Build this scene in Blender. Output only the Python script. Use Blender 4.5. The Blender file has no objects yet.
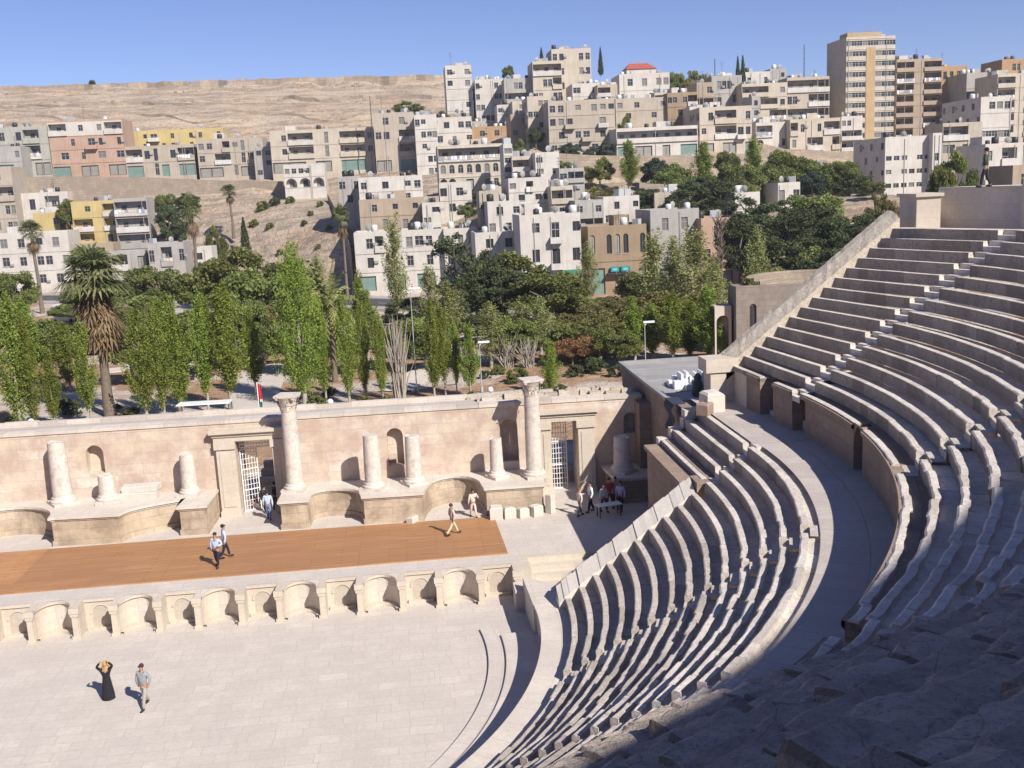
import bpy, math, random
import numpy as np
from mathutils import Vector, noise

random.seed(7)
SC = bpy.context.scene
COL = SC.collection
R = math.radians

# ------------------------------------------------------------------ camera model (metres, orchestra floor = 0, +Y = towards the city)
CAM = np.array([13.0859, -40.8117, 19.4121])
YAW, PIT, ROL, FPX = -0.0941, 0.1877, -0.0491, 1021.17
W_, H_ = 1024, 768
FWD = np.array([-math.sin(YAW)*math.cos(PIT), math.cos(YAW)*math.cos(PIT), -math.sin(PIT)])
RGT0 = np.array([math.cos(YAW), math.sin(YAW), 0.0])
UP0 = np.cross(RGT0, FWD)
RGT = math.cos(ROL)*RGT0 + math.sin(ROL)*UP0
UPV = -math.sin(ROL)*RGT0 + math.cos(ROL)*UP0
HOR = np.array([-math.sin(YAW), math.cos(YAW)])          # horizontal heading

def ray(px, py):
    return FWD + (px-W_/2)/FPX*RGT - (py-H_/2)/FPX*UPV
def at(px, py, D):
    """surveyed point: bearing (px,py) at D metres horizontally ahead"""
    d = ray(px, py); t = D/(d[0]*HOR[0]+d[1]*HOR[1])
    return CAM + t*d
def ground(px, py, z):
    d = ray(px, py); t = (z-CAM[2])/d[2]
    return CAM + t*d
def depth(P):
    return (P[0]-CAM[0])*HOR[0] + (P[1]-CAM[1])*HOR[1]

# ------------------------------------------------------------------ object helpers
def link(o, parent=None):
    COL.objects.link(o)
    if parent is not None: o.parent = parent
    return o
def tag(o, label, cat, group=None):
    o['label'] = label; o['category'] = cat
    if group: o['group'] = group
    return o
def struct(o):
    o['kind'] = 'structure'; return o
def empty(name, label, cat, loc=(0, 0, 0), rz=0.0, group=None, parent=None):
    o = bpy.data.objects.new(name, None); o.empty_display_size = .3
    link(o, parent); o.location = loc; o.rotation_euler = (0, 0, rz)
    if label: tag(o, label, cat, group)
    return o
def copy_tree(o, parent=None):
    c = o.copy(); link(c, parent)
    for ch in list(o.children): copy_tree(ch, c)
    return c

class MB:
    """collects faces; build() links ONE mesh object with metric UVs and a per-face 'tone' attribute"""
    def __init__(s): s.v = []; s.f = []; s.uv = []; s.tone = []; s.mi = []; s.sm = []
    def face(s, pts, uv=None, tone=.5, mi=0, smooth=False):
        i = len(s.v); s.v.extend([tuple(map(float, p)) for p in pts]); n = len(pts)
        s.f.append(list(range(i, i+n)))
        if uv is None:
            a, b, c = (np.array(pts[k], float) for k in (0, 1, 2))
            nn = np.cross(b-a, c-a)
            if n > 3 and np.dot(nn, nn) < 1e-12: nn = np.cross(c-a, np.array(pts[3], float)-a)
            l = np.linalg.norm(nn); nn = nn/l if l > 0 else np.array([0, 0, 1.])
            if abs(nn[2]) > .75: uv = [(p[0], p[1]) for p in pts]
            else:
                t = np.array([-nn[1], nn[0]]); t /= (np.linalg.norm(t)+1e-9)
                uv = [(p[0]*t[0]+p[1]*t[1], p[2]) for p in pts]
        s.uv.append(uv); s.tone.append(tone); s.mi.append(mi); s.sm.append(smooth)
    def grid(s, rows, uvf=None, tones=None, mi=0, smooth=True, closed=False, micols=None):
        """rows: list of equal-length point lists -> shared-vertex strip surface"""
        base = len(s.v); n = len(rows[0])
        for r in rows: s.v.extend([tuple(map(float, p)) for p in r])
        for j in range(len(rows)-1):
            for i in range(n if closed else n-1):
                i2 = (i+1) % n
                s.f.append([base+j*n+i, base+j*n+i2, base+(j+1)*n+i2, base+(j+1)*n+i])
                if uvf: s.uv.append([uvf(j, i), uvf(j, i+1), uvf(j+1, i+1), uvf(j+1, i)])
                else: s.uv.append([(i*.3, j*.3), (i*.3+.3, j*.3), (i*.3+.3, j*.3+.3), (i*.3, j*.3+.3)])
                s.tone.append(tones[j] if tones else .5); s.mi.append(micols(j, i) if callable(micols) else micols[i] if micols else mi); s.sm.append(smooth)
    def box(s, x0, x1, y0, y1, z0, z1, mi=0, tone=.5, skip=''):
        if x1 < x0: x0, x1 = x1, x0
        if y1 < y0: y0, y1 = y1, y0
        q = lambda *p: s.face(p, mi=mi, tone=tone)
        if 'd' not in skip: q((x0,y0,z0),(x0,y1,z0),(x1,y1,z0),(x1,y0,z0))
        if 'u' not in skip: q((x0,y0,z1),(x1,y0,z1),(x1,y1,z1),(x0,y1,z1))
        if 'f' not in skip: q((x0,y0,z0),(x1,y0,z0),(x1,y0,z1),(x0,y0,z1))
        if 'b' not in skip: q((x1,y1,z0),(x0,y1,z0),(x0,y1,z1),(x1,y1,z1))
        if 'l' not in skip: q((x0,y1,z0),(x0,y0,z0),(x0,y0,z1),(x0,y1,z1))
        if 'r' not in skip: q((x1,y0,z0),(x1,y1,z0),(x1,y1,z1),(x1,y0,z1))
    def prism(s, poly, z0, z1, mi=0, tone=.5, bottom=False):
        """poly counter-clockwise seen from above"""
        n = len(poly)
        s.face([(x, y, z1) for x, y in poly], mi=mi, tone=tone)
        if bottom: s.face([(x, y, z0) for x, y in reversed(poly)], mi=mi, tone=tone)
        L = 0
        for i in range(n):
            a, b = poly[i], poly[(i+1) % n]; l = math.hypot(b[0]-a[0], b[1]-a[1])
            s.face([(a[0],a[1],z0),(b[0],b[1],z0),(b[0],b[1],z1),(a[0],a[1],z1)], uv=[(L,z0),(L+l,z0),(L+l,z1),(L,z1)], mi=mi, tone=tone)
            L += l
    def lathe(s, prof, c=(0, 0, 0), n=16, mi=0, smooth=True, cap=True, tone=.5):
        rows = [[(c[0]+r*math.cos(2*math.pi*i/n), c[1]+r*math.sin(2*math.pi*i/n), c[2]+z) for i in range(n)] for r, z in prof]
        s.grid(rows, uvf=lambda j, i: (i*2*math.pi/n*.5, prof[min(j, len(prof)-1)][1]), mi=mi, smooth=smooth, closed=True, tones=[tone]*len(prof))
        if cap: s.face(rows[-1], mi=mi, tone=tone); s.face(list(reversed(rows[0])), mi=mi, tone=tone)
    def tube(s, pts, rad, n=7, mi=0, cap=True, tone=.5):
        rows = []; P = [np.array(p, float) for p in pts]
        if not hasattr(rad, '__len__'): rad = [rad]*len(P)
        prev = None
        for i, p in enumerate(P):
            t = (P[min(i+1, len(P)-1)]-P[max(i-1, 0)]); t = t/(np.linalg.norm(t)+1e-9)
            ref = np.array([0, 0, 1.]) if abs(t[2]) < .9 else np.array([1., 0, 0])
            if prev is not None: ref = prev
            a = np.cross(t, ref); a /= np.linalg.norm(a)+1e-9; b = np.cross(t, a); prev = -b if prev is None else prev
            if prev is not None and i == 0: prev = ref
            rows.append([p+rad[i]*(math.cos(2*math.pi*k/n)*a+math.sin(2*math.pi*k/n)*b) for k in range(n)])
        s.grid(rows, mi=mi, closed=True, tones=[tone]*len(rows))
        if cap: s.face(rows[-1], mi=mi, tone=tone); s.face(list(reversed(rows[0])), mi=mi, tone=tone)
    def ell(s, c, r, n=10, m=7, mi=0, rotz=0):
        rows = []
        for j in range(m+1):
            ph = -math.pi/2+math.pi*j/m
            row = []
            for i in range(n):
                a = 2*math.pi*i/n; x = r[0]*math.cos(ph)*math.cos(a); y = r[1]*math.cos(ph)*math.sin(a)
                row.append((c[0]+x*math.cos(rotz)-y*math.sin(rotz), c[1]+x*math.sin(rotz)+y*math.cos(rotz), c[2]+r[2]*math.sin(ph)))
            rows.append(row)
        s.grid(rows, mi=mi, closed=True)
    def mesh(s, name, mats):
        me = bpy.data.meshes.new(name)
        me.from_pydata(s.v, [], s.f)
        if not isinstance(mats, (list, tuple)): mats = [mats]
        for m in mats: me.materials.append(m)
        ul = me.uv_layers.new(name='UVMap')
        flat = np.array([c for f in s.uv for u in f for c in u], dtype=np.float32)
        ul.data.foreach_set('uv', flat)
        me.polygons.foreach_set('material_index', s.mi)
        me.polygons.foreach_set('use_smooth', s.sm)
        at_ = me.attributes.new('tone', 'FLOAT', 'FACE'); at_.data.foreach_set('value', np.array(s.tone, dtype=np.float32))
        me.update()
        return me
    def build(s, name, mats, parent=None):
        return link(bpy.data.objects.new(name, s.mesh(name, mats)), parent)

# ------------------------------------------------------------------ materials
class NT:
    def __init__(s, name):
        s.m = bpy.data.materials.new(name); s.m.use_nodes = True; s.t = s.m.node_tree
        s.b = s.t.nodes['Principled BSDF']; s.out = s.t.nodes['Material Output']
    def n(s, typ, **kw):
        o = s.t.nodes.new(typ)
        for k, v in kw.items():
            if k.startswith('i_'):
                key = k[2:]; key = int(key) if key.isdigit() else key.replace('_', ' ')
                o.inputs[key].default_value = v
            else: setattr(o, k, v)
        return o
    def l(s, a, b): s.t.links.new(a, b)
    def mix(s, fac, a, b, mode='MIX'):
        o = s.t.nodes.new('ShaderNodeMix'); o.data_type = 'RGBA'; o.blend_type = mode
        for v, i in ((fac, 0), (a, 6), (b, 7)):
            if hasattr(v, 'is_linked') or isinstance(v, bpy.types.NodeSocket): s.l(v, o.inputs[i])
            else: o.inputs[i].default_value = v if i == 0 else (*v, 1) if len(v) == 3 else v
        return o.outputs[2]
    def ramp(s, src, stops):
        o = s.t.nodes.new('ShaderNodeValToRGB'); e = o.color_ramp.elements
        while len(e) < len(stops): e.new(.5)
        for el, (p, c) in zip(e, stops): el.position = p; el.color = (*c, 1) if len(c) == 3 else c
        s.l(src, o.inputs[0]); return o.outputs[0]
    def noise(s, vec, scale, detail=4, rough=.6):
        o = s.n('ShaderNodeTexNoise'); o.inputs['Scale'].default_value = scale; o.inputs['Detail'].default_value = detail; o.inputs['Roughness'].default_value = rough
        if vec is not None: s.l(vec, o.inputs['Vector'])
        return o.outputs['Fac']
    def bump(s, h, strength, dist=.05):
        o = s.n('ShaderNodeBump'); o.inputs['Strength'].default_value = strength; o.inputs['Distance'].default_value = dist
        s.l(h, o.inputs['Height']); s.l(o.outputs[0], s.b.inputs['Normal'])

def flat(name, c, rough=.8, var=.12, scale=3., metal=0.):
    t = NT(name); g = t.n('ShaderNodeTexCoord')
    f = t.noise(g.outputs['Object'], scale)
    col = t.ramp(f, [(.3, tuple(x*(1-var) for x in c)), (.7, tuple(min(1, x*(1+var)) for x in c))])
    t.l(col, t.b.inputs['Base Color']); t.b.inputs['Roughness'].default_value = rough; t.b.inputs['Metallic'].default_value = metal
    return t.m

def ashlar(name, c1, c2, stain, bw=1.1, bh=.55, mortar=(.25, .2, .16), msize=.012, bump=.35, patch=.5, warm=None):
    """coursed stone: brick texture over metric UVs, block-to-block tone, stains, pitted bump"""
    t = NT(name); uv = t.n('ShaderNodeUVMap'); g = t.n('ShaderNodeTexCoord')
    br = t.n('ShaderNodeTexBrick'); br.offset = .43; br.squash = .8; br.squash_frequency = 3
    t.l(uv.outputs[0], br.inputs['Vector'])
    br.inputs['Scale'].default_value = 1; br.inputs['Brick Width'].default_value = bw; br.inputs['Row Height'].default_value = bh
    br.inputs['Mortar Size'].default_value = msize; br.inputs['Mortar Smooth'].default_value = .4; br.inputs['Bias'].default_value = -.1
    br.inputs['Color1'].default_value = (*c1, 1); br.inputs['Color2'].default_value = (*c2, 1); br.inputs['Mortar'].default_value = (*mortar, 1)
    n1 = t.noise(g.outputs['Object'], .55, 8, .72); n2 = t.noise(g.outputs['Object'], 6, 5, .7)
    s1 = t.ramp(n1, [(.40, (0, 0, 0)), (.56, (patch,)*3)])
    col = t.mix(s1, br.outputs['Color'], stain)
    if warm:
        n3 = t.noise(g.outputs['Object'], .9, 5, .6)
        mp = t.n('ShaderNodeMapping'); mp.inputs['Location'].default_value = (31, 17, 5); t.l(g.outputs['Object'], mp.inputs[0])
        n3 = t.noise(mp.outputs[0], .8, 5, .6)
        col = t.mix(t.ramp(n3, [(.47, (0, 0, 0)), (.66, (.75,)*3)]), col, warm)
    col = t.mix(t.ramp(n2, [(.3, (.35,)*3), (.6, (0, 0, 0))]), col, tuple(x*.62 for x in c1))
    at_ = t.n('ShaderNodeAttribute', attribute_name='tone')
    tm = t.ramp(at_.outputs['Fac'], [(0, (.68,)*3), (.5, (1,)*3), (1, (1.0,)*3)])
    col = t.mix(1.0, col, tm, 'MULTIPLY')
    t.l(col, t.b.inputs['Base Color']); t.b.inputs['Roughness'].default_value = .88
    t.b.inputs['Specular IOR Level'].default_value = .25
    mul = t.n('ShaderNodeMath', operation='MULTIPLY_ADD'); t.l(br.outputs['Fac'], mul.inputs[0]); mul.inputs[1].default_value = -.8
    t.l(n2, mul.inputs[2]); t.bump(mul.outputs[0], bump, .04)
    return t.m

def worn(name, c, dark, light, bump=.6, sc=1.0):
    """weathered seat stone: per-block tone + blotches of grey lichen + pits"""
    t = NT(name); g = t.n('ShaderNodeTexCoord'); o = g.outputs['Object']
    at_ = t.n('ShaderNodeAttribute', attribute_name='tone')
    base = t.ramp(at_.outputs['Fac'], [(0, dark), (.45, c), (1, light)])
    n1 = t.noise(o, .8*sc, 6, .7); n2 = t.noise(o, 5*sc, 6, .75); n3 = t.noise(o, 22*sc, 3, .6)
    col = t.mix(t.ramp(n1, [(.48, (0, 0, 0)), (.72, (.6,)*3)]), base, tuple(x*.72 for x in dark))
    col = t.mix(t.ramp(n2, [(.33, (.65,)*3), (.52, (0, 0, 0))]), col, tuple(x*.5 for x in c))
    col = t.mix(t.ramp(n3, [(.3, (.5,)*3), (.45, (0, 0, 0))]), col, tuple(x*.5 for x in dark))
    t.l(col, t.b.inputs['Base Color']); t.b.inputs['Roughness'].default_value = .9; t.b.inputs['Specular IOR Level'].default_value = .2
    mu = t.n('ShaderNodeMath', operation='MULTIPLY_ADD'); t.l(n3, mu.inputs[0]); mu.inputs[1].default_value = .35; t.l(n2, mu.inputs[2])
    t.bump(mu.outputs[0], bump, .08)
    return t.m

def leafmat(name, c1, c2, c3, trans=.35):
    t = NT(name); at_ = t.n('ShaderNodeAttribute', attribute_name='tone')
    col = t.ramp(at_.outputs['Fac'], [(0, c1), (.5, c2), (1, c3)])
    oi = t.n('ShaderNodeObjectInfo')
    hs = t.n('ShaderNodeHueSaturation'); t.l(col, hs.inputs['Color'])
    mr = t.n('ShaderNodeMapRange'); t.l(oi.outputs['Random'], mr.inputs[0]); mr.inputs[3].default_value = .8; mr.inputs[4].default_value = 1.2
    t.l(mr.outputs[0], hs.inputs['Value'])
    mr2 = t.n('ShaderNodeMapRange'); t.l(oi.outputs['Random'], mr2.inputs[0]); mr2.inputs[3].default_value = .485; mr2.inputs[4].default_value = .512
    t.l(mr2.outputs[0], hs.inputs['Hue'])
    t.l(hs.outputs[0], t.b.inputs['Base Color']); t.b.inputs['Roughness'].default_value = .65; t.b.inputs['Specular IOR Level'].default_value = .15
    tr = t.n('ShaderNodeBsdfTranslucent'); t.l(hs.outputs[0], tr.inputs['Color'])
    mx = t.n('ShaderNodeMixShader'); mx.inputs[0].default_value = trans
    t.l(t.b.outputs[0], mx.inputs[1]); t.l(tr.outputs[0], mx.inputs[2]); t.l(mx.outputs[0], t.out.inputs['Surface'])
    return t.m

def plaster(name, c, dirt=.9, streak=True):
    """painted or stone-faced house wall with rain streaks and blotches"""
    t = NT(name); g = t.n('ShaderNodeTexCoord'); o = g.outputs['Object']
    n1 = t.noise(o, .35, 5, .6); n2 = t.noise(o, 2.5, 4, .6)
    mp = t.n('ShaderNodeMapping'); mp.inputs['Scale'].default_value = (1.6, 1.6, .12); t.l(o, mp.inputs[0])
    n3 = t.noise(mp.outputs[0], 1.1, 4, .6)
    d = tuple(x*y for x, y in zip(c, (.68, .64, .6)))
    col = t.mix(t.ramp(n1, [(.4, (0, 0, 0)), (.7, (dirt,)*3)]), c, d)
    col = t.mix(t.ramp(n3, [(.5, (0, 0, 0)), (.72, (dirt,)*3)]), col, d)
    col = t.mix(t.ramp(n2, [(.35, (dirt*.6,)*3), (.5, (0, 0, 0))]), col, tuple(x*.8 for x in c))
    t.l(col, t.b.inputs['Base Color']); t.b.inputs['Roughness'].default_value = .85; t.b.inputs['Specular IOR Level'].default_value = .2
    return t.m

M = {}
PINK = (.44, .365, .31)
M['floor'] = ashlar('orchestra_paving', (.61, .55, .50), (.545, .49, .445), (.50, .445, .405), 1.25, .62, (.40, .35, .32), .013, .25, .6)
M['wall'] = ashlar('stage_wall_ashlar', (.68, .60, .525), (.53, .435, .37), (.45, .325, .26), 1.5, .62, (.33, .26, .21), .010, .4, .8, (.62, .53, .40))
M['cream'] = ashlar('new_cream_stone', (.60, .535, .46), (.56, .49, .415), (.5, .42, .34), 1.3, .5, (.42, .35, .27), .008, .2, .5)
M['podium'] = ashlar('podium_ashlar', (.57, .47, .365), (.48, .385, .30), (.29, .22, .165), 1.05, .6, (.33, .26, .19), .010, .6, .9, (.50, .41, .29))
M['pale'] = ashlar('coping_stone', (.66, .595, .53), (.61, .545, .485), (.50, .44, .39), 1.3, .8, (.33, .28, .24), .008, .35, .5)
M['brown'] = ashlar('brown_wall', (.36, .275, .21), (.30, .225, .175), (.22, .165, .135), 1.1, .6, (.17, .13, .1), .015, .45, .7)
M['seat'] = worn('seat_stone', (.64, .575, .52), (.53, .475, .425), (.70, .635, .575), .5)
M['seat_old'] = worn('worn_seat_stone', (.56, .495, .44), (.44, .38, .335), (.64, .575, .515), .8)
M['riser_shade'] = worn('shade_toned_riser_stone', (.37, .32, .28), (.27, .23, .20), (.44, .385, .34), .8)  # darker than the treads: shade of the risers is put into the colour
M['rock'] = worn('rough_rock', (.58, .485, .415), (.40, .325, .275), (.66, .565, .49), 1.5, 1.2)
def crack(m):
    nt = m.node_tree; b = nt.nodes['Principled BSDF']; src = b.inputs['Base Color'].links[0].from_socket
    tc = nt.nodes.new('ShaderNodeTexCoord'); nz_ = nt.nodes.new('ShaderNodeTexNoise'); nz_.inputs['Scale'].default_value = .9; nz_.inputs['Detail'].default_value = 4
    mx = nt.nodes.new('ShaderNodeMix'); mx.data_type = 'VECTOR'; mx.inputs[0].default_value = .45; nt.links.new(tc.outputs['Object'], nz_.inputs['Vector']); nt.links.new(tc.outputs['Object'], mx.inputs[4]); nt.links.new(nz_.outputs['Color'], mx.inputs[5])
    vo = nt.nodes.new('ShaderNodeTexVoronoi'); vo.feature = 'DISTANCE_TO_EDGE'; vo.inputs['Scale'].default_value = 1.5; nt.links.new(mx.outputs[1], vo.inputs['Vector'])
    rp = nt.nodes.new('ShaderNodeValToRGB'); rp.color_ramp.elements[0].position = .002; rp.color_ramp.elements[0].color = (.72, .69, .67, 1); rp.color_ramp.elements[1].position = .010; nt.links.new(vo.outputs['Distance'], rp.inputs[0])
    mm = nt.nodes.new('ShaderNodeMix'); mm.data_type = 'RGBA'; mm.blend_type = 'MULTIPLY'; mm.inputs[0].default_value = 1; nt.links.new(src, mm.inputs[6]); nt.links.new(rp.outputs[0], mm.inputs[7]); nt.links.new(mm.outputs[2], b.inputs['Base Color'])
crack(M['rock'])
M['ruin'] = ashlar('ruin_stone', (.31, .26, .22), (.26, .215, .185), (.2, .165, .14), 1.1, .6, (.15, .12, .1), .015, .45, .7)
M['brightened_stone'] = ashlar('brightened_coping', (.76, .70, .625), (.72, .66, .59), (.6, .54, .48), 1.0, 1.6, (.5, .45, .4), .008, .3, .4)  # whitened so the slope under grazing sun reads as brightly lit
M['walk'] = ashlar('walkway_paving', (.52, .46, .42), (.46, .405, .37), (.40, .35, .325), 1.2, .9, (.26, .22, .2), .012, .3, .6)
M['column'] = worn('column_stone', (.64, .57, .51), (.55, .485, .43), (.69, .62, .56), .3, .7)
M['deck'] = flat('grey_roof_felt', (.30, .29, .285), .8, .15, .6)
M['dark'] = flat('dark_opening', (.035, .03, .03), .9)
M['rubble'] = worn('rubble_stone', (.62, .54, .44), (.48, .40, .32), (.70, .62, .53), 1.0, 1.3)
M['metal'] = flat('dark_metal', (.05, .05, .055), .5, .1, 5)
M['whitemetal'] = flat('white_painted_metal', (.75, .75, .75), .5, .06, 5)
M['bark'] = flat('bark', (.16, .125, .095), .95, .3, 8)
M['palebark'] = flat('pale_bark', (.36, .32, .27), .95, .25, 8)
M['leaf_poplar'] = leafmat('poplar_leaf', (.12, .165, .028), (.225, .285, .05), (.34, .40, .09))
M['leaf_olive'] = leafmat('pale_poplar_leaf', (.20, .22, .075), (.31, .33, .12), (.42, .43, .18))
M['leaf_round'] = leafmat('round_tree_leaf', (.10, .12, .036), (.19, .22, .065), (.29, .32, .10))
M['leaf_dark'] = leafmat('pine_needle', (.045, .058, .026), (.085, .105, .046), (.15, .17, .075), .2)
M['leaf_brown'] = leafmat('autumn_leaf', (.13, .115, .04), (.22, .195, .075), (.31, .28, .11))
M['leaf_rust'] = leafmat('rusty_leaf', (.3, .16, .07), (.4, .24, .115), (.48, .32, .16))
M['leaf_blue'] = leafmat('blue_green_leaf', (.045, .07, .045), (.08, .11, .075), (.12, .155, .11), .2)
M['leaf_palm'] = leafmat('palm_leaf', (.08, .10, .035), (.155, .175, .07), (.25, .26, .12), .3)
M['leaf_dry'] = leafmat('dry_palm_leaf', (.13, .085, .045), (.22, .15, .085), (.3, .215, .13), .2)

# wooden stage boards
def boards():
    t = NT('stage_boards'); uv = t.n('ShaderNodeUVMap'); g = t.n('ShaderNodeTexCoord')
    br = t.n('ShaderNodeTexBrick'); t.l(uv.outputs[0], br.inputs['Vector']); br.inputs['Scale'].default_value = 1
    br.inputs['Brick Width'].default_value = 2.4; br.inputs['Row Height'].default_value = .24; br.inputs['Mortar Size'].default_value = .014; br.offset = .37
    br.inputs['Color1'].default_value = (.47, .245, .11, 1); br.inputs['Color2'].default_value = (.405, .20, .088, 1); br.inputs['Mortar'].default_value = (.2, .1, .045, 1)
    n1 = t.noise(g.outputs['Object'], .3, 5, .6)
    mp = t.n('ShaderNodeMapping'); mp.inputs['Scale'].default_value = (.25, 3, 1); t.l(g.outputs['Object'], mp.inputs[0])
    n2 = t.noise(mp.outputs[0], 1.2, 5, .6)
    b2 = t.n('ShaderNodeTexBrick'); t.l(uv.outputs[0], b2.inputs['Vector']); b2.inputs['Scale'].default_value = 1; b2.inputs['Brick Width'].default_value = 7.3; b2.inputs['Row Height'].default_value = 9.1; b2.inputs['Mortar Size'].default_value = 0
    b2.inputs['Color1'].default_value = (.78, .78, .78, 1); b2.inputs['Color2'].default_value = (1.08, 1.06, 1.02, 1)
    base = t.mix(1.0, br.outputs['Color'], b2.outputs['Color'], 'MULTIPLY')
    col = t.mix(t.ramp(n1, [(.46, (0, 0, 0)), (.56, (.5,)*3)]), base, (.33, .16, .085))
    col = t.mix(t.ramp(n2, [(.5, (0, 0, 0)), (.75, (.6,)*3)]), col, (.5, .28, .14))
    t.l(col, t.b.inputs['Base Color']); t.b.inputs['Roughness'].default_value = .6
    return t.m
M['boards'] = boards()
# ================================================================== THE THEATRE
PI = math.pi
# ---- orchestra floor (with its two shallow rings) and stage ground
def disc(r, z, n=120, c=(0, 0)): return [(c[0]+r*math.cos(2*PI*i/n), c[1]+r*math.sin(2*PI*i/n), z) for i in range(n)]
b = MB()
b.face([(-18.5, -18.5, 0), (18.5, -18.5, 0), (18.5, 6.6, 0), (-24, 6.6, 0), (-24, 0, 0)][0:1]+[(18.9, -18.5, 0), (18.9, 6.6, 0), (-30, 6.6, 0), (-30, -18.5, 0)])
for r0, z0, z1, a1 in ((15.32, 0, .11, 8.5), (16.06, .11, .22, 4.5)):
    n = 150; A = [R(-180-a1+(180+2*a1)*i/n) for i in range(n+1)]
    for i in range(n):
        a, c = A[i], A[i+1]
        p = lambda r, t, z: (r*math.cos(t), r*math.sin(t), z)
        b.face([p(r0, c, z0-.02), p(r0, a, z0-.02), p(r0, a, z1), p(r0, c, z1)], uv=[(r0*c, 0), (r0*a, 0), (r0*a, .1), (r0*c, .1)])
        re = 16.07 if z0 == 0 else 17.9
        b.face([p(r0, a, z1), p(re, a, z1), p(re, c, z1), p(r0, c, z1)], uv=[(r0*a, 0), (r0*a, .8), (r0*c, .8), (r0*c, 0)])
struct(b.build('orchestra_floor', M['floor']))
# stage ground slab: stone border round the boards
b = MB()
b.prism([(-32, 6.42), (17.5, 6.42), (17.5, 7.5), (24.2, 7.5), (27.2, 7.5), (27.2, 24), (-32, 24)], -.3, 1.5)
struct(b.build('stage_paving', M['floor']))

# ---- boards
b = MB(); b.prism([(-30, 7.95), (17.05, 7.75), (16.87, 13.75), (.5, 14.15), (-30, 14.3)], 1.5, 1.56)
st = b.build('stage_floor', M['boards']); tag(st, 'long orange brown boarded stage floor in front of the columns', 'stage floor')

# ---- stage front wall (pulpitum) with alternating curved and square niches
pul = empty('stage_front_wall', 'low cream stage front wall with alternating curved and square niches', 'wall', (0, 5.38, 0))
Y0 = 5.38; x = -5.3052; bounds = []
i = 0; WD, NR = 2.0, 1.757
xs = [x]; kinds = []
k = 0
while xs[-1] < 17.2:
    kinds.append('c' if k % 2 == 0 else 's'); xs.append(xs[-1]+(WD if k % 2 == 0 else NR)); k += 1
kk = 1; 
while xs[0] > -30:
    kinds.insert(0, 's' if kk % 2 else 'c'); xs.insert(0, xs[0]-(NR if kk % 2 else WD)); kk += 1
kinds = kinds[:len(xs)-1]
TOP = 1.5
body = MB(); front = []
for j, kd in enumerate(kinds):
    a, c = xs[j]+.16, xs[j+1]-.16; m = (a+c)/2; hw = (c-a)/2
    nm = MB()
    if kd == 'c':
        pts = [(m-hw*math.cos(PI*t/14), 1.08*math.sin(PI*t/14)) for t in range(15)]
    else:
        pts = [(a, 0), (a, .95), (c, .95), (c, 0)]
    L = 0
    for q in range(len(pts)-1):
        (xa, ya), (xb, yb) = pts[q], pts[q+1]; l = math.hypot(xb-xa, yb-ya)
        nm.face([(xa, ya, .0), (xb, yb, .0), (xb, yb, 1.38), (xa, ya, 1.38)], uv=[(L, 0), (L+l, 0), (L+l, 1.38), (L, 1.38)])
        # overhanging coping edge
        s = .90
        pa, pb = ((m+(xa-m)*s, ya*s-.0), (m+(xb-m)*s, yb*s-.0)) if kd == 'c' else ((xa, ya-.07 if ya > 0 else ya), (xb, yb-.07 if yb > 0 else yb))
        nm.face([(xa, ya, 1.38), (xb, yb, 1.38), (pb[0], pb[1], 1.38), (pa[0], pa[1], 1.38)])
        nm.face([(pa[0], pa[1], 1.38), (pb[0], pb[1], 1.38), (pb[0], pb[1], TOP), (pa[0], pa[1], TOP)])
        nm.face([(pa[0], pa[1], TOP), (pb[0], pb[1], TOP), (xb, yb, TOP), (xa, ya, TOP)])
        L += l
    # little ledge at the foot and round-headed blind arch / drain hole
    if kd == 's':
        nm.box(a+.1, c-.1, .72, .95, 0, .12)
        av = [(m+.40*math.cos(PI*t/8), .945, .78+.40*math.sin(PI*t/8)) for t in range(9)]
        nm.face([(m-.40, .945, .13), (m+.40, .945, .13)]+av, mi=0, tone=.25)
        for t in range(8):
            p, q = av[t], av[t+1]
            nm.face([(p[0]*1.0, .90, p[2]), (q[0], .90, q[2]), (m+(q[0]-m)*1.25, .90, .78+(q[2]-.78)*1.25), (m+(p[0]-m)*1.25, .90, .78+(p[2]-.78)*1.25)])
    else:
        nm.face([(m+.07*math.cos(2*PI*t/8), 1.055, .95+.07*math.sin(2*PI*t/8)) for t in range(8)], mi=2)
        sill = [(m-hw*.97*math.cos(PI*t/14), .97*1.08*math.sin(PI*t/14)) for t in range(15)]; s2 = [(m-hw*.8*math.cos(PI*t/14), .72*math.sin(PI*t/14)) for t in range(15)]
        for q in range(14):
            nm.face([(*sill[q], .12), (*s2[q], .12), (*s2[q+1], .12), (*sill[q+1], .12)]); nm.face([(*s2[q], 0), (*s2[q+1], 0), (*s2[q+1], .12), (*s2[q], .12)])
    nm.build('niche', [M['cream'], M['podium'], M['dark']], pul)
    front += pts
    # top behind the niche
    for q in range(len(pts)-1):
        (xa, ya), (xb, yb) = pts[q], pts[q+1]
        body.face([(xa, ya, TOP), (xb, yb, TOP), (xb, 1.06, TOP), (xa, 1.06, TOP)]) if abs(xb-xa) > 1e-4 else None
for j, xx in enumerate(xs):
    pm = MB()
    pm.box(xx-.157, xx+.157, .004, 1.06, 0, 1.3, skip='d'); pm.box(xx-.13, xx+.13, -.1, 0, .14, 1.1); pm.box(xx-.19, xx+.19, -.15, 0, 0, .14)
    pm.box(xx-.22, xx+.22, -.14, .03, 1.24, TOP); pm.box(xx-.18, xx+.18, -.13, 0, 1.1, 1.22)
    pm.box(xx-.157, xx+.157, .033, 1.06, 1.3, TOP-.003, skip='d')
    pm.build('pilaster', M['cream'], pul)
body.build('coping', M['pale'], pul)
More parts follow.
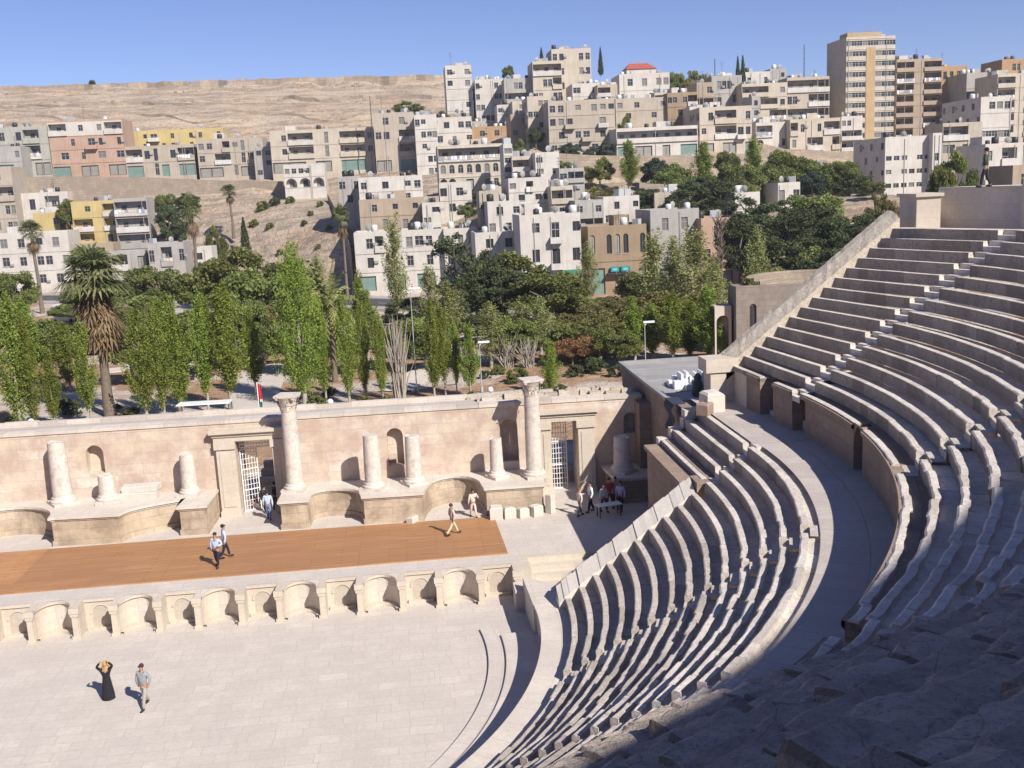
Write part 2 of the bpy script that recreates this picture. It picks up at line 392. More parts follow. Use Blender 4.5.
# plain courses and steps at the right end
b = MB()
xe = xs[-1]+.16
for q in range(5): b.box(xe+.55, 24.2, 5.2-5.38+q*.46, 8.0-5.38, -.1 if q == 0 else .3*q, .3*(q+1)-(.004 if q == 4 else 0))
b.box(xe, xe+.55, 0, 2.4, 0, 1.496)
b.build('end_steps', M['cream'], pul)

# ---- seating ------------------------------------------------------------------
def nz(x, y, z=0., s=1.): return noise.noise(Vector((x*s, y*s, z*s)))
def pt(c, r, a): return np.array([c[0]+r*math.cos(a), c[1]+r*math.sin(a)])

def seat_strip(mb, path, depth, z0, z1, wear, rnd, back=.25, endcaps=(True, True), rise=None):
    """path: list of (xy front edge, outward normal, s).  Riser z0..z1 then tread of given depth. Blocks of random length, worn edges."""
    S = [p[2] for p in path]
    # block joints
    joints = []; s = S[0]+rnd.uniform(.3, 1.2)
    while s < S[-1]-.25: joints.append(s); s += rnd.uniform(.75, 1.9)
    st = sorted(set([float(q) for q in np.arange(S[0], S[-1], .2)]+[S[-1]]+[j+d for j in joints for d in (-.045, 0, .045)]))
    st = [s for s in st if S[0] <= s <= S[-1]]
    px = [p[0][0] for p in path]; py = [p[0][1] for p in path]; nx = [p[1][0] for p in path]; ny = [p[1][1] for p in path]
    X = np.interp(st, S, px); Y = np.interp(st, S, py); NX = np.interp(st, S, nx); NY = np.interp(st, S, ny)
    cur = 0; off = (rnd.uniform(-1, 1), rnd.uniform(-1, 1), rnd.random()); rows = []; ff = []; tones = []; jset = set(joints)
    H = z1-z0
    for k, s in enumerate(st):
        w = wear(X[k], Y[k])
        if s in jset: off = (rnd.uniform(-1, 1), rnd.uniform(-1, 1), min(1, max(0, rnd.gauss(.5, .3))))
        g = .025*(1+w)*(2.2 if rise and rise(X[k], Y[k])[0] > .5 else 1) if s in jset else 0.0
        e = nz(X[k], Y[k], z1*3, 1.6)*.7+nz(X[k]+9, Y[k], z1*3, .5)*.5
        e2 = nz(X[k]-7, Y[k]+3, z1*3, .9)
        dr = off[0]*(.006+.04*w)+w*.06*e; dz = off[1]*(.004+.016*w)+w*.03*e2-g*.6
        ch = .012+w*(.022+.03*abs(e))
        prof = [(dr+.04*w, z0-.04), (dr+.01+w*.02, z0+H*.45), (dr-.008, z1-.06-.03*w+dz), (dr+.0, z1-ch+dz), (dr+ch*1.3, z1+dz),
                (dr+depth*.34, z1+dz+.012*e2*w), (dr+depth*.37, z1+dz-.17), (depth+back, z1-.17)]
        if rise:                                        # ruined, rubble-covered zone near the second walkway
            f, lift = rise(X[k], Y[k])
            if f > 0:
                zl0, zl1 = z0, z1+lift; hh = zl1-z0
                prof = [(0, z0-.04), (.02, z0+hh*.5), (.03, zl1-.10), (.05, zl1-.03), (.10, zl1), (depth*.5, zl1+.01), (depth*.8, zl1+.0), (depth+back, zl1-.05)] if f > .5 else [(a_, b_+lift*(0 if i_ == 0 else (.4 if i_ == 1 else 1))) for i_, (a_, b_) in enumerate(prof)]
                pr2 = []
                for i_, (a_, b_) in enumerate(prof):
                    x_, y_ = X[k]+NX[k]*a_, Y[k]+NY[k]*a_
                    n1 = nz(x_, y_, b_, .4)*.08+nz(x_+5, y_, b_, 1.7)*.05+nz(x_, y_+8, b_, 4.5)*.045
                    bl = (off[0]*.11+(.12 if off[2] > .85 else 0), off[1]*.07+(.10 if off[2] > .8 else -.08 if off[2] < .15 else 0))
                    n2 = nz(x_+40, y_, b_, .8)*.06+nz(x_, y_-30, b_, 2.6)*.09+nz(x_, y_-3, b_, 6)*.04
                    pr2.append((a_+f*(n2+bl[0])*(1 if i_ < 5 else .4), b_+f*(n1+bl[1]-(.09 if s in jset else 0))))
                prof = pr2
        rows.append([(X[k]+NX[k]*p, Y[k]+NY[k]*p, z) for p, z in prof]); tones.append(0. if s in jset else off[2]); ff.append(1 if rise and rise(X[k], Y[k])[0] > .5 else 0)
    L = [0, .2, .4, .45, .5, .8, .9, 1.1]
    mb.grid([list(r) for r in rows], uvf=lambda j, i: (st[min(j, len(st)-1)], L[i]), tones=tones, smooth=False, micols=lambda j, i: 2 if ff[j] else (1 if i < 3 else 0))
    # grid winds (row j, col i): fine for two-sided stone.  End faces
    for end, r, on in ((0, rows[0], endcaps[0]), (1, rows[-1], endcaps[1])):
        if not on: continue
        a, bb = r[0], r[-1]; low = (bb[0], bb[1], a[2])
        zl = a[2]-.03
        for p_, q_ in zip(r[2:], r[3:]):
            if math.hypot(p_[0]-q_[0], p_[1]-q_[1]) > 1e-4: mb.face([(p_[0], p_[1], zl), (q_[0], q_[1], zl), q_, p_], tone=.6)
        mb.face([r[0], (r[2][0], r[2][1], zl), r[2], r[1]], tone=.6)

def wear_low(x, y):
    a = math.degrees(math.atan2(y, x)); return min(1., max(.03, (-a-6)/16))
def wear_up(x, y):
    a = math.degrees(math.atan2(y, x)); return min(1.3, max(.03, (-a-4)/22)) if a > -150 else 1.

def arc(c, r, a0, a1, step=.42):
    n = max(3, int(abs(R(a1-a0))*r/step)); out = []
    for i in range(n+1):
        a = R(a0+(a1-a0)*i/n); p = pt(c, r, a); out.append((p, np.array([math.cos(a), math.sin(a)]), R(a)*0+r*R(a0+(a1-a0)*i/n)))
    return out
def monot(path):
    s = 0; out = []
    for i, (p, n, _) in enumerate(path):
        if i: s += float(np.linalg.norm(p-path[i-1][0]))
        out.append((p, n, s))
    return out

NL = 14; HS = .475; ZP = 1.535
def lowrow(k): return (np.array([-.1-1.1*(k-1)/13, -.4*(k-1)/13]), 18.9+(k-1)*(28.1-18.9)/13, ZP+k*HS)
STAIR_L = [-20.5, -43, -66, -90, -114, -137, -160]; HWL = 1.15       # half width in degrees
low = empty('lower_seating', 'sunlit lower half-round block of fourteen stone seat rows', 'seating', (0, -20, 0))
low_inv = (0, 20, 0)
def child(mb, name, mat, par, shift=(0, 0, 0)):
    mb.v = [(p[0]-par.location.x, p[1]-par.location.y, p[2]-par.location.z) for p in mb.v]
    return mb.build(name, mat, par)
for k in range(1, NL+1):
    rnd = random.Random(100+k); c, r, z = lowrow(k); cn, rn, zn = lowrow(min(k+1, NL+1)); d = rn-r if k < NL else 0.75
    mb = MB(); segs = []; lim = 1.2
    edges = [-178]+sorted(STAIR_L)+[lim]
    hw = math.degrees(.46/r)
    for i in range(len(edges)-1):
        a0 = edges[i]+(hw if i else 0); a1 = edges[i+1]-(hw if i < len(edges)-2 else 0)
        pth = monot(arc(c, r, a0, a1))
        seat_strip(mb, pth, d, z-HS, z, wear_low, rnd)
    if k >= 11:
        xx = c[0]+r; pth = monot([(np.array([xx, .85+t*(8.0-.85)/16]), np.array([1., 0.]), 0) for t in range(17)])
        seat_strip(mb, pth, d, z-HS, z, wear_low, rnd)
    child(mb, 'seat_row', [M['seat'] if k > 9 else M['seat_old'], M['riser_shade']], low)
def stair(par, rowf, ks, az, half_m, mat, n_end=None, straight=None):
    mb = MB()
    for k in ks:
        c, r, z = rowf(k); c2, r2, _ = rowf(k+1); h = z-rowf(k-1)[2]; d = (r2+c2[0]-c[0]*1.0-r) if False else r2-r
        hw = half_m/r+.002
        A = [R(az)-hw, R(az), R(az)+hw]
        prof = [(0, z-h-.2), (0, z-h*.55), (d*.42, z-h*.55), (d*.42, z-.05), (d+.2, z-.05)]
        j = random.Random(k*7+int(az)).uniform(-.03, .03)
        rows = [[(*pt(c, r+p+(j if 0 < q < 3 else 0), a), zz-.008) for q, (p, zz) in enumerate(prof)] for a in A]
        mb.grid(rows, smooth=False, tones=[.7, .7, .7])
    child(mb, 'stairway', mat, par)
for az in STAIR_L: stair(low, lowrow, range(1, NL+1), az, .47, M['seat_old'])
# stair between straight part and the arc (rows 11-14)
mb = MB()
for k in range(11, 15):
    c, r, z = lowrow(k); d = lowrow(k+1)[1]-r; xx = c[0]+r
    mb.box(xx+.0, xx+d+.2, .1, .86, z-HS-.02, z-HS/2); mb.box(xx+d/2, xx+d+.2, .1, .86, z-HS/2, z-.01)
child(mb, 'stairway', M['seat'], low)
# podium walk at the foot + podium wall
mb = MB()
n = 260
for i in range(n):
    a, e = R(-178+181.5*i/n), R(-178+181.5*(i+1)/n)
    p = lambda r, t, z: (r*math.cos(t), r*math.sin(t), z)
    mb.face([p(17.55, a, ZP), p(19.1, a, ZP), p(19.1, e, ZP), p(17.55, e, ZP)], uv=[(17*a, 0), (17*a, 1.5), (17*e, 1.5), (17*e, 0)])
    mb.face([p(17.55, a, ZP-.16), p(17.55, e, ZP-.16), p(17.55, e, ZP), p(17.55, a, ZP)], uv=[(17*a, 0), (17*e, 0), (17*e, .2), (17*a, .2)])
    mb.face([p(17.65, a, ZP-.16), p(17.65, e, ZP-.16), p(17.55, e, ZP-.16), p(17.55, a, ZP-.16)])
    mb.face([p(17.65, a, -.1), p(17.65, e, -.1), p(17.65, e, ZP-.16), p(17.65, a, ZP-.16)], uv=[(17*a, 0), (17*e, 0), (17*e, 1.4), (17*a, 1.4)])
child(mb, 'podium', M['pale'], low)
mb = MB(); mb.prism([(17.5, 1.06), (19.6, .7), (19.2, 3.0), (17.4, 4.4)], -.1, ZP-.002); mb.box(17.0, 17.5, 4.0, 5.2, -.1, 1.0)
child(mb, 'podium_end', M['pale'], low)
# sloping end wall of the lower block with its coping, and the moulded return wall
mb = MB()
def slopewall(mb, x0, z0, x1, z1, ya, yb, zb, n=16):
    for i in range(n):
        xa, xb = x0+(x1-x0)*i/n, x0+(x1-x0)*(i+1)/n; za, zb_ = z0+(z1-z0)*i/n, z0+(z1-z0)*(i+1)/n
        j = random.Random(i+int(z0*10)).uniform(-.05, .05); t = random.Random(i*3+1).uniform(.3, .9)
        za, zb_ = za-.0, zb_-.0; tl = .44  # top tilted towards the seats to catch more sun
        mb.face([(xa, ya, za+j), (xb, ya, zb_+j), (xb, yb, zb_+j+tl), (xa, yb, za+j+tl)], uv=[(xa, ya), (xb, ya), (xb, yb), (xa, yb)], tone=t)
        mb.face([(xb, yb, zb), (xa, yb, zb), (xa, yb, za+j+tl), (xb, yb, zb_+j+tl)], tone=t)
        mb.face([(xa, ya, zb), (xb, ya, zb), (xb, ya, zb_+j), (xa, ya, za+j)], tone=t)
        mb.face([(xb, ya, zb_+j), (xb, yb, zb_+j), (xb, yb, zb_-.3), (xb, ya, zb_-.3)])
    mb.face([(x0, yb, zb), (x0, ya, zb), (x0, ya, z0), (x0, yb, z0)]); mb.face([(x1, ya, zb), (x1, yb, zb), (x1, yb, z1), (x1, ya, z1)])
slopewall(mb, 18.55, 1.84, 24.62, 6.36, .35, 1.22, 0, 26)
child(mb, 'end_wall', M['brightened_stone'], low)
mb = MB()
mb.box(24.35, 26.2, 1.5, 8.1, 0, 6.3); 
mb.box(24.2, 25.25, 1.35, 8.2, 6.3, 6.5); mb.box(25.25, 26.1, 1.2, 8.2, 6.3, 6.78)
mb.box(24.7, 26.0, .35, 1.5, 6.3, 6.72)
child(mb, 'return_wall', M['brown'], low)
mb = MB()
mb.box(26.3, 28.5, 8.02, 8.7, 0, 8.15)
for k in range(11, 15):
    c, r, z = lowrow(k); mb.box(c[0]+r-.1, c[0]+r+.72, 8.0, 8.55, z-.6, z+.03)
child(mb, 'end_block', M['pale'], low)

# ---- walkway between the blocks
CM = np.array([-.9354, -.3651]); Z14 = 8.18; RB = 30.7662; DM = .727; ZB = 10.03; HM = .467
mb = MB(); n = 240
c14, r14, _ = lowrow(14)
for i in range(n):
    a, e = R(-178+180*i/n), R(-178+180*(i+1)/n)
    A = [(*pt(c14, r14+.6, t), Z14) for t in (a, e)]; B_ = [(*pt(CM, RB+2.6, t), Z14) for t in (a, e)]
    mb.face([A[0], B_[0], B_[1], A[1]], uv=[(28*a, 0), (28*a, 3), (28*e, 3), (28*e, 0)])
mb.face([(27.3, .6, Z14), (32.3, .6, Z14), (32.3, 10.8, Z14), (27.3, 10.8, Z14)])
struct(mb.build('walkway', M['walk']))

# ---- wall behind the walkway with its doorways
NM = 16
def uprow(k): return (CM, RB+DM*k, ZB+HM*k)
def upend(k): return np.array([29.2+.60*k, 9.4])
bal = empty('walkway_wall', 'tall shaded curved wall with doorways below the upper seats', 'wall', (30, 0, Z14))
def uppath(k, r_off=0, a0=-178, a1=4.4, y_end=None):
    c, r, z = uprow(k); P = arc(c, r+r_off, a0, a1); return P
def straight(k, ya, yb, off=0, n=10):
    c, r, z = uprow(k); A = pt(c, r, R(4.4)); E = upend(k); t = (E-A)/np.linalg.norm(E-A); nn = np.array([t[1], -t[0]])
    out = []
    for i in range(n+1):
        y = ya+(yb-ya)*i/n; f = (y-A[1])/(E[1]-A[1]); out.append((A+(E-A)*f+nn*off, nn, 0))
    return monot(out)
def wallpanel(mb, path, z0, z1, inset=0.):
    """face + 8 cm cornice + thickness at the ends"""
    for i in range(len(path)-1):
        (p, n, s), (q, m, s2) = path[i], path[i+1]
        f = lambda P, N, o, z: (P[0]+N[0]*o, P[1]+N[1]*o, z)
        uv = lambda za, zb: [(s, za), (s2, za), (s2, zb), (s, zb)]
        mb.face([f(p, n, 0, z0), f(q, m, 0, z0), f(q, m, 0, z1-.22), f(p, n, 0, z1-.22)], uv=uv(z0, z1-.22))
        mb.face([f(p, n, 0, z1-.22), f(q, m, 0, z1-.22), f(q, m, -.09, z1-.14), f(p, n, -.09, z1-.14)])
        mb.face([f(p, n, -.09, z1-.14), f(q, m, -.09, z1-.14), f(q, m, -.09, z1), f(p, n, -.09, z1)])
        mb.face([f(p, n, -.09, z1), f(q, m, -.09, z1), f(q, m, .85, z1-.02), f(p, n, .85, z1-.02)], uv=[(s, 0), (s2, 0), (s2, .9), (s, .9)])
    for (p, n, s) in (path[0], path[-1]):
        mb.face([(p[0], p[1], z0), (p[0]+n[0]*2.6, p[1]+n[1]*2.6, z0), (p[0]+n[0]*2.6, p[1]+n[1]*2.6, z1-.01), (p[0], p[1], z1-.01)])
az_of = lambda y: math.degrees(math.asin((y-CM[1])/RB))
doorsA = [az_of(-5.35), az_of(-4.2)]
openings = [(-43.9, -42.1), (-66.9, -65.1), (-90.9, -89.1), (-114.9, -113.1), (-137.9, -136.1)]
segs = []; last = -178
for a, e in sorted(openings): segs.append((last, a)); last = e
segs += [(last, doorsA[0]), (doorsA[1], az_of(1.15))]
for a, e in segs:
    mb = MB(); wallpanel(mb, monot(arc(CM, RB, a, e)), Z14-.05, ZB-.06); child(mb, 'wall_section', M['brown'], bal)
for ya, yb in ((2.45, 4.45), (5.95, 7.4)):
    mb = MB(); wallpanel(mb, straight(0, ya, yb), Z14-.05, ZB-.06); child(mb, 'wall_section', M['brown'], bal)
# door recess backs and ceilings
mb = MB()
back = monot(arc(CM, RB+2.55, -178, 4.4)); 
for i in range(len(back)-1):
    p, q = back[i][0], back[i+1][0]; mb.face([(*p, Z14-.05), (*q, Z14-.05), (*q, ZB+.4), (*p, ZB+.4)])
    n1, n2 = back[i][1], back[i+1][1]
    mb.face([(*(p-n1*1.95), ZB-.06), (*(q-n2*1.95), ZB-.06), (*q, ZB-.06), (*p, ZB-.06)])
mb.face([(32.2, 2, Z14), (31.9, 7.6, Z14), (31.9, 7.6, ZB+.4), (32.2, 2, ZB+.4)])
mb.face([(30.4, 2, ZB-.06), (32.2, 2, ZB-.06), (31.9, 7.6, ZB-.06), (30.1, 7.6, ZB-.06)])
# arched head of the curved doorway and its steps
a0, a1 = doorsA
for t in range(12):
    f0, f1 = t/12, (t+1)/12; zz = lambda f: ZB-.75+.7*math.sqrt(max(0, 1-(2*f-1)**2))
    P0, P1 = pt(CM, RB+.02, R(a0+(a1-a0)*f0)), pt(CM, RB+.02, R(a0+(a1-a0)*f1))
    Q0, Q1 = pt(CM, RB+1.6, R(a0+(a1-a0)*f0)), pt(CM, RB+1.6, R(a0+(a1-a0)*f1))
    mb.face([(*P0, zz(f0)), (*P1, zz(f1)), (*P1, ZB+.02), (*P0, ZB+.02)]); mb.face([(*P0, zz(f0)), (*P1, zz(f1)), (*Q1, zz(f1)), (*Q0, zz(f0))])
child(mb, 'doorway_lining', M['brown'], bal)
mb = MB()
for q in range(4): mb.box(30.2+q*.38, 32.2, 1.15, 2.45, Z14-.02, Z14+.44*(q+1))
child(mb, 'steps', M['pale'], bal)
mb = MB()
for q in range(3): mb.box(29.9+q*.5, 32, 4.55, 5.9, Z14-.02, Z14+.22*(q+1))
child(mb, 'steps', M['pale'], bal)

# ---- upper block
def ss(a, b, x): t = min(1, max(0, (x-a)/(b-a))); return t*t*(3-2*t)
def ruin(k):
    def f(x, y):
        a = math.degrees(math.atan2(y-CM[1], x-CM[0])); d = math.hypot(x-CAM[0], y-CAM[1])
        t = ss(-41, -52, a)*(1-ss(-112, -122, a)); lift = ss(-45, -57, a)*(1-ss(-112, -122, a))*(.95-.045*max(0, k-2))
        near = ss(17, 11, d) if a > -60 else 1
        return max(t, near*.9*ss(5, 9, k) if a < -25 else 0), lift
    return f
upb = empty('upper_seating', 'shaded upper half-round block of worn stone seat rows behind the walkway', 'seating', (34, -10, ZB))
STAIR_U = [-19.2, -43, -66, -90, -114, -137, -160]
for k in range(0, NM+1):
    rnd = random.Random(300+k); c, r, z = uprow(k); mb = MB()
    hw = math.degrees(.55/r); edges = [-178]+[q for q in sorted(STAIR_U) if not -100 < q < -30]+[3.85]
    if k > 14: edges = edges[:-2]+[-24.0]
    d = DM if k < NM else 2.3; d = 2.4 if k == 14 else d
    for i in range(len(edges)-1):
        a0 = edges[i]+(hw if i else 0); a1 = edges[i+1]-(hw if i < len(edges)-2 else 0)
        parts = [(a0, a1)]
        if k == 0:                                   # the first tread opens over the arched doorway
            parts = []; lo = a0
            for oa, oe in sorted(openings+[tuple(doorsA)]):
                if a0 < oa < a1 or a0 < oe < a1:
                    if oa > lo: parts.append((lo, oa))
                    lo = max(lo, oe)
            if lo < a1: parts.append((lo, a1))
        for p0, p1 in parts:
            if p1-p0 < .4: continue
            seat_strip(mb, monot(arc(c, r, p0, p1)), d, z-(.2 if k == 0 else HM), z, wear_up, rnd, rise=ruin(k))
    ya = pt(c, r, R(4.4))[1]+.62
    if k == 0:
        for y0, y1 in ((2.45, 4.45), (5.95, 9.4)): seat_strip(mb, straight(0, y0, y1), d, z-.2, z, wear_up, rnd)
    elif k < 15: seat_strip(mb, straight(k, ya, 9.4), d if k < 14 else 2.2, z-HM, z, wear_up, rnd)
    child(mb, 'seat_row', [M['seat'], M['riser_shade'], M['rock']], upb)
for az in STAIR_U:
    if not -100 < az < -30: stair(upb, uprow, range(0, 15 if az > -30 else NM+1), az, .56, M['seat_old'])
mb = MB()
for k in range(0, 15):
    c, r, z = uprow(k); A = pt(c, r, R(3.85)); B0 = straight(k, A[1], pt(c, r, R(4.4))[1]+.62, n=2)
    for (p, n, s), (q, m, s2) in zip(B0[:-1], B0[1:]):
        f = lambda P, N, o, zz: (P[0]+N[0]*o, P[1]+N[1]*o, zz)
        h = HM; d = DM
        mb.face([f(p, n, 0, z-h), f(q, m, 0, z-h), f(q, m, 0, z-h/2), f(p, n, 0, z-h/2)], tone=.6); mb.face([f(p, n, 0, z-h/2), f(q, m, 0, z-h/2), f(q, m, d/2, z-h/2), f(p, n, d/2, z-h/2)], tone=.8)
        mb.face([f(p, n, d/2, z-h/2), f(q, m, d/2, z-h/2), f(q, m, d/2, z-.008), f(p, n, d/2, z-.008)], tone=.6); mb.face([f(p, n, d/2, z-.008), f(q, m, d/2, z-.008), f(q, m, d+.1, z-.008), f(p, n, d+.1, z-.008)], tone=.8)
child(mb, 'stairway', M['seat'], upb)
# rough sloping end wall
mb = MB(); N = 40
for i in range(N):
    k0, k1 = -.3+15.2*i/N, -.3+15.2*(i+1)/N
    def P(k, y, lift, j=0): return (29.05+.60*k, y, ZB+HM*k+lift+.05*nz(k*3, y*2))
    ys = [9.38, 9.8, 10.3, 10.8]; lf = [.05, .22, .42, .46]
    for q in range(3):
        mb.face([P(k0, ys[q], lf[q]), P(k1, ys[q], lf[q]), P(k1, ys[q+1], lf[q+1]), P(k0, ys[q+1], lf[q+1])], tone=.5+.5*nz(k0*2, q*5))
    a, b2 = P(k0, 10.8, .46), P(k1, 10.8, .46)
    mb.face([(b2[0], 10.8, 0), (a[0], 10.8, 0), a, b2]); 
    a, b2 = P(k0, 9.38, .1), P(k1, 9.38, .1)
    mb.face([(a[0], 9.38, a[2]-.7), (b2[0], 9.38, b2[2]-.7), b2, a])
a, b2 = P(-.3, 9.38, .1), P(-.3, 10.8, .46); mb.face([(a[0], 10.8, 0), (a[0], 9.38, 0), a, b2])
child(mb, 'end_wall', M['rubble'], upb)
# pier at the end of the walkway
mb = MB(); mb.box(28.0, 29.3, 7.4, 9.36, Z14-.1, 9.55); mb.box(27.85, 29.45, 9.37, 10.6, Z14-.1, 9.78); mb.box(27.7, 29.5, 9.3, 10.75, 9.78, 10.42)
mb.v = [(p[0], p[1], p[2]) for p in mb.v]
mb2 = MB(); mb2.box(28.05, 29.35, 9.38, 10.6, Z14-.1, 9.72); mb2.box(27.8, 29.48, 9.28, 10.75, 9.72, 10.42); mb2.box(29.28, 30.9, 7.42, 9.36, Z14-.1, ZB-.21)
child(mb2, 'end_pier', M['cream'], upb)

# ---- second walkway wall (man stands on it), and the top block of seats behind the photographer
tw = empty('terrace_wall', 'pale plastered terrace wall with end pier above the top seats', 'wall', (40, 6, 16.5))
mb = MB()
zt = 18.22
mb.prism([(38.9, 9.45), (40.05, 9.2), (40.6, 11.8), (39.3, 12.1)], 14, zt-.16); mb.prism([(38.8, 9.33), (40.15, 9.07), (40.75, 11.9), (39.2, 12.25)], zt-.16, zt, bottom=True)
child(mb, 'pier', M['cream'], tw)
mb = MB()
mb.prism([(41.15, 9.4), (42.4, 3.9), (43.6, 4.2), (42.4, 9.9), (40.6, 10.5)], 14, zt+.1); mb.prism([(41.03, 9.45), (42.3, 3.8), (43.7, 4.1), (42.5, 10.0), (40.68, 10.6)], zt+.1, zt+.24, bottom=True)
child(mb, 'panel', M['pale'], tw)
mb = MB(); mb.prism([(41.3, 2.9), (43.2, 2.9), (43.4, 4.05), (41.15, 4.05)], 14, zt+.34)
child(mb, 'pier', M['cream'], tw)
mb = MB(); RW = RB+DM*NM+2.0
wallpanel(mb, monot(arc(CM, RW, -150, 3.2)), uprow(NM)[2]-.1, uprow(NM)[2]+2.2)
child(mb, 'panel', M['brown'], tw)
top = empty('top_seating', 'steep top block of stone seats behind the second walkway', 'seating', (30, -45, 19))
mb = MB()
zt0 = uprow(NM)[2]+2.2
for k in range(14):
    A = arc(CM, RW+.8+.62*k, -150, -6, .9)
    for i in range(len(A)-1):
        p, q = A[i][0], A[i+1][0]; n, m = A[i][1], A[i+1][1]; z = zt0+.5*(k+1)
        mb.face([(*p, z-.5), (*q, z-.5), (*q, z), (*p, z)], tone=random.random()); mb.face([(*p, z), (*q, z), (*(q+m*.64), z), (*(p+n*.64), z)], tone=random.random())
A = arc(CM, RW+.8+.62*14, -150, -6, .9); z = zt0+.5*14
for i in range(len(A)-1):
    p, q = A[i][0], A[i+1][0]; n, m = A[i][1], A[i+1][1]
    mb.face([(*p, z), (*q, z), (*q, z+2.9), (*p, z+2.9)]); mb.face([(*p, z+2.9), (*q, z+2.9), (*(q+m*.8), z+2.9), (*(p+n*.8), z+2.9)])
child(mb, 'seat_rows', M['seat'], top)
# ================================================================== STAGE BUILDING (local u,v frame, slightly turned)
RS = -0.03
sb = empty('stage_building_wall', 'long pink ashlar back wall of the stage with round-headed niches and two gateways', 'wall', (10, 0, 0), RS)
def S2W(u, v, z=0.): return (10+u*math.cos(RS)-v*math.sin(RS), u*math.sin(RS)+v*math.cos(RS), z)
def W2S(x, y): dx = x-10; return (dx*math.cos(-RS)-y*math.sin(-RS), dx*math.sin(-RS)+y*math.cos(-RS))
V0 = 17.75; ZT = 7.0; TH = 2.3
niches = [(-16.1, .48, 4.55, 6.2), (1.05, .47, 3.85, 6.1), (7.75, .5, 3.65, 6.2), (14.95, .38, 4.9, 6.15)]
doors = [(-8.1, -6.0, 6.0), (10.2, 11.8, 5.95)]
mb = MB()
def wallrect(u0, u1, z0, z1, v=V0): mb.face([(u0, v, z0), (u1, v, z0), (u1, v, z1), (u0, v, z1)], uv=[(u0, z0), (u1, z0), (u1, z1), (u0, z1)])
cuts = sorted([(n[0]-n[1], n[0]+n[1], 'n', n) for n in niches]+[(d[0], d[1], 'd', d) for d in doors])
U = -40
for a, e, kd, o in cuts:
    wallrect(U, a, 1.4, ZT); U = e
    if kd == 'd':
        wallrect(a, e, o[2], ZT)
        for uu in (a, e): mb.face([(uu, V0, 1.4), (uu, V0+TH, 1.4), (uu, V0+TH, o[2]), (uu, V0, o[2])])
        mb.face([(a, V0, o[2]), (e, V0, o[2]), (e, V0+TH, o[2]), (a, V0+TH, o[2])])
    else:
        c, r, z0, z1 = o; zs = z1-r; wallrect(a, e, 1.4, z0); D = .62
        arcp = [(c-r*math.cos(PI*t/12), zs+r*math.sin(PI*t/12)) for t in range(13)]
        for q in range(12):
            (ua, za), (ub, zb) = arcp[q], arcp[q+1]
            mb.face([(ua, V0, za), (ub, V0, zb), (ub, V0, ZT), (ua, V0, ZT)], uv=[(ua, za), (ub, zb), (ub, ZT), (ua, ZT)])
            mb.face([(ua, V0, za), (ub, V0, zb), (ub, V0+D, zb), (ua, V0+D, za)])
        mb.face([(c-r, V0, z0), (c-r, V0, zs), (c-r, V0+D, zs), (c-r, V0+D, z0)]); mb.face([(c+r, V0, z0), (c+r, V0, zs), (c+r, V0+D, zs), (c+r, V0+D, z0)])
        mb.face([(c-r, V0, z0), (c+r, V0, z0), (c+r, V0+D, z0), (c-r, V0+D, z0)])
        mb.face([(c-r, V0+D, z0), (c+r, V0+D, z0)]+[(u, V0+D, z) for u, z in reversed(arcp)])
UE = 15.7
wallrect(U, UE, 1.4, ZT)
mb.face([(-40, V0+TH, 1.4), (-40, V0+TH, ZT), (-8.1, V0+TH, ZT), (-8.1, V0+TH, 1.4)]); mb.face([(-6, V0+TH, 1.4), (-6, V0+TH, ZT), (10.2, V0+TH, ZT), (10.2, V0+TH, 1.4)]); mb.face([(11.8, V0+TH, 1.4), (11.8, V0+TH, ZT), (UE, V0+TH, ZT), (UE, V0+TH, 1.4)])
mb.face([(-8.1, V0+TH, 6), (-8.1, V0+TH, ZT), (-6, V0+TH, ZT), (-6, V0+TH, 6)]); mb.face([(10.2, V0+TH, 5.95), (10.2, V0+TH, ZT), (11.8, V0+TH, ZT), (11.8, V0+TH, 5.95)])
mb.face([(UE, V0, 1.4), (UE, V0+TH, 1.4), (UE, V0+TH, ZT), (UE, V0, ZT)])
mb.build('wall_face', M['wall'], sb)
# top course: coping stones of uneven height and a back parapet
mb = MB(); u = -40; rr = random.Random(4)
while u < UE-.3:
    l = min(rr.uniform(1.0, 2.6), UE-u); dz = rr.uniform(-.03, .05); t = rr.uniform(.2, .9)
    mb.box(u, u+l-.012, V0-.06, V0+.75, ZT, ZT+.2+dz, tone=t); u += l
mb.build('coping', M['pale'], sb)
mb = MB(); mb.box(-40, UE, V0+.755, V0+TH, ZT, ZT+.12); mb.build('wall_top', M['walk'], sb)
mb = MB(); u = -40
while u < 8:
    l = rr.uniform(1.2, 3.); mb.box(u, u+l-.01, V0+TH-.35, V0+TH, ZT+.121, ZT+.38+rr.uniform(-.04, .04), tone=rr.uniform(.2, .8)); u += l
mb.build('parapet', M['pale'], sb)
mb = MB()
for q in range(46):
    uu = rr.uniform(5.5, 15.3); vv = rr.uniform(V0+.9, V0+2.0); s = rr.uniform(.14, .42)
    mb.box(uu-s, uu+s, vv-s*.7, vv+s*.7, ZT+.1, ZT+.12+s*rr.uniform(.5, 1.1), tone=rr.random())
mb.build('loose_stones', M['rubble'], sb)
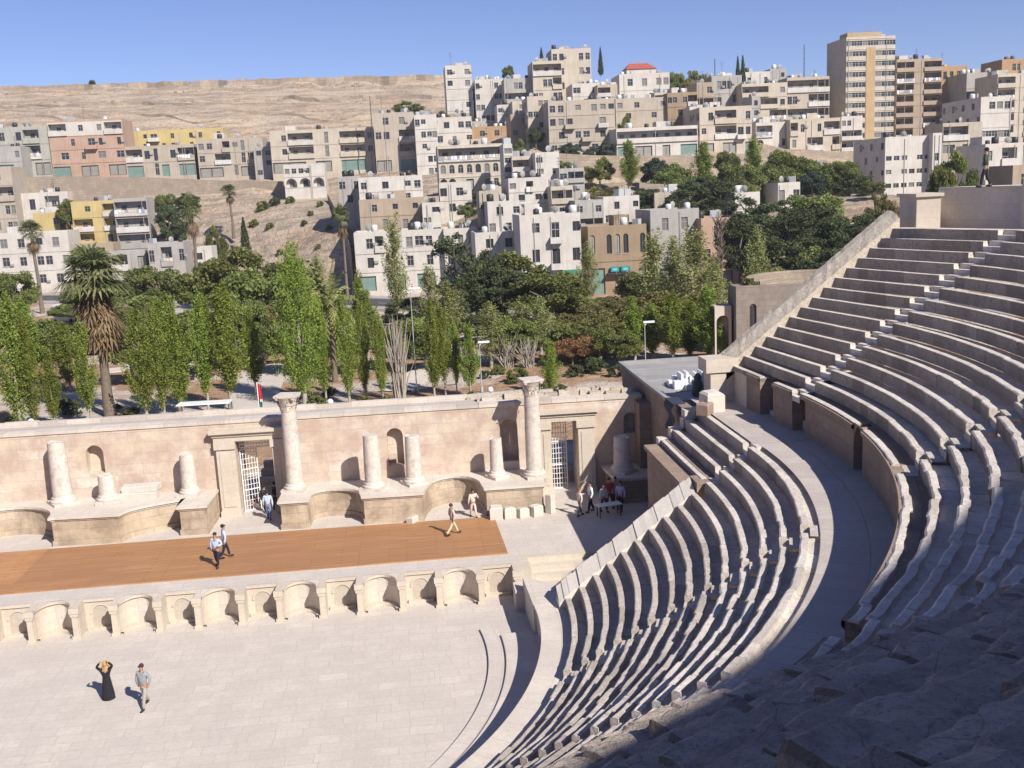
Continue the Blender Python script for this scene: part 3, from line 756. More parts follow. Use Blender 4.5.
# gateways: jambs, capitals, lintel mouldings
def portal(u0, u1, ztop, jl, jr):
    pm = MB()
    pm.box(jl-.0, u0-.0, V0-.32, V0-.003, 1.5, ztop-.45); pm.box(u1, jr, V0-.32, V0-.003, 1.5, ztop-.45)
    for a, e in ((jl, u0), (u1, jr)):
        pm.box(a-.1, e+.02 if e == u0 else e+.1, V0-.42, V0-.003, ztop-.45, ztop-.02); pm.box(a-.06, e+.06, V0-.4, V0-.003, 1.5, 1.85)
        pm.box(a+.18, e-.18, V0-.36, V0-.32, 2.1, ztop-.7)
    pm.box(jl-.1, jr+.1, V0-.34, V0-.003, ztop-.018, ztop+.28); pm.box(jl-.18, jr+.18, V0-.42, V0-.003, ztop+.282, ztop+.48); pm.box(jl-.3, jr+.3, V0-.58, V0-.003, ztop+.482, ztop+.7)
    pm.build('gateway_frame', M['cream'], sb)
portal(-8.1, -6.0, 6.0, -9.2, -5.45)
portal(10.2, 11.8, 5.95, 9.55, 12.75)
# iron gates
def gate(u0, u1, v, z0, z1, swing, name='white painted metal grille gate', hinge=None):
    g = empty('metal_gate', name, 'gate', S2W(u0, v, z0), RS+swing)
    w = u1-u0; fm = MB()
    for a in (0, w-.06): fm.box(a, a+.06, 0, .05, 0, z1-z0)
    for zz in (0, (z1-z0)*.33, (z1-z0)*.66, z1-z0-.06): fm.box(.06, w-.06, 0, .05, zz, zz+.06)
    fm.build('frame', M['whitemetal'], g)
    bm_ = MB(); n = max(4, int(w/.16))
    for q in range(1, n): bm_.box(w*q/n-.016, w*q/n+.016, .012, .04, .06, z1-z0-.06)
    m = int((z1-z0)/.3)
    for q in range(1, m): bm_.box(.06, w-.06, .016, .036, (z1-z0)*q/m-.014, (z1-z0)*q/m+.014)
    bm_.build('bars', M['whitemetal'], g); return g
gate(-8.05, -7.0, V0+.5, 1.5, 5.3, .55, 'open white metal gate leaf in the left gateway')
gate(-8.05, -6.05, V0+.55, 5.35, 5.95, 0, 'white grille fixed above the left gateway opening')
gate(10.25, 11.25, V0+.9, 1.5, 5.9, .1, 'tall white grille gate in the right gateway')
# stepped stones behind the left gateway
mb = MB()
for q in range(5): mb.box(-8.0+.1*q, -5.5, V0+TH+.6+q*.55, V0+TH+1.15+q*.55, 1.4, 1.75+q*.38, tone=.4+.1*q)
o = mb.build('stone_steps', M['wall']); o.location = (10, 0, 0); o.rotation_euler = (0, 0, RS); tag(o, 'stone steps and blocks seen through the left gateway', 'steps')

# ---- podium carrying the columns (curved bays between projecting blocks)
PZ = 3.15
def curve(u0, v0, u1, v1, depth, n=12, start=None, vend=None):
    return [(u0+(u1-u0)*(1-math.cos(PI*t/n))/2, v0+(v1-v0)*t/n+depth*math.sin(PI*t/n)) for t in range(n+1)]
def podium(front, label, z=PZ, mat='podium'):
    """front: polyline left->right in (u,v); back on the wall"""
    g = empty('column_podium', label, 'podium', (10, 0, 0), RS)
    f = front; poly = f+[(f[-1][0], V0), (f[0][0], V0)]
    cl = []
    for (a, b_) in zip(f, f[1:]):
        if math.hypot(b_[0]-a[0], b_[1]-a[1]) > 1e-6: cl.append(a)
    cl.append(f[-1]); poly = cl+[(cl[-1][0], V0-.002), (cl[0][0], V0-.002)]
    m = MB(); m.prism(poly, 1.45, z-.24); m.build('masonry', M[mat], g)
    # cornice: offset polyline
    def off(d):
        out = []
        for i, p in enumerate(cl):
            a = cl[max(i-1, 0)]; e = cl[min(i+1, len(cl)-1)]
            n1 = np.array([p[1]-a[1], -(p[0]-a[0])]) if i > 0 else np.array([-1., 0])*0
            n2 = np.array([e[1]-p[1], -(e[0]-p[0])]) if i < len(cl)-1 else n1*0
            if i == 0: n1 = np.array([-1., 0.])
            if i == len(cl)-1: n2 = np.array([1., 0.])
            n1 = n1/(np.linalg.norm(n1)+1e-9); n2 = n2/(np.linalg.norm(n2)+1e-9); nn = n1+n2; l = np.dot(nn, nn)
            nn = nn*2/(l+1e-9) if l > .5 else nn
            out.append((p[0]+nn[0]*d, p[1]+nn[1]*d))
        return out
    m = MB(); o1 = off(.06); o2 = off(.15)
    for oo, z0, z1 in ((o1, z-.24, z-.13), (o2, z-.13, z)):
        m.prism(oo+[(oo[-1][0], V0-.003), (oo[0][0], V0-.003)], z0, z1, bottom=True)
    m.build('cornice', M['pale'], g)
    m = MB(); o3 = off(.07); m.prism(o3+[(o3[-1][0], V0-.004), (o3[0][0], V0-.004)], 1.452, 1.8); m.build('plinth', M[mat], g)
    return g
podium([(-32, 14.3), (-25.6, 14.3), *curve(-25.6, 14.3, -22.6, 15.2, 1.0)[1:], *curve(-22.3, 15.6, -17.6, 14.2, 1.9)[1:], (-17.4, 14.25), (-14.0, 14.1), *curve(-13.9, 14.2, -11.0, 16.4, .35)[1:], (-10.85, 16.5), (-10.85, 14.6), (-9.45, 14.6), (-9.45, 17.2)], 'curving masonry podium at the far left of the stage')
podium([(-5.3, 17.2), (-5.3, 14.35), (-3.85, 14.35), (-3.85, 15.5), *curve(-3.8, 15.6, -.85, 15.0, 1.0)[1:], (-.72, 14.3), (2.5, 14.25), (2.62, 15.2), *curve(2.7, 15.3, 6.0, 15.1, 2.1)[1:], (6.1, 14.3), (9.3, 14.3), (9.3, 17.2)], 'masonry podium with two curved bays between the two gateways')
podium([(13.3, 17.0), (13.6, 14.9), (15.55, 14.9)], 'shaded podium block beside the right gateway', 3.05, 'brown')

# ---- columns
def column(label, u, v, h, r, cap=False, group='columns along the stage wall'):
    w = S2W(u, v, PZ); c = empty('column', label, 'column', w, random.uniform(0, 3), None)
    m = MB(); s = r*1.38; m.box(-s, s, -s, s, 0, .16); m.lathe([(r*1.36, .16), (r*1.42, .22), (r*1.3, .3), (r*1.14, .34), (r*1.22, .40), (r*1.05, .46)], n=18, cap=False); m.build('base', M['column'], c)
    hs = h-.95 if cap else h
    m = MB(); rr = random.Random(int(u*10)); pr = []
    for q in range(15):
        f = q/14; pr.append((r*(1.02-.13*f**1.4)+rr.uniform(-.006, .006), .44+(hs-.44)*f))
    m.lathe(pr, n=20); 
    if not cap:
        m.v = [(x, y, z+(nz(x*3+u, y*3, 1)*.16 if z > hs-.05 else 0)) for x, y, z in m.v]
    m.build('shaft', M['column'], c)
    if cap:
        m = MB(); t = r*.89
        m.lathe([(t, hs), (t*1.12, hs+.05), (t*1.0, hs+.1), (t*1.05, hs+.3), (t*1.2, hs+.6), (t*1.52, hs+.8)], n=18)
        for ring, (rad, z0, hh, n) in enumerate(((t*1.06, hs+.1, .3, 8), (t*1.14, hs+.34, .32, 8))):
            for q in range(n):
                a = 2*PI*(q+.5*ring)/n; cx, cy = rad*math.cos(a), rad*math.sin(a); d = (math.cos(a), math.sin(a)); tn = (-d[1], d[0]); wv = .11
                p = lambda o, k, z: (cx+d[0]*o+tn[0]*k, cy+d[1]*o+tn[1]*k, z)
                m.face([p(0, -wv, z0), p(0, wv, z0), p(.07, wv*.9, z0+hh*.7), p(.07, -wv*.9, z0+hh*.7)]); m.face([p(.07, -wv*.9, z0+hh*.7), p(.07, wv*.9, z0+hh*.7), p(.17, wv*.4, z0+hh), p(.17, -wv*.4, z0+hh)])
                m.face([p(.17, -wv*.4, z0+hh), p(.17, wv*.4, z0+hh), p(.15, wv*.3, z0+hh*.8), p(.15, -wv*.3, z0+hh*.8)])
        for q in range(4):
            a = PI/4+q*PI/2; m.ell((t*1.55*math.cos(a), t*1.55*math.sin(a), hs+.76), (.13, .13, .12), 8, 5)
        s = t*1.42; m.box(-s, s, -s, s, hs+.82, hs+.95); m.build('capital', M['column'], c)
    c['group'] = group; return c
column('tall slender column with leafy capital left of the long middle wall', -4.72, 16.4, 5.6, .47, True)
column('tall slender column with leafy capital beside the right gateway', 9.0, 15.9, 5.75, .47, True)
column('broken plain column at the far left of the stage', -17.85, 16.9, 3.55, .52)
column('short broken column stump left of the stacked slabs', -15.25, 16.6, 1.55, .47)
column('broken plain column just left of the left gateway', -10.75, 16.9, 2.4, .44)
column('broken column on the middle podium, left of the middle niche', -.2, 15.6, 3.15, .48)
column('broken column on the middle podium, right of the middle niche', 2.1, 16.1, 2.8, .46)
column('slim broken column left of the right-hand niche', 6.85, 16.2, 2.3, .38)
c = column('broken column drum standing on the shaded block by the right gateway', 14.1, 16.0, 2.1, .48); c.location.z = 3.05
# stacked slabs and fallen stones
def stone(label, x, y, z, dims, rz=0, mat='pale', group=None, seed=0, name='stone_block'):
    m = MB(); rr = random.Random(seed+int(x*100)); a, b_, c = dims
    P = [[(sx*a/2*rr.uniform(.9, 1.04), sy*b_/2*rr.uniform(.9, 1.04)) for sx, sy in ((-1, -1), (1, -1), (1, 1), (-1, 1))] for _ in range(2)]
    zt = [c*rr.uniform(.9, 1.05) for _ in range(4)]; k = .12*min(dims)
    lo = [(p[0], p[1], 0) for p in P[0]]; mid = [(p[0], p[1], zt[i]-k) for i, p in enumerate(P[0])]; hi = [(p[0]*(1-2*k/a), p[1]*(1-2*k/b_), zt[i]) for i, p in enumerate(P[0])]
    for A, B_ in ((lo, mid), (mid, hi)):
        for i in range(4): m.face([A[i], A[(i+1) % 4], B_[(i+1) % 4], B_[i]])
    m.face(hi); o = m.build(name, M[mat]); o.location = (x, y, z); o.rotation_euler = (0, 0, rz); tag(o, label, 'stone', group); return o
w = S2W(-13.6, 16.9); stone('lower of two long grey slabs stacked on the left podium', w[0], w[1], PZ, (2.3, .9, .42), RS, 'pale'); stone('upper of two long grey slabs stacked on the left podium', w[0]+.1, w[1]+.05, PZ+.42, (2.1, .8, .36), RS+.02, 'pale')
for q, (u, v, d, l) in enumerate([(6.55, 13.6, (.75, .6, .75), 'upright rough stone at the left foot of the right podium'), (7.3, 13.75, (.7, .6, .62), 'squat rough stone second from the left at the foot of the right podium'), (8.05, 13.7, (.65, .5, .55), 'low rough stone third along the foot of the right podium'), (8.8, 13.8, (.7, .5, .65), 'rough stone at the right foot of the right podium'), (9.65, 14.1, (.45, .4, 1.1), 'narrow upright stone at the corner of the right gateway'), (1.9, 13.95, (.6, .4, .4), 'small stone at the foot of the middle podium')]):
    w = S2W(u, v); stone(l, w[0], w[1], 1.5, d, RS+q*.2, 'pale', seed=q)

# ---- east wing with its flat grey roof
wing = empty('wing_building', 'plain brown stone wing with a flat grey roof deck beside the stage', 'building', (26.6, 9, 1.5))
m = MB(); m.prism([(26.6, 8.75), (35.5, 8.75), (35.5, 23.2), (26.3, 23.2)], -.2, 7.95); child(m, 'wall', M['brown'], wing)
m = MB(); m.prism([(26.45, 11.1), (35.6, 11.1), (35.6, 23.35), (26.12, 23.35)], 7.952, 8.02); child(m, 'roof', M['deck'], wing)
m = MB(); m.box(26.1, 26.4, 11.1, 23.3, 8.021, 8.2); m.box(26.4, 35.6, 23.05, 23.35, 8.021, 8.2); 
for q in range(6): m.box(26.4, 35.5, 13.2+q*1.9, 13.24+q*1.9, 8.021, 8.06)
child(m, 'roof_edging', M['deck'], wing)
m = MB(); m.prism([(25.75, 15.9), (26.62, 15.9), (26.45, 18.4), (25.8, 18.4)], 1.4, 6.9); child(m, 'buttress', M['brown'], wing)
# clutter on the roof deck
m = MB(); rr = random.Random(5)
for q in range(9): m.box(-.7+q*.16, -.62+q*.16+.05, -.4+rr.uniform(-.2, .2), .5+rr.uniform(-.2, .2), 0, .35+rr.random()*.55, tone=rr.random())
for q in range(8):
    x, y = rr.uniform(-1, 1), rr.uniform(-1, 1); m.box(x-.3, x+.3, y-.25, y+.25, 0, rr.uniform(.2, .6))
o = m.build('plastic_sheet_pile', M['whitemetal']); P = ground(692, 386, 8.02); o.location = tuple(P); tag(o, 'untidy white pile of boards and sheeting on the grey roof', 'pile')
m = MB(); m.lathe([(.3, 0), (.36, .3), (.3, .75), (.16, .95)], n=9); m.lathe([(.2, .9), (.24, 1.05), (.1, 1.25)], n=8)
o = m.build('black_sack', M['metal']); P = ground(698, 396, 8.02); o.location = tuple(P); tag(o, 'bulging black sack standing beside the white pile on the grey roof', 'sack')
m = MB()
for q in range(8):
    z0, z1 = -1.5*q/8, -1.5*(q+1)/8
    m.face([(-.02-.12*math.sin(q), -.8+.05*q, z0), (-.02-.12*math.sin(q), .9-.03*q, z0), (-.02-.12*math.sin(q+1), .9-.03*(q+1), z1), (-.02-.12*math.sin(q+1), -.8+.05*(q+1), z1)])
m.face([(-.02, -.8, 0), (.6, -.8, .02), (.6, .9, .02), (-.02, .9, 0)])
m.box(-.06, .6, -.8, .9, .02, .05)
o = m.build('tarpaulin', flat('navy_cloth', (.03, .035, .06), .9)); o.location = (26.05, 9.9, 8.24); tag(o, 'dark navy tarpaulin hanging over the roof edge by the seat end', 'tarpaulin')
P = ground(712, 411, Z14); stone('pale cube of stone at the end of the walkway', P[0], P[1], Z14, (.95, .9, 1.0), .25, 'pale')
P = ground(705, 413, Z14); stone('dark boulder beside the pale cube on the walkway', P[0]-.1, P[1]-.3, Z14, (.8, .6, .6), .9, 'brown')
# ================================================================== PEOPLE
def skin_obj(name, joints, edges, mat, parent, sub=1, root=0):
    me = bpy.data.meshes.new(name); me.from_pydata([j[:3] for j in joints], edges, []); me.materials.append(mat)
    o = bpy.data.objects.new(name, me); link(o, parent)
    md = o.modifiers.new('skin', 'SKIN'); md.use_smooth_shade = True
    for i, j in enumerate(joints):
        sv = me.skin_vertices[0].data[i]; rr = j[3] if hasattr(j[3], '__len__') else (j[3], j[3]); sv.radius = rr; sv.use_root = (i == root)
    if sub: s = o.modifiers.new('sub', 'SUBSURF'); s.levels = sub; s.render_levels = sub
    return o
def cloth(c): 
    k = 'cloth_%.2f_%.2f_%.2f' % c
    if k not in M: M[k] = flat('cloth', c, .9, .1, 9)
    return M[k]
SKIN = flat('skin', (.36, .21, .14), .6, .06, 8)
def person(label, loc, rz, top=(.5, .5, .5), legs=(.05, .05, .08), hair=(.02, .015, .012), shoes=(.02, .02, .02), h=1.72, stride=.12, larm=None, rarm=None, robe=False, cap=False, lean=0., sleeves=True, sit=False, vest=None, headscarf=None, group=None):
    """faces local -Y; joints are a walking / standing skeleton, x right of the figure is -x"""
    s = h/1.72; p0 = 0.9 if not sit else .5
    hip = (0, 0, p0); chest = (0, -lean*.35, p0+.38); neck = (0, -lean*.55, p0+.58); 
    L = lambda *a: [list(x) for x in a]
    J = [[*hip, (.155, .105)], [0, -lean*.15, p0+.18, (.135, .1)], [*chest, (.165, .11)], [0, -lean*.5, p0+.52, (.075, .07)], [0, -lean*.62-.01, p0+.62, .06], [0, -lean*.7-.015, p0+.71, (.078, .092)], [0, -lean*.7-.01, p0+.80, (.06, .075)]]
    E_ = [(0, 1), (1, 2), (2, 3), (3, 4), (4, 5), (5, 6)]
    def add(parent, pts):
        for p in pts: J.append(list(p)); E_.append((parent, len(J)-1)); parent = len(J)-1
        return len(J)-1
    arms = {}
    for sd, arm in ((1, larm), (-1, rarm)):
        sh = (sd*.19, -lean*.45, p0+.49)
        if arm is None: arm = ((sd*.25, .03*sd, p0+.2), (sd*.26, -.07*sd-.02, p0-.04))
        else: arm = tuple((sd*a[0], a[1], p0+a[2]) for a in arm)
        el, wr = arm; hd = tuple(w+(w-e)*.38 for w, e in zip(wr, el))
        arms[sd] = (sh, el, wr, hd)
        add(2, [(*sh, .062), (*el, .043), (*wr, .03), (*hd, .038)])
    legsj = {}
    for sd in (1, -1):
        f = stride*sd
        if sit: hj, kn, an, to = (sd*.1, 0, p0-.02), (sd*.13, -.42, p0+.0), (sd*.13, -.45, .08), (sd*.14, -.6, .04)
        else: hj, kn, an, to = (sd*.095, 0, .86), (sd*.1, -f*.75-.03, .47), (sd*.1, -f*1.6+.03, .08+abs(min(f, 0))*.25), (sd*.115, -f*1.6-.13, .035+abs(min(f, 0))*.12)
        legsj[sd] = (hj, kn, an, to)
        add(0, [(*hj, .085), (*kn, .055), (*an, .038), (*to, .036)])
    sc = lambda JJ: [[j[0]*s, j[1]*s, j[2]*s, (tuple(q*s for q in j[3]) if hasattr(j[3], '__len__') else j[3]*s)] for j in JJ]
    body = skin_obj('person', sc(J), E_, SKIN, None); body.location = loc; body.rotation_euler = (0, 0, rz); tag(body, label, 'person', group)
    hy, hz = (-lean*.7-.0)*s, (p0+.735)*s
    m = MB(); m.ell((0, hy+.02*s, hz+.035*s), (.092*s, .108*s, .1*s), 10, 6)
    if cap: m.ell((0, hy-.07*s, hz+.055*s), (.075*s, .1*s, .02*s), 8, 4)
    if headscarf:
        m.ell((0, hy+.03*s, hz-.0*s), (.115*s, .12*s, .145*s), 10, 6); m.ell((0, hy+.05*s, hz-.18*s), (.17*s, .12*s, .13*s), 10, 5)
    m.build('headscarf' if headscarf else 'cap' if cap else 'hair', cloth(headscarf) if headscarf else cloth(hair), body)
    m = MB(); m.ell((0, hy-.105*s, hz-.02*s), (.014*s, .02*s, .022*s), 6, 4); m.build('nose', SKIN, body)
    # shirt
    ex = .016
    T = [[0, 0, p0-.03, (.172, .122)], [0, -lean*.15, p0+.18, (.155, .118)], [*chest, (.185, .128)], [0, -lean*.5, p0+.515, (.095, .085)]]; TE = [(0, 1), (1, 2), (2, 3)]
    for sd in (1, -1):
        sh, el, wr, hd = arms[sd]; i = len(T); T.append([*sh, .08]); TE.append((2, i)); T.append([*el, .06]); TE.append((i, i+1))
        if sleeves: T.append([*wr, .046]); TE.append((i+1, i+2))
    skin_obj('shirt', sc(T), TE, cloth(top), body)
    if vest:
        V = [[0, 0, p0-.05, (.185, .135)], [0, -lean*.15, p0+.18, (.17, .132)], [*chest, (.198, .142)], [0, -lean*.5, p0+.48, (.12, .1)]]
        VE = [(0, 1), (1, 2), (2, 3)]
        for sd in (1, -1):
            sh, el, wr, hd = arms[sd]; i = len(V); V.append([*sh, .092]); VE.append((2, i)); V.append([*el, .07]); VE.append((i, i+1)); V.append([*wr, .055]); VE.append((i+1, i+2))
        skin_obj('jacket', sc(V), VE, cloth(vest), body)
    if robe:
        m = MB(); prof = [(.27, .03), (.255, .3), (.215, .6), (.18, .88), (.155, 1.05)]
        rows = [[(r*s*math.cos(2*PI*i/14)*(1+.05*math.cos(5*2*PI*i/14)), r*s*.82*math.sin(2*PI*i/14), z*s) for i in range(14)] for r, z in prof]
        m.grid(rows, closed=True); m.face(list(reversed(rows[0]))); m.build('robe', cloth(legs), body)
    else:
        P = [[0, 0, p0+.0, (.165, .118)], [0, 0, p0-.06, (.165, .118)]]; PE = [(0, 1)]
        for sd in (1, -1):
            hj, kn, an, to = legsj[sd]; i = len(P); P.append([*hj, .098]); PE.append((1, i)); P.append([*kn, .074]); PE.append((i, i+1)); P.append([an[0], an[1], an[2]+.02, .062]); PE.append((i+1, i+2))
        skin_obj('trousers', sc(P), PE, cloth(legs), body)
    for sd in (1, -1):
        hj, kn, an, to = legsj[sd]; m = MB(); m.ell(((an[0]+to[0])/2*s, (an[1]+to[1])/2*s, (an[2]+to[2])/2*s*.8+.012), (.05*s, .145*s, .055*s), 9, 5); m.build('shoe', cloth(shoes), body)
    return body
def face_to(rad): return rad
UPHEAD = ((.33, -.1, .66), (.17, -.12, .86))
P = ground(109, 699, 0); person('woman in long black robe and ochre headscarf, hands raised to her head', (P[0], P[1], 0), 0.1, top=(.012, .010, .016), legs=(.012, .010, .016), robe=True, headscarf=(.5, .27, .07), larm=UPHEAD, rarm=UPHEAD, h=1.6, stride=.02)
P = ground(146, 707, 0); person('man in grey clothes with dark sleeves and cap walking over the pale paving', (P[0], P[1], 0), -.35, top=(.28, .29, .32), legs=(.33, .31, .28), hair=(.05, .02, .03), cap=True, h=1.8, stride=.2, vest=None, larm=((.3, .06, .24), (.22, -.02, .02)))
P = ground(218, 567, 1.56); person('officer in pale blue shirt and navy trousers, the nearer of two on the boards', (P[0], P[1], 1.56), -.3, top=(.42, .52, .72), legs=(.015, .016, .035), cap=True, hair=(.02, .02, .03), h=1.78, larm=((.34, -.0, .27), (.2, -.2, .24)))
P = ground(226, 558, 1.56); person('officer in pale blue shirt and navy trousers, the farther of two on the boards', (P[0], P[1], 1.56), 1.9, top=(.42, .52, .72), legs=(.015, .016, .035), cap=True, hair=(.02, .02, .03), h=1.78, stride=.15)
P = ground(453, 535, 1.56); person('man in pale shirt and cream trousers striding over the right end of the boards', (P[0], P[1], 1.56), 2.0, top=(.5, .42, .36), legs=(.6, .5, .36), h=1.72, stride=.24, hair=(.08, .03, .02))
P = ground(474, 519, 1.5); m = person('person in white leaning against the curved bay behind the boards', (P[0], P[1]+.3, 1.5), .3, top=(.68, .62, .58), legs=(.6, .5, .45), h=1.65, lean=.12, larm=((.3, -.12, .26), (.16, -.3, .45)))
w = S2W(-6.35, 16.35); person('man in pale blue shirt and jeans walking into the left gateway', (*w[:2], 1.5), PI, top=(.42, .52, .68), legs=(.12, .2, .38), h=1.72, stride=.15)
w = S2W(-6.75, 17.7); person('person in dark clothes on the left of the pair in the left gateway', (*w[:2], 1.5), PI-.2, top=(.02, .016, .025), legs=(.02, .02, .03), h=1.7)
w = S2W(-6.2, 18.0); person('person in dark clothes on the right of the pair in the left gateway', (*w[:2], 1.5), PI+.2, top=(.025, .018, .03), legs=(.02, .02, .03), h=1.76)
P = ground(580, 516, 1.5); person('woman in white top and khaki trousers at the edge of the shade', (P[0], P[1], 1.5), 1.9, top=(.62, .52, .47), legs=(.27, .23, .17), hair=(.2, .06, .03), shoes=(.2, .04, .04), h=1.62, larm=((.27, -.18, .3), (.12, -.38, .36)))
P = ground(591, 512, 1.5); person('man in white shirt and black trousers facing the woman in khaki trousers', (P[0], P[1], 1.5), -1.4, top=(.68, .70, .74), legs=(.015, .015, .02), h=1.75)
P = ground(604, 512, 1.5); person('woman in white blouse in the shade, leftmost of the waiting group', (P[0], P[1], 1.5), .5, top=(.55, .55, .6), legs=(.05, .04, .05), h=1.62)
P = ground(610, 508, 1.5); person('man in red shirt in the shade, in the middle of the waiting group', (P[0], P[1], 1.5), .2, top=(.42, .05, .05), legs=(.05, .04, .05), h=1.75)
P = ground(616, 507, 1.5); person('man in grey shirt in the shade, behind the man in lavender', (P[0], P[1], 1.5), -.2, top=(.25, .25, .28), legs=(.04, .04, .05), h=1.75)
P = ground(621, 511, 1.5); person('man in lavender shirt and dark trousers, rightmost of the waiting group', (P[0], P[1], 1.5), -.6, top=(.45, .42, .62), legs=(.02, .02, .03), h=1.72)
# low table in front of the group
t = empty('low_table', 'small white table in front of the waiting group in the shade', 'table', tuple(ground(609, 516, 1.5)), .2)
m = MB(); m.box(-.7, .7, -.3, .3, .66, .7); m.build('tabletop', M['whitemetal'], t)
for sx in (-.6, .6):
    for sy in (-.22, .22): m = MB(); m.box(sx-.025, sx+.025, sy-.025, sy+.025, 0, .66); m.build('leg', M['metal'], t)
P = ground(985, 187.5, 18.46)
person('man in green jacket and dark trousers standing on top of the terrace wall', (P[0], P[1], 18.46), -2.2, top=(.03, .05, .035), legs=(.02, .02, .03), h=1.78, vest=(.035, .06, .04), larm=((.34, .02, .27), (.22, -.1, .1)))
# ================================================================== PLANTS
NR = np.random.default_rng(11)
def leaf_mesh(name, C, size, tone, mat, updir=None, flat_=.0, elong=1.5):
    """many small folded leaf-clump quads at centres C (n,3)"""
    n = len(C); A = NR.normal(size=(n, 3)); 
    if updir is not None: A = A*.55+updir
    A /= np.linalg.norm(A, axis=1)[:, None]
    B = NR.normal(size=(n, 3)); B -= (B*A).sum(1)[:, None]*A; B /= np.linalg.norm(B, axis=1)[:, None]
    Nn = np.cross(A, B)
    s = size*(NR.uniform(.6, 1.4, n))[:, None]
    V = np.empty((n, 4, 3)); V[:, 0] = C-A*s*elong*.5; V[:, 1] = C+B*s*.5+Nn*s*.14; V[:, 2] = C+A*s*elong*.5; V[:, 3] = C-B*s*.5+Nn*s*.14
    me = bpy.data.meshes.new(name); me.vertices.add(n*4); me.vertices.foreach_set('co', V.ravel().astype(np.float32))
    me.loops.add(n*4); me.loops.foreach_set('vertex_index', np.arange(n*4, dtype=np.int32))
    me.polygons.add(n); me.polygons.foreach_set('loop_start', np.arange(0, n*4, 4, dtype=np.int32)); me.polygons.foreach_set('loop_total', np.full(n, 4, dtype=np.int32))
    me.update(calc_edges=True); me.materials.append(mat)
    a = me.attributes.new('tone', 'FLOAT', 'FACE'); a.data.foreach_set('value', np.clip(tone, 0, 1).astype(np.float32))
    return me
def mix_tone(n, clump): return clump+NR.normal(0, .16, n)

def crown_poplar(mat, seed, n=15000, w=1.15, bottom=.9, size=.1, nb=130, gap=.25):
    """columnar crown built from steep leafy shoots of very different length; some sides thin"""
    r = np.random.default_rng(seed); C = []; T = []; thin = r.uniform(0, 2*PI, 3); tz = r.uniform(2, 8, 3)
    for i in range(nb):
        zb = bottom+(8.2-bottom)*(i/nb)**1.05; a = r.uniform(0, 2*PI)
        f = (zb-bottom)/(10-bottom); rad = w*(.45+.55*min(1, f/.2))*(1-max(0, f-.2)/.84)**1.1*r.uniform(.35, 1.25)
        if r.random() < .75 and any(abs((a-t+PI) % (2*PI)-PI) < .55 and abs(zb-q) < 1.3 for t, q in zip(thin, tz)): continue
        L = r.uniform(1.1, 3.2)*(1-.4*f); k = max(8, int(n/nb*r.uniform(.4, 1.6))); t = r.random(k)**.85
        if f > .5 and r.random() < .2: rad *= .5; L *= 1.35
        cl = .5+r.normal(0, .2)
        x = np.cos(a)*rad*(t**.55); y = np.sin(a)*rad*(t**.55); z = zb+t*L
        sp = .05+.17*np.sin(PI*np.clip(t, 0, 1))*w
        P = np.stack([x, y, z], 1)+r.normal(0, 1, (k, 3))*sp[:, None]*np.array([.6, .6, .9]); C.append(P); T.append(cl+r.normal(0, .2, k))
    C = np.concatenate(C); keep = C[:, 2] < 10.2
    return leaf_mesh('crown', C[keep], size, np.concatenate(T)[keep], mat, elong=1.3)
def crown_round(mat, seed, n=6500, rx=3., rz=2.3, cz=4.6, nc=46, size=.3, rough=.45, flatb=.6):
    n = int(n*2.3); size *= .58; nc = int(nc*1.35); cz -= .25*rz; rz *= 1.18
    r = np.random.default_rng(seed); C = []; T = []
    for i in range(nc):
        d = r.normal(size=3); d /= np.linalg.norm(d); 
        if d[2] < -flatb: d[2] *= .3
        q = r.uniform(.5, 1.)**.6; c = np.array([d[0]*rx*q, d[1]*rx*q, cz+d[2]*rz*q])*np.array([1, 1, 1])
        cr = r.uniform(.45, 1.05)*rx*.34; k = int(n/nc*(cr/(rx*.25))**1.3)
        v = r.normal(size=(k, 3)); v /= np.linalg.norm(v, axis=1)[:, None]; v *= (r.random(k)**.4)[:, None]*cr; v[:, 2] *= .75
        C.append(c+v+r.normal(0, rough*.1, (k, 3))); T.append(.48+r.normal(0, .17)+r.normal(0, .13, k))
    return leaf_mesh('crown', np.concatenate(C), size, np.concatenate(T), mat)
def crown_cone(mat, seed, n=7000, w=.95, size=.15):
    r = np.random.default_rng(seed); z = r.random(n)**1.15*9.6+.5; f = (z-.5)/9.6; rad = w*np.minimum(1, .55+f*3)*(1-f)**.75*(r.uniform(.55, 1.1, n)); a = r.uniform(0, 2*PI, n)
    lump = .18*np.sin(a*5+z*2.1)+.12*np.sin(a*3-z*3.3); rad = rad*(1+lump)
    C = np.stack([rad*np.cos(a), rad*np.sin(a), z], 1)
    return leaf_mesh('crown', C, size, .45+lump*1.2+r.normal(0, .15, n), mat, updir=np.array([0, 0, .8]))
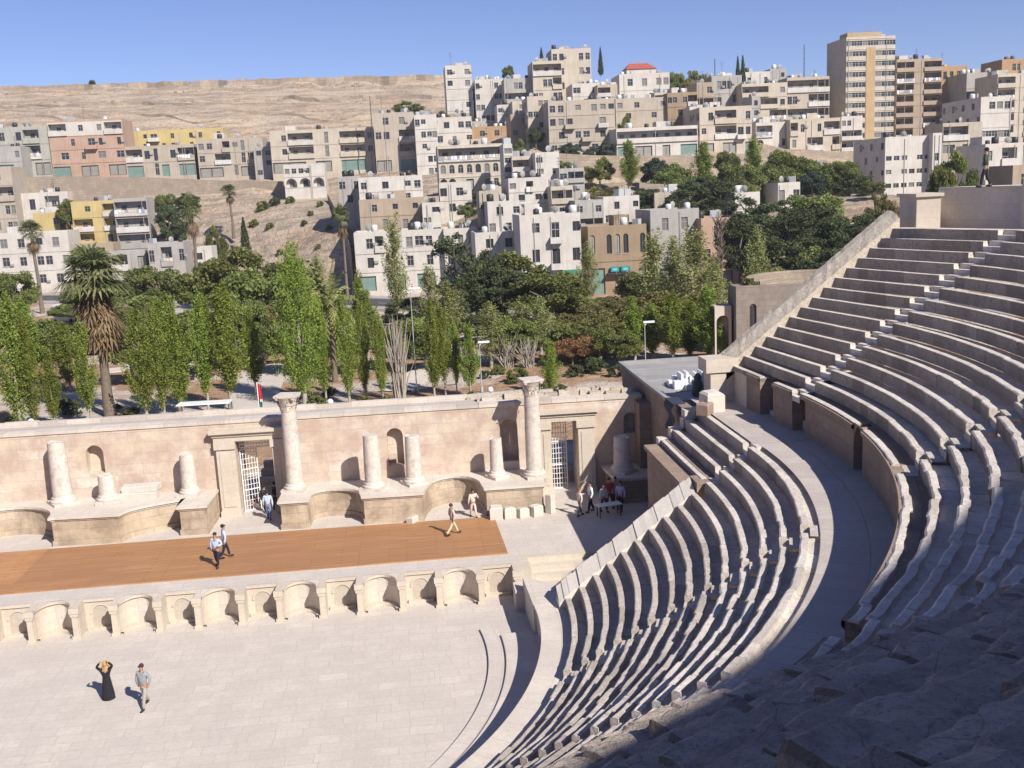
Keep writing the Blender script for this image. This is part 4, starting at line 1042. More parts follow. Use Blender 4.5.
def trunk_mesh(seed, h, r0, mat, limbs=6, spread=1.6, z0=.45, multi=1):
    r = random.Random(seed); m = MB()
    for q in range(multi):
        ox = r.uniform(-.3, .3)*(multi > 1); oy = r.uniform(-.3, .3)*(multi > 1)
        pts = [(ox, oy, -.3)]; x = ox; y = oy
        for i in range(1, 7): x += r.uniform(-.06, .06)*h*.12; y += r.uniform(-.06, .06)*h*.12; pts.append((x, y, h*i/6))
        m.tube(pts, [r0*(1.15-.95*i/6) for i in range(7)], 7)
        for i in range(limbs):
            k = r.uniform(z0, .9); j = min(5, int(k*6)); b0 = np.array(pts[j])+(np.array(pts[j+1])-np.array(pts[j]))*(k*6-j)
            a = r.uniform(0, 2*PI); L = spread*r.uniform(.6, 1.1)
            m.tube([b0, b0+np.array([math.cos(a)*L*.5, math.sin(a)*L*.5, L*.35]), b0+np.array([math.cos(a)*L, math.sin(a)*L, L*.9])], [r0*.4, r0*.25, r0*.08], 5, cap=False)
    return m.mesh('trunk', mat)
def fan_palm_meshes(seed, skirt=.0):
    """10 m tall; returns trunk, crown, skirt meshes"""
    r = random.Random(seed); m = MB(); pts = [(0, 0, -.3)]+[(.05*math.sin(q), .04*math.cos(q*1.3), q*1.5) for q in range(1, 7)]
    m.tube(pts, [.34, .27, .23, .21, .2, .2, .2], 9); tr = m.mesh('trunk', M['bark'])
    def fronds(n, el0, el1, L0, L1, zc, hang, mat, nm):
        m = MB()
        for q in range(n):
            a = r.uniform(0, 2*PI); el = R(r.uniform(el0, el1)); L = r.uniform(L0, L1); d = np.array([math.cos(a)*math.cos(el), math.sin(a)*math.cos(el), math.sin(el)])
            side = np.array([-math.sin(a), math.cos(a), 0]); o = np.array([0, 0, zc+r.uniform(-.4, .4)*(1 if not hang else hang)])
            s = o+d*L*.45; up = np.cross(d, side)*-1; tn = r.random()
            m.tube([o, s], .025, 3, cap=False)
            for k in range(9):
                th = R(-75+150*k/8); e = d*math.cos(th)+side*math.sin(th); tip = s+e*L*.55*r.uniform(.85, 1.1)+np.array([0, 0, -.22*L*r.uniform(.5, 1.2)]); midp = s+e*L*.3
                wv = np.cross(e, up); wv = wv/(np.linalg.norm(wv)+1e-9)*.07*L*.5
                m.face([s, midp-wv, tip, midp+wv], tone=min(1, max(0, tn+r.uniform(-.2, .2))))
        return m.mesh(nm, mat)
    cr = fronds(46+int(26*skirt), -30, 85, 1.5, 2.1+.3*skirt, 9.3, 0, M['leaf_palm'], 'crown')
    sk = fronds(int(30+110*skirt), -88, -52+14*skirt, 1.2, 1.9+.2*skirt, 8.7-skirt*1.3, .5+skirt*3.4, M['leaf_dry'], 'dry_skirt')
    return tr, cr, sk
def date_palm_meshes(seed):
    r = random.Random(seed); m = MB(); m.tube([(0, 0, -.3), (0, 0, 1.5), (.05, 0, 3)], [.32, .28, .26], 9); tr = m.mesh('trunk', M['bark']); m = MB()
    for q in range(44):
        a = r.uniform(0, 2*PI); el = R(r.uniform(-10, 80)); L = r.uniform(2.3, 3.); p = np.array([0, 0, 3.]); d = np.array([math.cos(a)*math.cos(el), math.sin(a)*math.cos(el), math.sin(el)]); side = np.array([-math.sin(a), math.cos(a), 0]); tn = r.random()
        for k in range(9):
            n_ = p+d*L/9; 
            for sg in (-1, 1):
                tip = p+side*sg*(.55-.03*k)+d*.4+np.array([0, 0, -.1]); m.face([p, p+d*.2, tip, tip-d*.14], tone=min(1, max(0, tn+r.uniform(-.2, .2))))
            m.tube([p, n_], .022, 3, cap=False); p = n_; d = d+np.array([0, 0, -.13]); d /= np.linalg.norm(d)
    return tr, m.mesh('crown', M['leaf_olive'])
def bare_mesh(seed, n=60, spread=1.4, lean=.0):
    r = random.Random(seed); m = MB()
    for q in range(n):
        a = r.uniform(0, 2*PI); L = r.uniform(4.5, 9.5); w = r.uniform(.1, 1)*spread; x, y = r.uniform(-.35, .35), r.uniform(-.35, .35)
        m.tube([(x, y, -.1), (x+w*.35*math.cos(a), y+w*.35*math.sin(a), L*.5), (x+w*math.cos(a)+r.uniform(-.2, .2), y+w*math.sin(a), L)], [.055, .035, .012], 4, cap=False, tone=r.random())
    return m.mesh('trunk', M['palebark'])
PR = {}
for i in range(6): PR['poplar%d' % i] = ([('trunk', trunk_mesh(20+i, 8.5, .12, M['palebark'], 9, .75, .25)), ('crown', crown_poplar(M['leaf_poplar'], 40+i, 13000+1500*(i % 3), 1.3+.12*(i % 2), .7+.35*(i % 3)))], 10, 3.1)
PR['bigpoplar0'] = ([('trunk', trunk_mesh(27, 8.5, .2, M['palebark'], 10, 1.4, .2)), ('crown', crown_poplar(M['leaf_poplar'], 47, 34000, 2.5, .8, .085, 230))], 10, 5.6)
for i in range(3): PR['olive%d' % i] = ([('trunk', trunk_mesh(30+i, 8.5, .12, M['palebark'], 14, .9, .2)), ('crown', crown_poplar(M['leaf_olive'], 60+i, 7000, 1.4, 1.2, .1, 100))], 10, 3.2)
for i in range(3): PR['round%d' % i] = ([('trunk', trunk_mesh(50+i, 4.6, .22, M['bark'], 8, 2.0)), ('crown', crown_round(M['leaf_round'], 70+i, 6800, 3.0, 2.4, 4.7))], 7.2, 6.6)
for i in range(2): PR['pine%d' % i] = ([('trunk', trunk_mesh(55+i, 6.0, .22, M['bark'], 9, 2.2)), ('crown', crown_round(M['leaf_dark'], 80+i, 7600, 2.9, 3.2, 5.6, 44, .27, .5, .7))], 9, 6.4)
for i in range(2): PR['brown%d' % i] = ([('trunk', trunk_mesh(58+i, 4.6, .2, M['bark'], 8, 2.0)), ('crown', crown_round(M['leaf_brown'], 90+i, 5200, 3.1, 2.3, 4.6, 44))], 7.1, 6.8)
PR['rust0'] = ([('trunk', trunk_mesh(61, 3.4, .14, M['bark'], 7, 1.8)), ('crown', crown_round(M['leaf_rust'], 95, 1500, 3.1, 1.6, 4.0, 22, .26))], 5.6, 6.8)
PR['wispy0'] = ([('trunk', trunk_mesh(63, 7.5, .16, M['bark'], 12, 1.6)), ('crown', crown_round(M['leaf_dark'], 97, 3000, 2.0, 3.6, 5.8, 34, .24, .8, .9))], 9.6, 4.6)
PR['blue0'] = ([('trunk', trunk_mesh(64, 4.6, .2, M['bark'], 8, 2.0)), ('crown', crown_round(M['leaf_blue'], 98, 6500, 2.8, 2.8, 4.6, 40))], 7.5, 6.2)
for i in range(2): PR['cypress%d' % i] = ([('trunk', trunk_mesh(66+i, 5, .14, M['bark'], 0)), ('crown', crown_cone(M['leaf_dark'] if i else M['leaf_round'], 100+i))], 10.1, 2.0)
PR['bush0'] = ([('stem', trunk_mesh(68, 1.2, .08, M['bark'], 4, .7)), ('foliage', crown_round(M['leaf_round'], 105, 2200, 1.5, 1.0, 1.1, 24, .24))], 2.2, 3.2)
PR['bush1'] = ([('stem', trunk_mesh(69, 1.2, .08, M['bark'], 4, .7)), ('foliage', crown_round(M['leaf_dark'], 106, 1800, 1.5, 1.0, 1.1, 20, .24))], 2.2, 3.2)
PR['bare0'] = ([('trunk', bare_mesh(70))], 9.5, 2.9)
PR['bare1'] = ([('trunk', trunk_mesh(72, 10, .2, M['bark'], 40, 1.0, .3, 4))], 10.5, 2.6)
for i in range(2):
    a, b_, c = fan_palm_meshes(75+i, 0.05); PR['palm%d' % i] = ([('trunk', a), ('crown', b_), ('dry_skirt', c)], 11.0, 4.2)
a, b_, c = fan_palm_meshes(79, 1.0); PR['bigpalm0'] = ([('trunk', a), ('crown', b_), ('dry_skirt', c)], 11.0, 4.2)
a, b_ = date_palm_meshes(81); PR['datepalm0'] = ([('trunk', a), ('crown', b_)], 5.4, 5.0)
NAMES = dict(bigpoplar='poplar_tree', poplar='poplar_tree', olive='poplar_tree', round='leafy_tree', pine='pine_tree', brown='leafy_tree', rust='leafy_tree', wispy='casuarina_tree', blue='leafy_tree', cypress='cypress_tree', bush='bush', bare='bare_tree', palm='fan_palm', bigpalm='fan_palm', datepalm='date_palm')
CATS = dict(bush='bush', palm='palm', bigpalm='palm', datepalm='palm')
def plant(kind, P, h, w, label, group=None):
    base = kind.rstrip('0123456789'); parts, H, Wd = PR[kind]
    o = empty(NAMES[base], label, CATS.get(base, 'tree'), tuple(P), random.uniform(0, 6.28), group)
    o.scale = (w/Wd, w/Wd, h/H)
    for nm, me in parts: link(bpy.data.objects.new(nm, me), o)
    return o
def at_level(px, D, z, py=300):
    for _ in range(4): P = at(px, py, D); py += (P[2]-z)*FPX/D
    return P, py
def plant_px(kind, px, yt, wpx, label, yb=None, D=None, z=1.55, group=None):
    """yb: pixel row of the visible foot on level ground z;  D: distance when the foot is hidden"""
    if D is None: P = ground(px, yb, z); D = depth(P)
    else: _, yb = at_level(px, D, z)
    P = at(px, (yt+yb)/2, D); ztop = at(px, yt, D)[2]; P = (P[0], P[1], z-.1)
    return plant(kind, P, max(.8, ztop-z), wpx/FPX*D*(1.05 if 'poplar' in kind else 1.22), label, group)
GP = 'young poplars in the park behind the stage'
T = plant_px
# front row of the park
T('poplar0', 12, 290, 46, 'pale green poplar at the very left edge behind the stage wall', yb=432, group=GP)
T('poplar1', 50, 345, 25, 'small slim poplar, second from the left behind the stage wall', yb=428, group=GP)
T('poplar2', 85, 316, 30, 'bright poplar just left of the big shaggy palm', yb=427, group=GP)
T('poplar3', 140, 303, 38, 'poplar standing right of the big shaggy palm', yb=420, group=GP)
T('poplar4', 176, 296, 38, 'poplar fourth from the left, between the shaggy palm and the flag', yb=414, group=GP)
T('poplar5', 226, 280, 46, 'broad poplar just left of the flag', yb=411, group=GP)
T('bigpoplar0', 298, 243, 66, 'largest and broadest poplar, right behind the tall left column', yb=406, group=GP)
T('poplar3', 345, 288, 28, 'slim dark poplar with bushy foot right of the biggest poplar', yb=404, group=GP)
T('poplar1', 380, 308, 20, 'thin poplar immediately left of the grey leafless shrub', yb=403, group=GP)
T('poplar4', 432, 300, 26, 'left one of two touching poplars right of the leafless shrub', yb=398, group=GP)
T('poplar2', 443, 302, 24, 'right one of two touching poplars right of the leafless shrub', yb=395, group=GP)
T('poplar5', 469, 322, 24, 'short slim poplar with leafy foot before the red soil bed', yb=397, group=GP)
T('poplar1', 551, 338, 24, 'young poplar right beside the tall right column', yb=394, group=GP)
T('poplar4', 634, 296, 34, 'bright cone-shaped poplar at the left corner of the grey roof', D=103, group=GP)
T('poplar2', 672, 290, 38, 'bright cone-shaped poplar behind the middle of the grey roof', D=101, group=GP)
T('poplar5', 708, 284, 38, 'bright cone-shaped poplar behind the right end of the grey roof', D=99, group=GP)
T('poplar1', 722, 325, 14, 'small sapling poplar squeezed between the grey roof and the rough slope', D=98, group=GP)
T('olive0', 396, 210, 34, 'tall slender poplar rising in front of the long white street building', D=140, group=GP)
T('poplar0', 360, 268, 22, 'narrow poplar behind the slim dark one, below the little fan palm', D=118, group=GP)
GO = 'feathery pale poplars along the street'
T('olive0', 655, 226, 44, 'feathery pale poplar, left of the pair in front of the street', D=124, group=GO)
T('olive1', 694, 224, 58, 'feathery pale poplar, broad right one of the pair in front of the street', D=122, group=GO)
T('olive0', 757, 222, 30, 'small feathery pale poplar behind the ruined arcade building', D=135, group=GO)
T('olive1', 588, 240, 26, 'thin feathery poplar in front of the brown stone house', D=150, group=GO)
T('olive1', 430, 262, 34, 'feathery pale poplar behind the leafless shrub', D=125, group=GO)
for a in [('poplar3', 28, 308, 26, 'slim poplar between the leftmost one and the small second one', 431), ('poplar0', 158, 300, 30, 'poplar between the two right of the shaggy palm', 417), ('poplar2', 202, 290, 32, 'poplar left of the broad one beside the flag', 412), ('poplar1', 322, 296, 26, 'poplar in the gap right of the biggest poplar', 403), ('poplar5', 252, 306, 28, 'poplar directly behind the flag', 396), ('poplar3', 362, 300, 20, 'thin poplar between the slim dark one and the leafless shrub', 400), ('poplar2', 455, 318, 18, 'thin young poplar right of the two touching poplars', 394)]:
    T(a[0], a[1], a[2], a[3], a[4], yb=a[5], group=GP)
# park trees behind
GR = 'broad leafy park trees'
for a in [('round0', 270, 262, 74, 'broad green tree behind and left of the biggest poplar', 122), ('round1', 240, 246, 70, 'broad olive tree beyond the poplars, below the dirt hillside', 150), ('round2', 205, 268, 50, 'low green tree before the street, left of the dirt slope', 165), ('round0', 160, 262, 60, 'greyish tree beyond the shaggy palm', 160), ('round1', 40, 318, 64, 'rounded dark green tree behind the left-hand poplars', 125), ('round2', 12, 268, 40, 'rounded tree at the left edge in front of the large white building', 160), ('round0', 75, 300, 44, 'low tree below the large white building', 165), ('round2', 545, 268, 76, 'broad round tree in the middle of the park, left of the brown autumn trees', 128), ('round1', 505, 250, 70, 'tall broad-crowned tree in the centre of the park', 140), ('round1', 575, 288, 50, 'smaller round tree in front of the parked white car', 130), ('round0', 640, 268, 44, 'round green tree before the brown stone house', 142), ('round2', 430, 312, 50, 'dim green tree behind the two touching poplars', 112), ('round0', 345, 300, 50, 'dark green tree filling the gap behind the slim dark poplar', 116), ('round1', 110, 320, 60, 'dusty green tree behind the shaggy palm trunk', 130), ('round0', 190, 322, 60, 'dense green tree behind the poplars left of the flag', 118)]:
    T(a[0], a[1], a[2], a[3], a[4], D=a[5], group=GR)
T('round0', 246, 290, 40, 'yellowing tree between the flag and the biggest poplar', D=110, group=GR)
T('brown0', 262, 300, 40, 'golden brown autumn tree left of the biggest poplar', D=112)
GB = 'brownish autumn trees left of the grey roof'
T('brown0', 603, 298, 56, 'brown-green autumn tree nearest the round green tree', D=116, group=GB)
T('brown1', 650, 288, 60, 'brown-green autumn tree in the middle behind the cone-shaped poplars', D=118, group=GB)
T('brown0', 692, 292, 54, 'brown-green autumn tree rightmost behind the cone-shaped poplars', D=116, group=GB)
T('brown1', 595, 320, 60, 'low dark shady tree over the red soil bed', D=108, group=GB)
T('rust0', 572, 336, 44, 'thin rusty-leaved tree above the red soil bed', D=102)
T('pine0', 500, 262, 60, 'dark dense pine in the park centre', D=134)
T('pine1', 548, 278, 40, 'dark pine close behind the park centre', D=138)
T('wispy0', 455, 222, 46, 'dark wispy casuarina, taller of two in the park centre', D=128)
T('wispy0', 485, 240, 36, 'dark wispy casuarina, shorter of two in the park centre', D=132)
T('bare0', 397, 312, 36, 'grey leafless shrub of upright stems behind the stage wall', yb=401)
T('bare1', 720, 205, 14, 'tall grey leafless trunk at the left of the dark trees', D=128)
T('bare0', 505, 330, 40, 'greyish bare shrub in the park centre', D=104)
T('bare0', 527, 335, 34, 'greyish bare shrub left of the rusty tree', D=103)
T('bigpalm0', 100, 246, 68, 'big shaggy palm with a long brown skirt of dead fronds', yb=416)
T('datepalm0', 330, 252, 44, 'grey-green date palm right of the biggest poplar', D=100)
T('palm0', 195, 190, 26, 'tall dark fan palm in front of the dirt hillside', D=178)
T('palm1', 36, 216, 26, 'tall fan palm in front of the large white building', D=185)
T('palm0', 344, 200, 20, 'tall thin fan palm beside the long stair at the hillside', D=185)
T('palm1', 231, 182, 18, 'small fan palm high on the dirt hillside', D=232, z=12)
GF = 'filler trees in the middle of the park'
for i, a in enumerate([('poplar2', 26, 296, 40, 104), ('poplar4', 66, 322, 34, 102), ('round2', 130, 292, 56, 150), ('olive1', 120, 300, 40, 132), ('poplar1', 160, 296, 34, 110), ('olive0', 152, 300, 34, 120), ('poplar3', 205, 290, 36, 108), ('round2', 250, 282, 56, 142), ('olive2', 318, 290, 36, 108), ('poplar5', 366, 288, 34, 116), ('pine1', 410, 296, 50, 135), ('olive2', 450, 280, 40, 118), ('round0', 470, 286, 50, 138), ('olive1', 520, 300, 40, 112), ('brown1', 560, 312, 50, 114), ('round2', 610, 296, 50, 126), ('brown0', 630, 312, 50, 108), ('olive2', 676, 236, 48, 128), ('olive1', 712, 252, 36, 138), ('brown1', 720, 300, 40, 112), ('round1', 405, 322, 40, 118), ('pine0', 470, 312, 50, 122), ('round0', 95, 284, 50, 168), ('round2', 215, 256, 46, 180), ('round1', 290, 262, 50, 160), ('olive1', 490, 300, 40, 104), ('round0', 515, 312, 44, 106), ('olive2', 540, 296, 38, 110), ('round2', 575, 318, 44, 104), ('olive0', 600, 300, 40, 106), ('round0', 618, 325, 40, 101), ('poplar1', 652, 300, 34, 104), ('poplar3', 690, 296, 34, 103), ('round1', 425, 318, 40, 104), ('round0', 395, 318, 36, 106), ('olive2', 715, 262, 40, 124), ('round2', 350, 312, 40, 104), ('round0', 285, 318, 40, 106), ('round1', 185, 310, 44, 104), ('round2', 130, 322, 44, 104), ('round0', 45, 320, 44, 106), ('olive0', 318, 250, 30, 150)]):
    T(a[0], a[1], a[2], a[3], 'leafy tree crowded among others in the middle of the park', D=a[4], group=GF)
# low shrubs of the park
GS = 'low shrubs among the park beds'
for px, yb, w, k in [(365, 404, 16, 0), (388, 403, 14, 0), (318, 406, 20, 0), (472, 397, 12, 0), (545, 395, 24, 0), (560, 393, 16, 1), (70, 415, 26, 1), (60, 410, 24, 1), (485, 378, 14, 1), (498, 374, 16, 0), (515, 382, 26, 0), (440, 372, 20, 1), (330, 396, 18, 1), (290, 402, 22, 0), (618, 376, 20, 1), (595, 372, 26, 1), (130, 418, 20, 0), (10, 428, 20, 0), (115, 412, 16, 1), (455, 366, 18, 1), (575, 376, 20, 1)]:
    P = ground(px, yb, 1.55); D = depth(P); plant('bush%d' % k, (P[0], P[1], 1.5), w*.62/FPX*D, w/FPX*D, 'low green shrub on the soil of the park beds', GS)
# dark wood right of the street
GD = 'dark trees on the slope right of the street'
for a in [('pine0', 770, 195, 60, 'dark pine behind the small feathery poplar', 165), ('pine1', 812, 205, 66, 'dark pine at mid slope right of the street', 158), ('wispy0', 745, 190, 46, 'wispy dark tree right of the leafless trunk', 172), ('pine1', 840, 214, 56, 'dark pine just above the rough sloping wall', 150), ('wispy0', 690, 178, 50, 'wispy dark tree above the pair of pale poplars', 185), ('wispy0', 720, 172, 44, 'wispy dark tree with thin top above the leafless trunk', 190), ('round1', 790, 150, 44, 'bright green tree below the white balcony houses', 205), ('round2', 825, 158, 40, 'olive tree left of the white slab building', 205), ('pine0', 850, 168, 44, 'dark tree against the shaded side of the white slab building', 200), ('poplar2', 629, 138, 28, 'tall upright dark green tree beside the old garden wall', 204), ('poplar0', 754, 136, 28, 'tall upright bright tree below the balcony houses left of the tower', 206), ('poplar4', 704, 142, 34, 'leafy upright tree below the cream house with long balcony', 206), ('round1', 680, 162, 36, 'grey-green tree below the long low house', 200), ('blue0', 626, 186, 44, 'blue-green rounded tree in front of the garden walls', 195), ('brown1', 590, 184, 46, 'yellow-green rounded tree beside the blue-green one', 196), ('round2', 735, 160, 40, 'dull green tree on the slope below the upright bright tree', 198), ('brown1', 880, 190, 30, 'brownish tree at the foot of the white slab building', 150), ('pine0', 870, 205, 44, 'dark tree nearest the top of the rough sloping wall', 142), ('round1', 955, 150, 34, 'yellow-green tree behind the terrace wall', 130), ('round2', 942, 160, 22, 'small green tree behind the terrace wall pier', 128), ('pine1', 775, 232, 60, 'dark tree low down behind the brown ruin', 138), ('round1', 805, 246, 56, 'olive tree low down just above the brown ruin', 132), ('pine0', 835, 238, 60, 'dark tree low against the rough sloping wall', 128), ('wispy0', 790, 200, 50, 'wispy dark tree in the thick of the slope wood', 150), ('round2', 815, 190, 50, 'dull olive tree at the top of the slope wood', 178), ('pine1', 855, 222, 44, 'dark tree wedged against the upper sloping wall', 130), ('pine1', 740, 215, 50, 'dark tree right behind the leafless trunk', 150), ('round1', 765, 168, 44, 'olive tree above the slope wood, left of the small white house', 200), ('round0', 786, 272, 30, 'bright low tree beside the brown ruin wall', 122)]:
    T(a[0], a[1], a[2], a[3], a[4], D=a[5], z=None if False else max(1.5, at(a[1], a[2], a[5])[2]-10.5), group=GD)
# ================================================================== GROUND, STREET, HILL AND CITY
PL = {}
def pl(c, dirt=.5):
    k = 'house_wall_%.2f_%.2f_%.2f' % c
    if k not in PL: PL[k] = plaster(k, c, dirt)
    return PL[k]
WHITE = (.555, .52, .475); CREAM = (.50, .44, .36); BEIGE = (.43, .375, .31); GREY = (.38, .36, .335); BROWN = (.31, .235, .155); YELLOW = (.52, .41, .19); SALMON = (.45, .31, .235); TAN = (.38, .305, .23); GREEN = (.38, .38, .335); ORANGE = (.40, .265, .15)
def glassmat(n, c, r=.25): 
    t = NT(n); t.b.inputs['Base Color'].default_value = (*c, 1); t.b.inputs['Roughness'].default_value = r; return t.m
GL = [glassmat('window_glass', (.03, .035, .045)), glassmat('window_glass_curtain', (.16, .15, .14), .5), flat('shutter_green', (.16, .24, .21), .6), flat('shutter_grey', (.25, .24, .22), .6)]
FRAME = flat('window_frame', (.30, .29, .27), .6); DARKFRAME = flat('window_frame_brown', (.12, .09, .07), .6)
def wmesh(kind):
    m = MB()
    if kind == 'shop':
        m.face([(0, 0, 0), (1, 0, 0), (1, 0, 1), (0, 0, 1)]); 
        for q in range(1, 8): m.box(0, 1, -.02, 0, q/8-.01, q/8+.01)
        return m.mesh('shop_shutter', [GL[2]])
    g, f = {'a': (0, FRAME), 'b': (1, FRAME), 'c': (0, DARKFRAME), 'd': (3, DARKFRAME)}[kind]
    m.face([(0, 0, 0), (1, 0, 0), (1, 0, 1), (0, 0, 1)])
    for x0, x1, z0, z1 in ((0, 1, 0, .05), (0, 1, .95, 1), (0, .05, .05, .95), (.95, 1, .05, .95), (.47, .53, .05, .95)) + (((.05, .47, .62, .66), (.53, .95, .62, .66)) if kind in 'ab' else ()):
        m.box(x0, x1, -.04, -.001, z0, z1, mi=1)
    return m.mesh('window', [GL[g], f])
WM = {k: wmesh(k) for k in 'abcd'}; SHOP = wmesh('shop')
TANKM = [flat('tank_white', (.6, .6, .58), .5), flat('tank_black', (.03, .03, .03), .5), flat('tank_zinc', (.4, .41, .42), .4)]
def tankmesh(i):
    m = MB()
    if i == 2: m.box(-.6, .6, -.5, .5, .35, 1.35); 
    else: m.lathe([(.5, .35), (.56, .4), (.56, 1.3), (.45, 1.42), (.15, 1.5)], n=12)
    for sx in (-.4, .4):
        for sy in (-.35, .35): m.box(sx-.04, sx+.04, sy-.04, sy+.04, 0, .36)
    return m.mesh('water_tank', TANKM[i])
TK = [tankmesh(i) for i in range(3)]
def dishmesh():
    m = MB(); rows = [[(r*math.cos(2*PI*i/12), -.25+.35*r*r, 1.1+r*math.sin(2*PI*i/12)) for i in range(12)] for r in (.02, .35, .6)]
    m.grid(rows, closed=True); m.tube([(0, 0, 0), (0, 0, 1.1)], .04, 5); return m.mesh('satellite_dish', FRAME)
DISH = dishmesh()
LAUN = [flat('linen_white', (.7, .7, .7)), flat('linen_blue', (.25, .3, .42)), flat('linen_cream', (.55, .48, .4)), flat('linen_grey', (.3, .3, .31))]
PARAP = plaster('parapet_paint', (.58, .56, .53), .8)
CTRL = []       # ground control points (x, y, z) from the feet of the houses
def bearing_hit(px, P0, ang, py=384):
    """where the bearing of px meets the facade line through P0 with direction ang"""
    d = ray(px, py)[:2]; e = np.array([math.cos(ang), math.sin(ang)])
    A = np.array([[d[0], -e[0]], [d[1], -e[1]]]); t = np.linalg.solve(A, P0[:2]-CAM[:2]); return t[1]
def facade(wall, root, o, ux, W, H, floors, zb, rnd, fmat, parts=True, pane_mix='aabc'):
    """o: local xy of the left foot seen from outside; ux: local unit direction along the facade. floors: strings bottom to top"""
    n = np.array([ux[1], -ux[0]]); wf = rnd.uniform(.8, 1.3); hf = rnd.uniform(-.05, .07); nf = len(floors); fh = H/nf
    P = lambda u, z, d=0.: (o[0]+ux[0]*u-n[0]*d, o[1]+ux[1]*u-n[1]*d, zb+z)
    q = lambda u0, u1, z0, z1, d=0.: wall.face([P(u0, z0, d), P(u1, z0, d), P(u1, z1, d), P(u0, z1, d)]) if u1 > u0+1e-4 and z1 > z0+1e-4 else None
    ang = math.atan2(ux[1], ux[0])
    for fi, s in enumerate(floors):
        if W/len(s) > 2.5 and not set(s) & set('A=ht'):
            s = ''.join({'w': 'ww', '.': '.w' if rnd.random() < .3 and 'w' in s else '..', 'L': 'LL', 's': 'ss', 'W': 'W.' if rnd.random() < .5 else 'ww', 'a': 'aa', 'b': 'bw', 'd': 'd.'}.get(c, c) for c in s)
        z0, z1 = fi*fh, (fi+1)*fh; nc = len(s); cw = W/nc; i = 0
        while i < nc:
            ch = s[i]; j = i+1
            while j < nc and s[j] == ch and ch in 'L.s=': j += 1
            u0, u1 = i*cw, j*cw; w = u1-u0; i = j
            if ch == '.': q(u0, u1, z0, z1); continue
            dep = .18; kind = rnd.choice(pane_mix)
            if ch == 'w' and rnd.random() < .07: q(u0, u1, z0, z1); continue
            if ch == 'w': a, b_, c, d = u0+w*.5-min(w*.42, .58*wf), u0+w*.5+min(w*.42, .58*wf), z0+fh*(.28-hf), z0+fh*.78
            if ch == 'w' and rnd.random() < .1: a += w*.08; b_ += w*.08; c += fh*.12
            if ch == 't': a, b_, c, d = u0+w*.5-min(w*.32, .5), u0+w*.5+min(w*.32, .5), z0+fh*.08, z0+fh*.92
            elif ch == 'W': a, b_, c, d = u0+w*.08, u1-w*.08, z0+fh*.3, z0+fh*.8
            elif ch == 'h': a, b_, c, d = u0+w*.14, u1-w*.14, z0+fh*.45, z0+fh*.78
            elif ch in 'a': a, b_, c, d = u0+w*.2, u1-w*.2, z0+fh*.22, z0+fh*.82
            elif ch == 'A': a, b_, c, d = u0+w*.1, u1-w*.1, z0+fh*.02, z0+fh*.88; dep = 1.4
            elif ch == 'L': a, b_, c, d = u0+.12, u1-.12, z0+fh*.06, z0+fh*.9; dep = 1.5
            elif ch == 's': a, b_, c, d = u0+.15, u1-.15, z0+.02, z0+fh*.8; dep = .3
            elif ch == '=': a, b_, c, d = u0, u1, z0+fh*.30, z0+fh*.78; dep = .2
            elif ch == 'b': a, b_, c, d = u0+w*.5-min(w*.38, .9), u0+w*.5+min(w*.38, .9), z0+.08, z0+fh*.78
            elif ch == 'd': a, b_, c, d = u0+w*.5-.5, u0+w*.5+.5, z0+.02, z0+fh*.72
            elif ch != 'w': q(u0, u1, z0, z1); continue
            q(u0, a, z0, z1); q(b_, u1, z0, z1); q(a, b_, z0, c)
            if ch in 'aA':
                r = (b_-a)/2; zs = max(c, d-r); mcx = (a+b_)/2; rz = d-zs
                ar = [(mcx-r*math.cos(PI*t/8), zs+rz*math.sin(PI*t/8)) for t in range(9)]
                for (ua, za), (ub, zb_) in zip(ar, ar[1:]):
                    wall.face([P(ua, za), P(ub, zb_), P(ub, z1), P(ua, z1)]); wall.face([P(ua, za), P(ub, zb_), P(ub, zb_, dep), P(ua, za, dep)])
                dd = zs
            else: q(a, b_, d, z1); wall.face([P(a, d), P(b_, d), P(b_, d, dep), P(a, d, dep)]); dd = d
            wall.face([P(a, c), P(b_, c), P(b_, c, dep), P(a, c, dep)]); wall.face([P(a, c), P(a, c, dep), P(a, dd, dep), P(a, dd)]); wall.face([P(b_, c), P(b_, dd), P(b_, dd, dep), P(b_, c, dep)])
            if ch in 'LA':
                q(a, b_, c, d, dep)
                nn = max(1, int((b_-a)/2.4))
                for k in range(nn):
                    ww = min(1.1, (b_-a)/nn*.6); uu = a+(b_-a)*(k+.5)/nn-ww/2
                    pane(root, P(uu, c+(.1), dep-.05), ang, ww, (d-c)*.72, rnd.choice(pane_mix))
                if ch == 'L':
                    m = MB(); ph = fh*.32; pa, pb = a-.1, b_+.1
                    pts = [(pa, 0), (pb, 0)]
                    f0 = [P(pa, c-.12, -.35), P(pb, c-.12, -.35), P(pb, c+ph, -.35), P(pa, c+ph, -.35)]; m.face(f0)
                    for uu in (pa, pb): m.face([P(uu, c-.12, .1), P(uu, c-.12, -.35), P(uu, c+ph, -.35), P(uu, c+ph, .1)])
                    m.face([P(pa, c+ph, -.35), P(pb, c+ph, -.35), P(pb, c+ph, -.2), P(pa, c+ph, -.2)]); m.face([P(pa, c-.12, -.35), P(pb, c-.12, -.35), P(pb, c-.12, .1), P(pa, c-.12, .1)]); m.face([P(pa, c+ph, -.2), P(pb, c+ph, -.2), P(pb, c, -.2), P(pa, c, -.2)])
                    m.build('balcony', fmat if rnd.random() < .75 else PARAP, root)
            elif ch == 's':
                o_ = bpy.data.objects.new('shop_shutter', SHOP if rnd.random() < .6 else WM['d']); link(o_, root); o_.location = P(a, c, dep); o_.rotation_euler = (0, 0, ang); o_.scale = (b_-a, 1, d-c)
            elif ch == '=':
